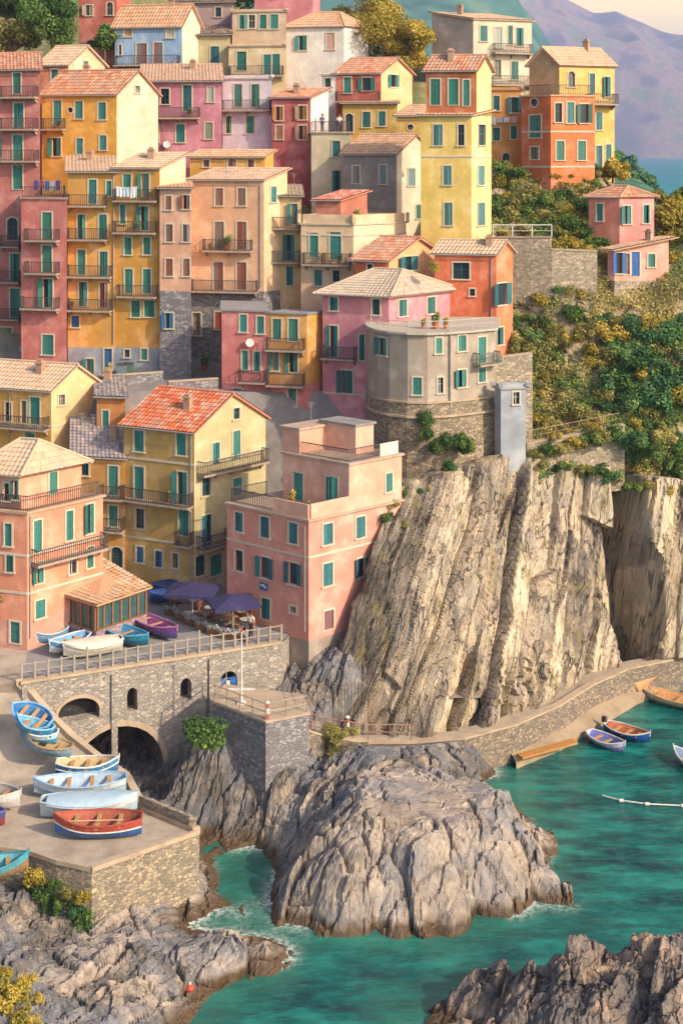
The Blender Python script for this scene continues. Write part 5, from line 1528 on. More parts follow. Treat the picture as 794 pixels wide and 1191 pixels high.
b14t = block(b14.root, b14.P(.0, .25), b14.eL, b14.eR * .75, 78, 134, '#b8683a', ('gL', 1.2, TC), side='#dcc07c', z1=zt(80, 122.5), zb=b14.z1 - .05, chim=((.6, .3, .9),),
    wins=[(506, 107, 11, 30, 'd'), (527, 107, 11, 30, 'd'), (542, 108, 7, 30, 'd')])
b10 = house('terracotta_house', 'terracotta red house with orange roof, cream side and a curved balcony', (391, 443, 479), 141.5, 84, 130, '#c0604a', ('gL', 1.5, TC), thL=12, thR=44, side='#d9b57c', zb=32, wins=[(404, 99, 8, 18, 's'), (426, 98, 10, 15, 's'), (457, 94, 6, 14, 's')], bals=((392, 442, 118, 1.2),))
b9 = house('little_white_house', 'tiny white house with one dark window beside the terracotta red house', (374, 393, 396), 142.5, 88, 125, '#d0c6bb', ('flat', .2, '#b9aa98'), thL=10, thR=60, zb=32, wins=[(381, 98, 7, 14, 'g')])
b4 = house('beige_upper_house', 'beige house with two pairs of dark windows near the top of the village', (270, 333, 334), 149.0, 14, 60, '#c4a988', ('flat', .2, '#b09478'), thL=8, thR=60, zb=38, wins=[(283, 25, 9, 17, 's'), (293, 25, 7, 15, 'g'), (306, 25, 8, 17, 's'), (319, 25, 9, 17, 's')])
b4b = house('low_cream_house', 'low cream house with a railed terrace and a dark green door above the lavender house', (266, 331, 333), 144.5, 54, 95, '#c9b184', ('flat', .15, '#a8917a'), thL=8, thR=60, zb=34, wins=[(281, 71, 11, 22, 'D'), (311, 75, 9, 23, 'd'), (321, 76, 9, 26, 'd')], bals=((268, 330, 88, 1.0),))
b3 = house('khaki_house', 'khaki house with a single teal window beside the light blue house', (228, 268, 269), 147.0, 40, 85, '#bfae7c', ('shed', 1.6, '#6f5c50'), thL=8, thR=60, zb=36, wins=[(250, 64, 10, 20, 's'), (240, 62, 1, 1, 'g')])
b2 = house('light_blue_house', 'light blue house with two brown doors and a tan roof', (134, 212, 233), 146.0, 27, 78, '#86a3bd', ('gL', 2.0, '#c8956a'), thL=10, thR=44, side='#d8c5a2', zb=36, sh='#8a5c50', wins=[(149, 37, 9, 11, 's', '#b89466'), (198, 37, 9, 14, 's', '#c9b89a'), (165, 64, 12, 27, 'd'), (184, 63, 10, 27, 'd'), (140, 58, 3, 12, 'g')], bals=((136, 210, 76, 1.2),))
b1 = house('brick_house', 'plain brick red house rising out of the frame above the trees', (92, 136, 152), 151.0, -30, 60, '#b8604e', ('gL', 1.5, TC), thL=10, thR=44, zb=40, sh='#b8a07c', wins=[(104, 12, 8, 12, 's'), (128, 10, 7, 15, 'a')])
b5 = house('rose_upper_house', 'rose house cut off by the top edge of the frame behind the white house', (296, 364, 372), 156.0, -30, 30, '#c47878', ('flat', .2, '#b09478'), thL=8, thR=46, zb=42, wins=[(320, -8, 8, 12, 's')])
b6 = house('white_house', 'whitewashed house with a broad orange hipped roof below the big tree', (333, 400, 428), 150.0, 31, 80, '#d2cabd', ('hip', 1.7, TO), thL=10, thR=44, zb=38, wins=[(352, 50, 9, 17, 's'), (384, 48, 9, 19, 's', '#cf9a86'), (413, 40, 4, 4, 'g')])
b3b = house('slate_roof_house', 'old mauve grey house with a dark roof at the top behind the khaki house', (205, 272, 273), 153.0, 2, 50, '#a78a84', ('shed', 1.5, '#75604f'), thL=8, thR=60, zb=40, wins=[(225, 14, 7, 11, 'g'), (254, 14, 7, 11, 'g')])
b15 = house('cream_villa', 'cream villa with two railed balconies standing high against the mountains', (502, 550, 618), 149.5, 22, 130, '#a9998a', ('shedR', .9, TP), thL=30, thR=18, side='#d6c3a2', zb=34,
    wins=[(562, 39, 8, 18, 's'), (579, 44, 8, 24, 's', PALE), (593, 41, 5, 22, 's'), (604, 43, 8, 21, 's'), (578, 80, 8, 20, 'g'), (598, 82, 8, 21, 's')], bals=((572, 616, 62), (570, 616, 99)), chim=((.6, .2, 1.0),))
b16 = house('ochre_villa', 'ochre yellow villa with a wide gabled roof behind the orange house on the ridge', (615, 650, 714), 135.5, 74, 222, '#b39668', ('gR', 1.6, TP), thL=34, thR=22, side='#d9ae55', zb=30,
    wins=[(664, 92, 8, 18, 'a'), (688, 97, 6, 23, 's'), (706, 101, 6, 23, 's'), (696, 141, 7, 20, 's'), (696, 183, 7, 27, 's'), (707, 181, 6, 26, 's')], bals=((682, 713, 121, 1.0),))
b17 = house('orange_villa', 'bright orange villa with railed flat roof and white string courses on the ridge', (606, 640, 691), 129.0, 112, 205, '#cb6838', ('flat', .0, '#c89a70'), thL=40, thR=14, side='#d8743c', zb=28,
    wins=[(621, 119, 8, 8, 'r'), (622, 147, 13, 26, 's'), (621, 178, 9, 14, 'g'), (649, 131, 8, 22, 's'), (663, 131, 8, 24, 's'), (679, 132, 9, 22, 's'), (651, 175, 9, 22, 's'), (676, 175, 9, 22, 's')], bands=(154, 195))
terrace_rail(b17, [(.97, .03), (.03, .03), (.03, .97)], .9)
b18 = house('amber_cottage', 'amber cottage with laundry strung under its windows between the yellow tower and orange villa', (566, 606, 607), 133.0, 105, 190, '#cf8a36', ('flat', .15, '#bb9068'), thL=10, thR=60, zb=28, wins=[(577, 120, 7, 17, 's'), (598, 122, 8, 18, 's'), (577, 156, 8, 15, 's'), (597, 154, 7, 15, 's'), (588, 184, 8, 12, 'a')])
b19 = house('coral_cottage', 'coral pink cottage with a terracotta roof alone on the green slope at the right', (684, 720, 760), 123.5, 230, 300, '#d27d64', ('hip', 1.0, TC), thL=30, thR=14, side='#dd8d80', zb=24, wins=[(697, 247, 7, 20, 's'), (729, 250, 8, 21, 's'), (751, 249, 7, 21, 's')])
b20 = house('seaside_annexe', 'low pink annexe with bright blue shutters on a rubble terrace below the coral cottage', (706, 714, 777), 121.0, 290, 327, '#dd8f7c', ('shed', .9, TO), thL=40, thR=12, zb=zt(327, 121), side='#e09a80', sh='#1f63b0', dR=4, wins=[(719, 306, 8, 24, 's'), (738, 307, 10, 28, 'd'), (729, 307, 7, 24, 'D', '#8a3f34'), (757, 303, 8, 15, 's', GREEN)], over=.5)
for B_ in ALLB:
    if B_.pitched and random.random() < .75:
        for _ in range(random.choice((1, 1, 2))): antenna(B_, random.uniform(.15, .85), random.uniform(.35, .8), random.uniform(1.1, 1.9))
    elif not B_.pitched and random.random() < .4: antenna(B_, .8, .7, 1.6)
# ------------------------------------------------------------------ pergola on the cream terrace house, garden walls
pgl = block(b29.root, b29.P(.50, .25), b29.eL * .48, b29.eR * .5, 250, 262, '#b46a52', ('shed', .7, '#c0705a'), z1=b29.ztop + 2.0, zb=b29.ztop - .05, wins=[(362, 250, 7, 14, 'g')])

def rubble_wall(name, label, top, zbot, th, m, cap=True):
    """top: world points along the upper edge; the wall drops to zbot and has thickness"""
    root = empty(name, (top[0].x, top[0].y, zbot), label, 'wall')
    mb, cp = MB(), MB()
    for a, c in zip(top[:-1], top[1:]):
        t = Vector((c.x - a.x, c.y - a.y, 0)).normalized(); nn = Vector((t.y, -t.x, 0))
        lo = [Vector((a.x, a.y, zbot)), Vector((c.x, c.y, zbot)), Vector((c.x, c.y, zbot)) - nn * th, Vector((a.x, a.y, zbot)) - nn * th]
        hi = [a, c, c - nn * th, a - nn * th]
        mb.add(lo + hi, [(0, 1, 5, 4), (1, 2, 6, 5), (2, 3, 7, 6), (3, 0, 4, 7), (4, 5, 6, 7)])
        b4_ = [p + nn * .06 for p in hi[:2]] + [p - nn * .06 for p in hi[2:]]
        b4_ = [p + UP * .01 for p in b4_]; tp = [p + UP * .12 for p in b4_]
        cp.add(b4_ + tp, [(0, 1, 5, 4), (1, 2, 6, 5), (2, 3, 7, 6), (3, 0, 4, 7), (4, 5, 6, 7)])
    mk('masonry', mb, m, root)
    if cap: mk('coping', cp, CONC, root)
    return root
STG = stone('stone_garden', S('#ab9a82'), S('#c2ad90'), S('#998a72'), 2.2)
rubble_wall('retaining_wall', 'tall tan rubble retaining wall under the white railing on the garden slope', [pt(566, 277, 121.6), pt(640, 277, 120.2)], 25.0, .6, STG)
rubble_wall('retaining_wall', 'lower tan rubble retaining wall continuing toward the coral cottage on the garden slope', [pt(640.5, 291, 120.2), pt(694, 293, 120.4)], 25.0, .6, STG)
rubble_wall('terrace_wall', 'rubble terrace wall carrying the low pink annexe with blue shutters', [pt(706, 327.5, 122.5), pt(714, 328, 120.4), pt(780, 328, 122.4)], 25.0, .6, STG)
rubble_wall('garden_wall', 'low stone wall edging the walk along the cliff top right of the grey shaft', [pt(612, 517, 109.2), pt(660, 508, 110.2), pt(726, 495, 111.2)], 14.5, .4, STG)
rubble_wall('yard_wall', 'tan rubble yard wall behind the slim grey shaft', [pt(572, 418, 110.0), pt(619, 412, 110.6)], 14.0, .5, STG)
rf = empty('white_railing', pt(575, 277, 121.4), 'white tubular railing on top of the tall garden retaining wall', 'railing')
A, Cc = pt(573, 275, 121.4), pt(641, 275, 120.1)
for k in range(4):
    p = A.lerp(Cc, k / 3); m_ = MB(); m_.tube(p, p + UP * 1.0, .05, k=6); mk('post', m_, WHITE, rf)
m_ = MB(); m_.tube(A + UP * 1.0, Cc + UP * 1.0, .06, k=6); m_.tube(A + UP * .5, Cc + UP * .5, .03, k=6); mk('rail', m_, WHITE, rf)
rf = empty('cliff_railing', pt(612, 517, 109.2), 'rusty wire railing along the low cliff top wall beside the slim grey shaft', 'railing')
tp_ = [pt(614, 515, 109.3), pt(660, 506, 110.3), pt(720, 494, 111.2)]; m_ = MB()
for a, c in zip(tp_[:-1], tp_[1:]):
    for k in range(3):
        p = a.lerp(c, k / 3); q_ = MB(); q_.tube(p, p + UP * .95, .03, k=5); mk('post', q_, paint('#a07a5a'), rf)
    m_.tube(a + UP * .95, c + UP * .95, .03, k=5); m_.tube(a + UP * .5, c + UP * .5, .02, k=5)
mk('rail', m_, paint('#a07a5a'), rf)

# ------------------------------------------------------------------ boats
def boat(label, bow, stern, zb_, zs_, W, top, low, inside, rim, cover=None, tilt=0.0, cat='boat', hgt=.62, thw=3, oar=False, motor=False, stripe=None):
    pb, ps = ptz(*bow, zb_), ptz(*stern, zs_)
    d = pb - ps; Lb = d.length; c = (pb + ps) / 2
    root = empty('rowing_boat', c, label, cat, 'small wooden boats of the harbour')
    yaw = math.atan2(d.y, d.x); pit = math.asin(max(-1, min(1, d.z / Lb)))
    root.rotation_euler = (tilt, -pit, yaw)
    nS = 17
    def st(k):
        t = -1 + 2 * k / (nS - 1)
        fb = (1 - max(0, t) ** 2.3) if t > 0 else (1 - .62 * abs(t) ** 2.6)
        sh = hgt + .30 * max(0, t) ** 2 + .10 * min(0, t) ** 2
        ke = .04 + .30 * max(0, t) ** 4 + .05 * min(0, t) ** 2
        return t * Lb / 2, W / 2 * max(fb, .02), ke, sh
    prof = [0, .18, .36, .52, .66, .8, .9, 1.0]
    def P_(k, s, side, inset=0.0):
        x, b_, ke, sh = st(k); y = max(b_ - inset, .005) * (s ** .5); z = ke + (sh - ke) * s ** 1.35
        return (x * (1 - inset / Lb), side * y, z + (inset * .9 if s < .9 else 0))
    def shell(s_list, inset=0.0):
        mb = MB()
        for side in (1, -1):
            g = [[P_(k, s, side, inset) for s in s_list] for k in range(nS)]
            for k in range(nS - 1):
                for j in range(len(s_list) - 1):
                    q = [g[k][j], g[k + 1][j], g[k + 1][j + 1], g[k][j + 1]]
                    mb.quad(*(q if side > 0 else q[::-1]))
        return mb
    m1 = shell(prof[:5]); m1.add([P_(0, s, 1) for s in prof[:5]] + [P_(0, s, -1) for s in prof[:5]][::-1], [tuple(range(10))])
    m2 = shell(prof[4:]); m2.add([P_(0, s, 1) for s in prof[4:]] + [P_(0, s, -1) for s in prof[4:]][::-1], [tuple(range(8))])
    mk('hull', m1, paint(low, .5), root, local=True, smooth=False)
    mk('topside', m2, paint(top, .45), root, local=True)
    mk('interior', shell(prof, .06), paint(inside, .7), root, local=True)
    gw = MB()
    for side in (1, -1):
        for k in range(nS - 1):
            a, c_ = Vector(P_(k, 1, side)), Vector(P_(k + 1, 1, side)); gw.tube(a + UP * .02, c_ + UP * .02, .055, k=6)
    x, b_, ke, sh = st(nS - 1); gw.tube((x, 0, sh - .25), (x + .06, 0, sh + .18), .05, .04, k=6)
    x, b_, ke, sh = st(0); gw.cbox((x, 0, sh - .02), (1, 0, 0), (0, 1, 0), .08, b_ * 2, .12)
    mk('gunwale', gw, paint(rim, .5), root, local=True)
    if stripe:
        sm_ = MB()
        for side in (1, -1):
            for k in range(nS - 1):
                a, c_ = Vector(P_(k, .66, side)), Vector(P_(k + 1, .66, side)); sm_.tube(a, c_, .05, k=5)
        mk('rubbing_strake', sm_, paint(stripe, .5), root, local=True)
    if cover:
        cm = MB(); rows = []
        for k in range(1, nS):
            x, b_, ke, sh = st(k); hump = .22 * math.sin(math.pi * k / nS) + .01 * math.sin(k * 1.1)
            rows.append([(x, (b_ + .07) * math.sin(a_), sh - .12 * abs(math.sin(a_)) ** 6 + .05 + hump * math.cos(a_)) for a_ in np.linspace(-math.pi / 2, math.pi / 2, 9)])
        cm.add([p for r in rows for p in r], [(r * 9 + j, r * 9 + j + 1, r * 9 + j + 10, r * 9 + j + 9) for r in range(len(rows) - 1) for j in range(8)])
        mk('cover', cm, paint(cover, .85, .2, 2.0), root, local=True, smooth=True)
    else:
        for q_ in range(thw):
            k = int(nS * (q_ + 1) / (thw + 1)); x, b_, ke, sh = st(k)
            tm = MB(); tm.cbox((x, 0, sh - .16), (1, 0, 0), (0, 1, 0), .24, b_ * 2 - .1, .05); mk('thwart', tm, paint('#b98f5c' if inside != '#b98f5c' else '#9a6f44', .7), root, local=True)
        fm = MB(); fm.cbox((0, 0, hgt * .3), (1, 0, 0), (0, 1, 0), Lb * .62, W * .42, .03); mk('floorboard', fm, paint('#93704a', .8), root, local=True)
    if oar:
        om = MB(); om.tube((-Lb * .3, W * .12, hgt + .02), (Lb * .28, W * .2, hgt + .08), .03, k=6); om.cbox((Lb * .33, W * .21, hgt + .09), (1, 0, 0), (0, 1, 0), .5, .14, .02); mk('oar', om, paint('#caa878', .7), root, local=True)
    if motor:
        om = MB(); x = -Lb / 2 - .12; om.cbox((x, 0, hgt + .28), (1, 0, 0), (0, 1, 0), .34, .26, .38); om.cbox((x, 0, hgt - .25), (1, 0, 0), (0, 1, 0), .1, .08, .9); mk('outboard_motor', om, paint('#33373d', .4), root, local=True)
    return root
def props(bow, stern, zb_, zs_):
    pass
# on the jetty
boat('big red and blue rowing boat with white stripe, nearest on the stone jetty', (64, 974), (165, 972), 4.06, 4.06, 2.0, '#b5493a', '#2f5f96', '#a4553c', '#a4472f', hgt=1.0, thw=3, oar=True, stripe='#d8d0c0')
boat('white rowing boat closed by a pale blue canvas cover behind the big red boat', (160, 947), (48, 951), 4.06, 4.06, 1.9, '#c9cdc8', '#9fb6bd', '#9fb6bd', '#b3c4c8', cover='#a9bcc2', hgt=.95)
boat('white open boat with pale blue gunwale behind the canvas covered boat', (40, 928), (147, 921), 4.15, 4.15, 2.0, '#d2d6d2', '#b5c3c8', '#a9bcc8', '#8fb1c4', hgt=.85, thw=4, stripe='#6f98b4')
boat('blue open boat with a sandy wooden inside and white rim further up the lane', (138, 901), (66, 903), 4.5, 4.5, 1.6, '#3f7fa6', '#2f6b98', '#c8aa7a', '#d8d4c6', hgt=.8, thw=3, stripe='#d8d4c6')
boat('small light blue boat full of sandy boards halfway up the lane', (28, 872), (82, 883), 5.6, 5.2, 1.5, '#7c9cab', '#6d8c9a', '#c2a070', '#a88a62', hgt=.7)
boat('white and light blue boat lying above the small board filled boat', (24, 862), (66, 866), 6.0, 5.8, 1.4, '#b8d0da', '#3a8fb8', '#a9c8d4', '#d0d8d8', hgt=.7)
boat('bright blue boat tipped on its side at the top of the lane', (17, 832), (60, 852), 7.0, 6.4, 1.7, '#2f74b4', '#2a68a6', '#4f93cc', '#7fb4d8', hgt=.75, tilt=-.45)
boat('blue boat with a turquoise hull behind the bright tipped blue boat', (18, 850), (60, 861), 6.6, 6.2, 1.4, '#2d86b4', '#2b7fa0', '#5fa3c4', '#8fc0d2', hgt=.7)
boat('white boat showing only its rounded end at the left edge', (24, 944), (-52, 930), 4.1, 4.1, 1.9, '#d3cec4', '#c2bcb2', '#b9a995', '#cfc6b8', hgt=.9)
boat('dark purple boat mostly out of frame below the white boat at the left edge', (6, 966), (-60, 950), 4.1, 4.1, 1.7, '#4a4a86', '#8a3b44', '#5a5a80', '#6a6a98', hgt=.8)
boat('turquoise boat with a brown keel at the left edge below the jetty', (34, 1014), (-60, 1032), 3.6, 3.4, 1.7, '#4f9aa6', '#93714e', '#6fb0b4', '#3f8d9c', hgt=.8)
# on the square
boat('pale blue boat nearest the salmon house wall on the square', (36, 752), (78, 742), BZ + .05, BZ + .05, 1.5, '#7fa8c4', '#5f8fb0', '#8fb4c8', '#a9c4d0', hgt=.75)
boat('blue and white boat second from the salmon house on the square', (58, 764), (103, 749), BZ + .05, BZ + .05, 1.6, '#4f86b8', '#c9c8c0', '#6f9fc4', '#c8cfd0', hgt=.75, oar=True)
boat('boat under a cream canvas cover standing on the square by the parapet fence', (74, 768), (142, 757), BZ + .05, BZ + .05, 1.9, '#d5cdb8', '#b8b09c', '#b8b09c', '#d8d0bd', cover='#d6ccb4', hgt=.85)
boat('vivid turquoise blue boat on the square in front of the restaurant', (172, 757), (120, 738), BZ + .05, BZ + .05, 1.7, '#2f8fa8', '#2a6f8a', '#4fa4cc', '#5fb4cc', hgt=.8)
boat('magenta and violet boat on the square in front of the restaurant corner', (206, 748), (154, 726), BZ + .05, BZ + .05, 1.6, '#8a4a8c', '#6a5a94', '#a85a98', '#b478a8', hgt=.8)
# on the water
boat('white and lilac boat moored beside the blue boat with an orange inside', (726, 879), (684, 861), -.12, -.12, 1.5, '#cfcdd8', '#8a86b8', '#7f86c0', '#d8d4d4', hgt=.62)
boat('deep blue boat with an orange wooden inside moored below the quay wall', (755, 868), (704, 852), -.12, -.12, 1.6, '#1f5aa4', '#1d4f8c', '#c9744a', '#d8cdb8', hgt=.66, motor=True)
boat('cream boat with an orange deck moored by the timber ramp at the right edge', (742, 812), (835, 833), -.12, -.12, 1.9, '#d9cfba', '#b9a684', '#d29a5e', '#caa06a', hgt=.7)
boat('white boat just entering the frame at the right edge on open water', (783, 884), (840, 912), -.12, -.12, 1.7, '#d8dad8', '#9fb0b8', '#9fb0c0', '#d8d4cc', hgt=.66)
# floating rope
pts = [ptz(u, v, .05) for u, v in ((700, 925), (722, 931), (752, 935), (794, 937), (840, 940))]
r = empty('mooring_rope', pts[0], 'pale mooring line with small floats lying on the open water at the right', 'rope')
m_ = MB()
for a, c in zip(pts[:-1], pts[1:]): m_.tube(a, c, .05, k=5)
mk('line', m_, WHITE, r)
for p in pts[1:4]: m_ = MB(); m_.tube(p - Vector((.14, 0, 0)), p + Vector((.14, 0, 0)), .11, k=7); mk('float', m_, WHITE, r)
p = ptz(221, 1160, 1.0)
r = empty('fishing_float', p + UP * .25, 'orange red fishing float with a white cap lying on the shore rocks', 'float')
m_ = MB(); 
for k in range(4):
    a0_, a1_ = math.pi * k / 4 , math.pi * (k + 1) / 4
    m_.tube(p + UP * (.45 - .2 * math.cos(a0_)), p + UP * (.45 - .2 * math.cos(a1_)), max(.02, .2 * math.sin(a0_)), max(.02, .2 * math.sin(a1_)), k=12, cap=False)
mk('ball', m_, paint('#c8452c', .5), r)
m_ = MB(); m_.tube(p + UP * .64, p + UP * .74, .07, .05, k=8); mk('cap', m_, WHITE, r)

# ------------------------------------------------------------------ foliage
LEAVES = {
 'dark': leaf_mat('leaf_dark', [(0, S('#34502a')), (.4, S('#557436')), (.75, S('#7f9446')), (1, S('#aeb05a'))]),
 'olive': leaf_mat('leaf_olive', [(0, S('#5c6230')), (.35, S('#8e8a48')), (.7, S('#b8aa62')), (1, S('#d8c07c'))]),
 'gold': leaf_mat('leaf_gold', [(0, S('#6f6a2c')), (.35, S('#a8963e')), (.7, S('#d0b24c')), (1, S('#e2cc70'))]),
 'hazy': leaf_mat('leaf_hazy', [(0, S('#2f5a54')), (.4, S('#457468')), (.8, S('#6a9478')), (1, S('#98ac7c'))]),  # headland trees: bluish haze of distance painted into the leaf colour
 'blue': leaf_mat('leaf_blue', [(0, S('#365a3c')), (.4, S('#557f4c')), (.8, S('#83a058')), (1, S('#b4b868'))]),
}
def leaf_cloud(blobs, n, size, seed, flat=0.0):
    r = np.random.default_rng(seed)
    vol = np.array([b_[1][0] * b_[1][1] * b_[1][2] for b_ in blobs]) ** .75; vol /= vol.sum()
    which = r.choice(len(blobs), n, p=vol)
    ctr = np.array([b_[0] for b_ in blobs])[which]; rad = np.array([b_[1] for b_ in blobs])[which]
    d = r.normal(size=(n, 3)); d /= np.linalg.norm(d, axis=1)[:, None]
    rr = r.uniform(.35, 1.08, n) ** .6
    p = ctr + d * rad * rr[:, None]
    nrm = d + r.normal(size=(n, 3)) * .7; nrm[:, 2] += .3; nrm /= np.linalg.norm(nrm, axis=1)[:, None]
    a = np.cross(nrm, r.normal(size=(n, 3))); a /= np.linalg.norm(a, axis=1)[:, None]; b_ = np.cross(nrm, a)
    s = (size * r.uniform(.6, 1.4, n))[:, None]
    V = np.stack([p - a * s, p + b_ * s * .55 + nrm * s * .15, p + a * s, p - b_ * s * .55 + nrm * s * .15], 1).reshape(-1, 3)
    Fc = np.arange(n * 4).reshape(-1, 4)
    bt = r.uniform(-.28, .28, len(blobs))[which]
    tone = np.clip(.45 + bt + r.normal(size=n) * .17, 0, 1)
    return V, Fc, np.repeat(tone, 4)
BUSH = {}
def bush_mesh(kind, var):
    key = (kind, var)
    if key in BUSH: return BUSH[key]
    r = random.Random(hash(var) + 3)
    blobs = []
    for k in range(9):
        an = r.uniform(0, 6.28); rr = r.uniform(.1, .75)
        blobs.append(((rr * math.cos(an), rr * math.sin(an), r.uniform(.15, .75)), (r.uniform(.28, .5), r.uniform(.28, .5), r.uniform(.25, .45))))
    V, Fc, tone = leaf_cloud(blobs, 1500, .085, 100 + var)
    o = mk('shrub', (V, Fc), LEAVES[kind], local=True, attr={'tone': tone})
    me = o.data; bpy.data.objects.remove(o); BUSH[key] = me; return me
SHRUB_LABEL = {'dark': 'rounded dark green shrub on the steep garden slope', 'olive': 'dry olive green shrub on the steep garden slope', 'gold': 'golden yellow leaved shrub on the steep garden slope', 'blue': 'deep bluish green shrub on the steep garden slope'}
def shrub(p, rad, kind, label=None, group='shrubs covering the steep garden slope', hz=1.0, name='shrub'):
    o = bpy.data.objects.new(name, bush_mesh(kind, random.randrange(4)))
    COL.objects.link(o); o.location = p; o.scale = (rad, rad, rad * hz); o.rotation_euler = (random.uniform(-.2, .2), random.uniform(-.2, .2), random.uniform(0, 6.28))
    tag(o, label or SHRUB_LABEL[kind], 'shrub', group); return o
rs = random.Random(11)
hY = lambda u, v: hillY(u, v)
spots = []
def scatter(n, box, kinds, rad, excl=()):
    k = 0; tries = 0
    while k < n and tries < n * 30:
        tries += 1
        u, v = rs.uniform(box[0], box[1]), rs.uniform(box[2], box[3])
        if any(a <= u <= b_ and c <= v <= d for a, b_, c, d in excl): continue
        r = rs.uniform(*rad)
        if any((u - x) ** 2 + (v - y) ** 2 < (min(r, r2) * 9) ** 2 for x, y, r2 in spots): continue
        spots.append((u, v, r)); k += 1
        yy = hY(u, v); p = pt(u, v, yy); p.z -= .35 * r; p.y -= .15
        shrub(p, r, rs.choice(kinds), hz=rs.uniform(.75, 1.1))
scatter(42, (572, 692, 192, 272), ['olive', 'olive', 'gold', 'dark', 'dark'], (.9, 1.6))
scatter(14, (640, 708, 255, 300), ['olive', 'gold', 'gold', 'dark'], (.7, 1.3))
scatter(16, (598, 690, 330, 400), ['olive', 'gold', 'dark', 'blue'], (.8, 1.4), [(598, 625, 320, 352)])
scatter(30, (600, 700, 380, 500), ['olive', 'olive', 'gold', 'dark'], (.8, 1.5), [(655, 690, 415, 455)])
scatter(34, (690, 800, 370, 470), ['dark', 'blue', 'blue', 'gold', 'olive'], (1.1, 2.1), [(706, 780, 326, 372)])
scatter(34, (690, 810, 450, 560), ['dark', 'blue', 'olive', 'gold', 'olive'], (.8, 1.6))
scatter(22, (612, 700, 500, 548), ['dark', 'olive', 'olive', 'gold'], (.5, 1.0))
scatter(14, (760, 815, 225, 330), ['gold', 'olive', 'dark', 'olive'], (1.0, 1.7))
# low undergrowth over the whole slope, uncountable
uu = rng.uniform(560, 830, 60000); vv = rng.uniform(0, 1, 60000)
v0_ = np.interp(uu, [520, 690, 725, 760, 800, 980], [190, 200, 222, 245, 275, 340]); vv = v0_ + (556 - v0_) * vv
keep = fbm(uu * .03, vv * .03, 300, 4) > .46
uu, vv = uu[keep], vv[keep]; yy = rbf(G[:, :2], G[:, 2], np.stack([uu, vv], -1)) - .25 - rng.uniform(0, .5, len(uu))
pp = np.stack([(uu - CU) / F * yy, yy, EYE - (vv - HV) * yy / F], -1)
nr = rng.normal(size=pp.shape) * .8 + np.array([.1, -.5, .7]); nr /= np.linalg.norm(nr, axis=1)[:, None]
aa = np.cross(nr, rng.normal(size=pp.shape)); aa /= np.linalg.norm(aa, axis=1)[:, None]; bb2_ = np.cross(nr, aa)
ss = rng.uniform(.06, .17, len(pp))[:, None]
tn = np.clip(fbm(uu * .05, vv * .05, 310, 3) * 1.3 - .15 + rng.normal(size=len(pp)) * .14, 0, 1)
Vq = np.stack([pp - aa * ss, pp + bb2_ * ss * .5, pp + aa * ss, pp - bb2_ * ss * .5], 1)
sel = (fbm(uu * .02 + 9, vv * .02, 330, 3) + rng.normal(size=len(uu)) * .05) > .5
for nm_, sl_, kd in (('undergrowth', sel, 'dark'), ('dry_grass', ~sel, 'olive')):
    o = mk(nm_, (Vq[sl_].reshape(-1, 3), np.arange(sl_.sum() * 4).reshape(-1, 4)), LEAVES[kd], attr={'tone': np.repeat(np.clip(tn[sl_] + .1, 0, 1), 4)})
    tag(o, kind='stuff')
# plants on the bastion, path, bridge and jetty
def plant_at(u, v, Y, rad, kind, label, hz=1.0, n=1, spread=0.0, group=None):
    for k in range(n):
        p = pt(u, v, Y) + Vector((rs.uniform(-1, 1), rs.uniform(-.3, .3), rs.uniform(-1, 1) * .6)) * spread
        o = shrub(p, rad * rs.uniform(.8, 1.15), kind, label, group, hz)
        if group is None and 'group' in o: del o['group']
plant_at(526, 512, 105.7, .7, 'dark', 'dark green caper bushes hanging down the round stone bastion', 1.5, 8, 2.1, 'wall plants on the bastion')
plant_at(522, 548, 105.2, .9, 'blue', 'bushy green plant at the foot of the round stone bastion', 1.0)
plant_at(505, 316, 114.5, .75, 'gold', 'yellow green potted shrub on the terrace beside the orange gable house', 1.2)
plant_at(478, 572, 102.3, .6, 'gold', 'small yellow flowering plant at the top left corner of the cliff')
plant_at(243, 868, 84.6, 1.9, 'dark', 'dark green bush growing out of the rocks below the bridge wall', .9)
plant_at(392, 866, 88.9, .8, 'olive', 'trailing green plants along the path edge above the rock island', .7, 4, 1.0, 'plants on the path edge')
plant_at(420, 870, 89.6, .6, 'gold', 'trailing yellow green plants along the path edge above the rock island', .7, 2, .6, 'plants on the path edge')
jl = [(44, 1022), (52, 1040), (62, 1030), (70, 1055), (78, 1040), (88, 1062), (95, 1045), (98, 1075), (58, 1056), (38, 1030)]
for k, (u, v) in enumerate(jl):
    kind = ('gold', 'dark', 'dark', 'dark', 'olive', 'blue')[k % 6]
    yy = np.interp(u, [34, 66, 107], [74.2, 73.2, 72.4]) - .1
    shrub(pt(u, v + 6, yy), rs.uniform(.45, .8), kind, 'creeper with yellow green leaves hanging down the shaded side of the jetty wall', 'creepers on the jetty wall', 1.3)
for k, (u, v, r_, yy) in enumerate([(12, 1168, .95, 63.5), (30, 1150, .6, 64.5), (22, 1190, .8, 62.8), (44, 1165, .4, 64), (-8, 1150, .9, 63.8), (8, 1136, .45, 64.4), (38, 1196, .5, 62.6)]):
    shrub(pt(u, v, yy), r_, 'gold', 'bright yellow flowering bush in the bottom left corner', 'yellow bushes in the bottom left corner', .9)
plant_at(2, 700, 93.4, .8, 'olive', 'drooping olive bush against the salmon house at the left edge', 1.1)

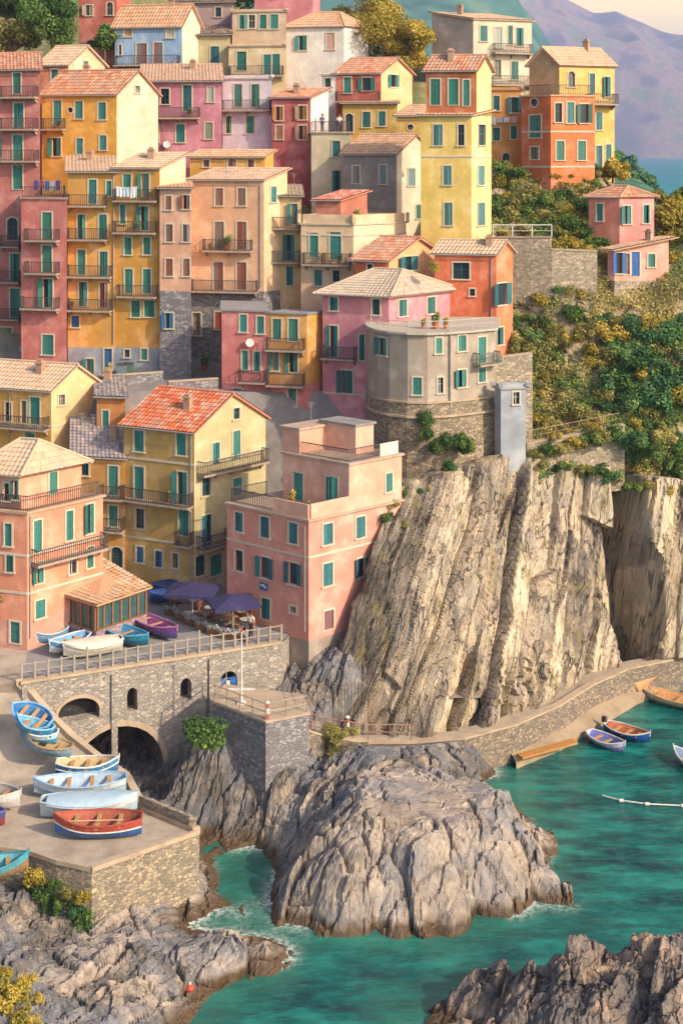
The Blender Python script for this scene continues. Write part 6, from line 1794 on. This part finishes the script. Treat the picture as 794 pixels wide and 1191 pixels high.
for u, v, yy, r_, kd in [(448, 606, 98.6, .7, 'dark'), (456, 590, 99.8, .8, 'olive'), (468, 578, 101, .8, 'dark'), (484, 574, 102, .7, 'blue'), (498, 572, 102.8, .6, 'olive'), (540, 560, 105.0, .5, 'olive'), (510, 590, 102.6, .5, 'dark'),
                          (470, 612, 99.5, .5, 'olive'), (630, 545, 108.2, .7, 'olive'), (655, 548, 108.8, .9, 'dark'), (676, 550, 109.4, .8, 'olive'), (698, 552, 109.8, 1.0, 'dark'), (714, 560, 109.6, 1.0, 'blue'), (733, 572, 109.3, .9, 'dark'), (752, 568, 109.6, 1.0, 'olive'), (772, 572, 110.2, .9, 'gold'), (790, 575, 111.0, 1.0, 'dark')]:
    shrub(pt(u, v, yy), r_, kd, 'scrubby bush clinging to the top edge of the cliff', 'bushes along the cliff top', .8)
for u, v, yy, r_, kd in [(622, 532, 108.4, .7, 'olive'), (636, 528, 108.8, .9, 'dark'), (652, 530, 109.2, 1.0, 'olive'), (668, 522, 109.6, 1.0, 'gold'), (684, 520, 109.9, 1.2, 'dark'), (700, 514, 110.2, 1.1, 'olive'), (716, 510, 110.5, 1.2, 'dark'), (646, 512, 109.4, .6, 'gold'), (690, 500, 110.4, .7, 'gold'),
                          (734, 520, 110.6, 1.4, 'blue'), (752, 530, 110.8, 1.4, 'dark'), (770, 520, 111.4, 1.4, 'olive'), (788, 530, 111.6, 1.3, 'dark')]:
    shrub(pt(u, v, yy), r_, kd, 'bush growing in front of the low cliff top wall', 'bushes before the cliff top wall', .9)
# trees
def tree(label, u, v, Y, H, R, kind, n=5200, seed=1, group=None, low=.45):
    p = pt(u, v, Y); r = random.Random(seed)
    root = empty('broadleaf_tree', p, label, 'tree', group)
    tm = MB(); fork = p + UP * H * .42
    tm.tube(p - UP * 1.5, fork, R * .09, R * .06, k=8)
    blobs = []
    for k in range(13):
        an = 6.28 * k / 13 * 2.4 + r.uniform(-.4, .4); rr = R * r.uniform(.15, .8); hz = H * r.uniform(low, .95)
        rr *= 1.0 if hz < H * .8 else .55
        c = Vector((rr * math.cos(an), rr * math.sin(an), hz)); s = R * r.uniform(.28, .46)
        blobs.append((tuple(c), (s, s, s * .8)))
        tm.tube(fork, p + c, R * .035, R * .012, k=5)
    mk('trunk', tm, paint('#6b5138', .9), root)
    V, Fc, tone = leaf_cloud(blobs, n, .16, seed)
    mk('crown', (V + np.array(p), Fc), LEAVES[kind], root, attr={'tone': tone})
    return root
tree('large olive gold tree crown above the whitewashed house roof', 438, 92, 155, 9.5, 5.6, 'gold', 15000, 3, low=.12)
tree('olive green tree on the left of the big golden tree above the whitewashed house', 402, 92, 158, 8.0, 3.6, 'olive', 9000, 14, low=.12)
tree('yellowish green tree leaning beside the cream villa', 478, 92, 151, 6.4, 3.0, 'gold', 8000, 4, low=.1)
tree('round dark green tree at the top left before the plain brick red house', 62, 78, 149, 7.4, 3.6, 'dark', 6000, 5)
tree('pale olive tree at the left edge above the dull red house roof', 14, 86, 150, 5.6, 3.4, 'olive', 5000, 6)
tree('small dark green tree between the plain brick red house and the light blue house', 122, 76, 147.5, 4.4, 1.9, 'dark', 2600, 7)
tree('green tree at the top edge behind the slate roofed house', 262, 24, 160, 4.5, 3.2, 'dark', 4000, 8)
tree('golden green tree right of the coral cottage', 776, 300, 126.5, 5.4, 2.6, 'gold', 5200, 9)
tree('olive tree below the ochre villa on the ridge', 712, 222, 131, 3.0, 1.7, 'gold', 2600, 10)
# woods on the hill at the top left and on the headland: shared crown
tv, tf, tt = leaf_cloud([((math.cos(k * 2.4) * .5, math.sin(k * 2.4) * .5, .75 + .35 * ((k * 7) % 5) / 4), (.45, .45, .4)) for k in range(9)], 900, .13, 77)
def far_tree(p, s, kind, label, group):
    me = FT[kind]; o = bpy.data.objects.new('pine_tree' if kind == 'blue' else 'hill_tree', me); COL.objects.link(o)
    o.location = p; o.scale = (s, s, s * rs.uniform(.9, 1.3)); o.rotation_euler = (0, 0, rs.uniform(0, 6.28))
    tag(o, label, 'tree', group)
FT = {}
for kd in ('dark', 'blue', 'hazy'):
    o = mk('hill_tree', (tv, tf), LEAVES[kd], local=True, attr={'tone': tt}); FT[kd] = o.data; bpy.data.objects.remove(o)
for k in range(60):
    x, y = rs.uniform(-75, -24), rs.uniform(170, 250)
    if CU + F * x / y > 300: continue
    zz = 52 + (y - 160) * (.42 * min(max((-x - 8) / 22, 0), 1) - .5 * (1 - min(max((-x - 8) / 22, 0), 1)))
    far_tree((x, y, zz - .8), rs.uniform(2.0, 3.4), rs.choice(('dark', 'blue', 'blue')), 'dark green tree in the wood on the hill at the top left', 'trees on the hill above the village')
for k in range(120):
    y = rs.uniform(262, 305); uu = rs.uniform(706, 900); x = kx(uu) * y
    zz = float(headland_z(np.array([x]), np.array([y]))[0])
    far_tree((x, y, zz - 1.6), rs.uniform(1.6, 2.6), rs.choice(('hazy', 'hazy', 'blue')), 'bluish green tree on the wooded headland at the right', 'trees on the headland')
# ------------------------------------------------------------------ cafe on the square
def cafe_parasol(u, v, size, label, rot):
    z = BZ + 2.2; p = ptz(u, v, z); base = Vector((p.x, p.y, BZ))
    r = empty('parasol', base, label, 'parasol', 'purple parasols of the cafe')
    m_ = MB(); m_.tube(base, base + UP * 2.66, .05, k=8); mk('pole', m_, WHITE, r)
    m_ = MB(); m_.tube(base, base + UP * .12, .35, .3, k=10); mk('foot', m_, paint('#6a6a6a'), r)
    t = Vector((math.cos(rot), math.sin(rot), 0)); s = Vector((-t.y, t.x, 0)); h = size / 2
    cs = [base + t * a * h + s * b_ * h * .85 + UP * 2.15 for a, b_ in ((-1, -1), (1, -1), (1, 1), (-1, 1))]; ap = base + UP * 2.7
    m_ = MB()
    for a, c in zip(cs, cs[1:] + cs[:1]):
        mid = (a + c) / 2 + UP * .03
        m_.add([a, mid, ap], [(0, 1, 2)]); m_.add([mid, c, ap], [(0, 1, 2)])
        m_.quad(a - UP * .22, mid - UP * .2, mid, a); m_.quad(mid - UP * .2, c - UP * .22, c, mid)
    can = mk('canopy', m_, paint('#322d52', .85, .15, 1.0), r); sd = can.modifiers.new('thick', 'SOLIDIFY'); sd.thickness = .015
    m_ = MB()
    for c in cs: m_.tube(base + UP * 2.2, c - UP * .02, .018, k=4)
    mk('ribs', m_, DARKWOOD, r)
cafe_parasol(224, 685, 3.5, 'dusty purple parasol nearest the ochre yellow house at the cafe', -.15)
cafe_parasol(271, 699, 3.3, 'dusty purple parasol touching the salmon pink house wall at the cafe', .35)
def table_root(p, label=None):
    r = empty('cafe_table', p, label or 'small round cafe table under the purple parasols', 'table', 'cafe tables under the parasols')
    m_ = MB(); m_.tube(p + UP * .71, p + UP * .75, .4, k=14); mk('table_top', m_, paint('#cfc4ae', .5), r)
    m_ = MB(); m_.tube(p, p + UP * .71, .035, k=6); mk('leg', m_, IRON, r)
    m_ = MB(); m_.tube(p, p + UP * .04, .24, k=10); mk('foot', m_, IRON, r); return r
def chair_root(p, rz, col):
    r = empty('cafe_chair', p, 'wooden cafe chair drawn up to a round table under the purple parasols', 'chair', 'cafe chairs under the parasols')
    r.rotation_euler = (0, 0, rz); m = paint(col, .6)
    m_ = MB(); m_.cbox((0, 0, .45), (1, 0, 0), (0, 1, 0), .44, .42, .05); mk('seat', m_, m, r, local=True)
    m_ = MB(); m_.cbox((0, .2, .78), (1, 0, 0), (0, 1, 0), .44, .04, .22); m_.cbox((0, .2, .56), (1, 0, 0), (0, 1, 0), .36, .03, .07); mk('backrest', m_, m, r, local=True)
    for a in (-1, 1):
        for b_ in (-1, 1):
            m_ = MB(); m_.cbox((a * .2, b_ * .19, (.9 if b_ > 0 else .43) / 2), (1, 0, 0), (0, 1, 0), .04, .04, .9 if b_ > 0 else .43); mk('leg', m_, m, r, local=True)
for k, (u, v) in enumerate([(208, 702), (226, 709), (244, 718), (232, 697), (262, 724), (281, 722), (296, 716), (285, 732)]):
    p = ptz(u, v, BZ + .004); table_root(p)
    for q in range(3):
        an = rs.uniform(0, 6.28) if q == 0 else an + 2.1
        d = Vector((math.cos(an), math.sin(an), 0)) * .62
        chair_root(p + d, an - math.pi / 2, rs.choice(('#9a6a44', '#7d4f36', '#b5825a', '#a55a48')))
fl_w = leaf_mat('flower_white', [(0, S('#3f6a3a')), (.25, S('#5f8a4a')), (.45, S('#d9d3d6')), (.8, S('#e6e0e4')), (1, S('#c98aa8'))])
V, Fc, tone = leaf_cloud([((-.5, 0, .5), (.3, .2, .2)), ((0, 0, .52), (.3, .2, .22)), ((.5, 0, .5), (.3, .2, .2))], 420, .05, 5)
tone = np.clip(np.repeat(np.random.default_rng(3).uniform(0, 1, 420), 4), 0, 1)
for k, (u, v) in enumerate([(202, 716), (214, 722), (226, 728), (238, 734), (251, 739), (264, 743), (278, 744)]):
    p = ptz(u, v, BZ + .004); r = empty('flower_planter', p, 'planter box of white flowers edging the cafe terrace on the square', 'planter', 'flower planters round the cafe')
    r.rotation_euler = (0, 0, -.5)
    m_ = MB(); m_.cbox((0, 0, .2), (1, 0, 0), (0, 1, 0), 1.3, .4, .4); mk('box', m_, WOOD, r, local=True)
    mk('flowers', (V, Fc), fl_w, r, local=True, attr={'tone': tone})
# blue tarpaulin covered dinghy by the ochre house
boat('dinghy under a dark blue cover by the ochre house wall beside the cafe', (174, 704), (206, 697), BZ + .05, BZ + .05, 1.5, '#2c4f86', '#2a4470', '#2c4f86', '#3a5f98', cover='#2d4a82', hgt=.7)
boat('dinghy under a navy cover in front of the blue covered dinghy beside the cafe', (178, 694), (204, 687), BZ + .05, BZ + .05, 1.4, '#34436e', '#2a3560', '#34436e', '#46588a', cover='#333d6e', hgt=.7)

# ------------------------------------------------------------------ people
def person(p, rz, label, shirt, trousers, hair, arms=((.32, -.05, 1.0), (-.34, .12, 1.05))):
    r = empty('person', p, label, 'person'); r.rotation_euler = (0, 0, rz)
    def skin(name, V_, E_, R_, m, parent):
        me = bpy.data.meshes.new(name); me.from_pydata(V_, E_, [])
        me.materials.append(m); o = bpy.data.objects.new(name, me); COL.objects.link(o); o.parent = parent
        o.modifiers.new('skin', 'SKIN')
        for k, q in enumerate(R_): me.skin_vertices[0].data[k].radius = (q, q)
        me.skin_vertices[0].data[0].use_root = True
        s_ = o.modifiers.new('sub', 'SUBSURF'); s_.levels = 1; s_.render_levels = 1; return o
    (ax, ay, az), (bx_, by_, bz_) = arms
    V_ = [(0, 0, .95), (0, 0, 1.2), (0, 0, 1.42), (0, -.01, 1.52), (0, -.03, 1.62), (0, -.02, 1.74), (.17, 0, 1.4), (.27, 0, 1.18), (ax, ay, az), (-.17, 0, 1.4), (-.27, 0, 1.18), (bx_, by_, bz_),
          (.09, 0, .9), (.10, -.02, .5), (.11, 0, .08), (.11, -.14, .04), (-.09, 0, .9), (-.10, .02, .5), (-.11, .05, .08), (-.11, -.09, .04), (ax, ay - .08, az - .08), (bx_, by_ - .08, bz_ - .08), (0, -.12, 1.63)]
    E_ = [(0, 1), (1, 2), (2, 3), (3, 4), (4, 5), (2, 6), (6, 7), (7, 8), (2, 9), (9, 10), (10, 11), (0, 12), (12, 13), (13, 14), (14, 15), (0, 16), (16, 17), (17, 18), (18, 19), (8, 20), (11, 21), (4, 22)]
    R_ = [.13, .13, .12, .055, .10, .07, .07, .05, .035, .07, .05, .035, .085, .06, .045, .04, .085, .06, .045, .04, .03, .03, .025]
    b_ = skin('body', V_, E_, R_, paint('#b98562', .6), r)
    skin('shirt', [V_[k] for k in (0, 1, 2, 6, 7, 9, 10)], [(0, 1), (1, 2), (2, 3), (3, 4), (2, 5), (5, 6)], [.155, .15, .14, .085, .065, .085, .065], paint(shirt, .8), r)
    skin('trousers', [V_[k] for k in (0, 12, 13, 14, 16, 17, 18)], [(0, 1), (1, 2), (2, 3), (0, 4), (4, 5), (5, 6)], [.15, .1, .075, .065, .1, .075, .065], paint(trousers, .8), r)
    skin('hair', [(0, .02, 1.70), (0, .02, 1.78), (0, .07, 1.64)], [(0, 1), (0, 2)], [.105, .07, .08], paint(hair, .8), r)
tz_ = b12.ztop
q_ = b12.P(.28, .35); person(Vector((q_.x, q_.y, tz_)), .3, 'person in a white shirt standing at the roof terrace railing of the cream tower', '#d8d4cc', '#46597a', '#4a3626')
q_ = b12.P(.72, .3); person(Vector((q_.x, q_.y, tz_)), -.4, 'person in a blue shirt standing left on the roof terrace of the cream tower', '#4f7fa6', '#4c4a52', '#2e241c')
p = ptz(150, 780, BZ) + Vector((0, 4.2, 0))
q_ = ptz(292, 741, BZ + .004); person(q_, 2.6, 'person in a white shirt and apron standing at the cafe by the pink wall', '#d5cfc6', '#3f3a3c', '#3a2a1e')

# ------------------------------------------------------------------ laundry, pots
def laundry(p0, p1, label, cols, drop=(.5, .9)):
    r = empty('laundry_line', (p0 + p1) / 2, label, 'laundry'); m_ = MB()
    N_ = 8; sag = lambda s: p0.lerp(p1, s) - UP * .25 * 4 * s * (1 - s) * .5
    for k in range(N_): m_.tube(sag(k / N_), sag((k + 1) / N_), .012, k=4)
    mk('line', m_, WHITE, r); t = (p1 - p0).normalized(); nn = Vector((t.y, -t.x, 0)).normalized()
    s = .05
    for k, c in enumerate(cols):
        w = .9 / len(cols) * .85; h = rs.uniform(*drop); g = MB(); a, b_ = sag(s), sag(s + w); nx_ = 6
        pts_ = [[a.lerp(b_, i / nx_) - UP * (h * j / 3 * (1 + .04 * math.sin(i * 2 + k))) + nn * (.05 * math.sin(i * 1.9 + k) * j / 3 + .02) for i in range(nx_ + 1)] for j in range(4)]
        g.add([q for r_ in pts_ for q in r_], [(j * 7 + i, j * 7 + i + 1, j * 7 + i + 8, j * 7 + i + 7) for j in range(3) for i in range(6)])
        o = mk('garment', g, paint(c, .9, .15), r); sd = o.modifiers.new('thick', 'SOLIDIFY'); sd.thickness = .02
        s += .9 / len(cols)
f_ = b25.faces[3]; P_ = lambda i, j: Vector((b25.P(i, j).x, b25.P(i, j).y, b25.ztop + 1.55))
laundry(P_(.75, .18), P_(.08, .18), 'washing in violet, blue and red hung over the brick red house terrace', ['#5a4a78', '#8a4452', '#3f5f8c', '#a8a0b0', '#4a4460'], (.6, 1.1))
p0, t, nn = on_face(b26, 3, 138, 216, .8); p1, _, _ = on_face(b26, 3, 166, 216, .8)
laundry(p0, p1, 'white sheets drying over the top balcony of the amber tower house', ['#d8dce0', '#b8c8d4', '#dcd8d0'], (.6, 1.0))
p0, t, nn = on_face(b18, 3, 568, 135, .5); p1, _, _ = on_face(b18, 3, 604, 135, .5)
laundry(p0, p1, 'pale washing strung across the front of the amber cottage', ['#d8d4cc', '#c0b8c4', '#dcd4c4', '#c8a8a0'], (.4, .8))
POTL = leaf_cloud([((0, 0, .55), (.26, .26, .24)), ((.1, .05, .75), (.18, .18, .2))], 220, .06, 9)
def pot(p, label, s=1.0, kind='dark'):
    r = empty('potted_plant', p, label, 'plant pot', 'potted plants on balconies and terraces')
    m_ = MB(); m_.tube((0, 0, 0), (0, 0, .34 * s), .15 * s, .21 * s, k=10); mk('pot', m_, paint('#b8663f', .8), r, local=True)
    mk('foliage', (POTL[0] * s, POTL[1]), LEAVES[kind], r, local=True, attr={'tone': POTL[2]})
def pot_on(B, ei, u, v, d, label, s=1.0, kind='dark'):
    p, t, nn = on_face(B, ei, u, v, d); pot(p, label, s, kind)
pot_on(b27, 3, 266, 290.5, .5, 'big agave pot between the two russet doors on the beige house balcony', 1.5)
pot_on(b27, 3, 247, 290.5, .6, 'small pot at the left end of the beige house balcony', .8, 'gold')
pot_on(b29, 3, 378, 306.5, .5, 'yellow plant pot on the balcony between the green doors of the cream terrace house', 1.2, 'gold')
pot_on(b29, 3, 397, 306.5, .6, 'green plant pot right on the cream terrace house balcony', 1.0, 'dark')
pot_on(b22, 3, 72, 149.5, .5, 'plant pot on the golden yellow house balcony', .9, 'dark')
pot_on(b26, 3, 160, 269.5, .5, 'leafy pot on the second balcony of the amber tower house', 1.0, 'blue')
pot_on(b26, 3, 176, 232.5, .5, 'flower pot at the right end of the cluttered top balcony', .9, 'gold')
pot_on(b23, 3, 222, 136.5, .5, 'leafy pot on the long balcony of the dusty pink house', 1.0, 'dark')
pot_on(b36, 3, 200, 582.5, .5, 'leafy pot on the long balcony under the red tiled roof', .9, 'dark')
pot_on(b24, 3, 86, 359.5, .5, 'trailing pot on the lowest balcony of the amber balcony house', 1.0, 'olive')
for i, j, s, kd, lb in ((.5, .25, 1.2, 'gold', 'terracotta pot in the middle of the pink house roof terrace'), (.15, .12, 1.0, 'dark', 'terracotta pot at the corner of the pink house roof terrace')):
    q = b40.P(i, j); pot(Vector((q.x, q.y, b40.ztop)), lb, s, kd)
q = b29.P(.15, .2); pot(Vector((q.x, q.y, b29.ztop)), 'leafy pot on the white parapet roof of the cream terrace house', 1.4, 'olive')
for k, (u, v) in enumerate(((492, 380), (506, 380), (518, 379))):
    p = pt(u, 0, 108.6); p.z = ztp + .22; pot(p, ('red flowering', 'tall green', 'golden')[k] + ' terrace plant in a pot on the round house roof', (.9, 1.4, 1.0)[k], ('olive', 'dark', 'gold')[k])

# ------------------------------------------------------------------ the upper street above the red roofed house
SZ = 22.25
def street(u, v): return ptz(u, v, SZ)
rubble_wall('street_wall', 'low pale wall along the upper street in front of the amber houses', [street(118, 446) + UP * .55, street(190, 441) + UP * .55], SZ - .6, .3, STONE_GREY)
rubble_wall('street_wall', 'low pale wall along the upper street below the dark stone base of the beige house', [street(196, 452) + UP * .5, street(254, 448) + UP * .5], SZ - .6, .3, STONE_GREY)
for k, (u, v, s, kd) in enumerate([(198, 428, 1.6, 'dark'), (206, 431, 2.0, 'gold'), (214, 429, 1.7, 'olive'), (238, 431, 1.5, 'dark'), (126, 440, 1.4, 'olive')]):
    pot(street(u, v), ('leafy pot nearest the amber house corner on the upper street', 'golden bush in a pot on the upper street', 'olive shrub in a pot on the upper street', 'dark shrub in a pot by the brick pink house on the upper street', 'shrub in a pot under the amber balcony house')[k], s, kd)
def bin_(u, v, label, c):
    p = street(u, v); r = empty('waste_bin', p, label, 'bin'); m_ = MB(); m_.cbox((0, 0, .5), (1, 0, 0), (0, 1, 0), .8, .7, .95); mk('body', m_, paint(c), r, local=True)
    m_ = MB(); m_.cbox((0, 0, 1.02), (1, 0, 0), (0, 1, 0), .88, .78, .1); mk('lid', m_, paint('#3f4a4c'), r, local=True)
bin_(142, 437, 'grey waste bin standing left on the upper street', '#6f7a7c'); bin_(150, 436, 'green waste bin standing right of the grey one on the upper street', '#4f6a58')
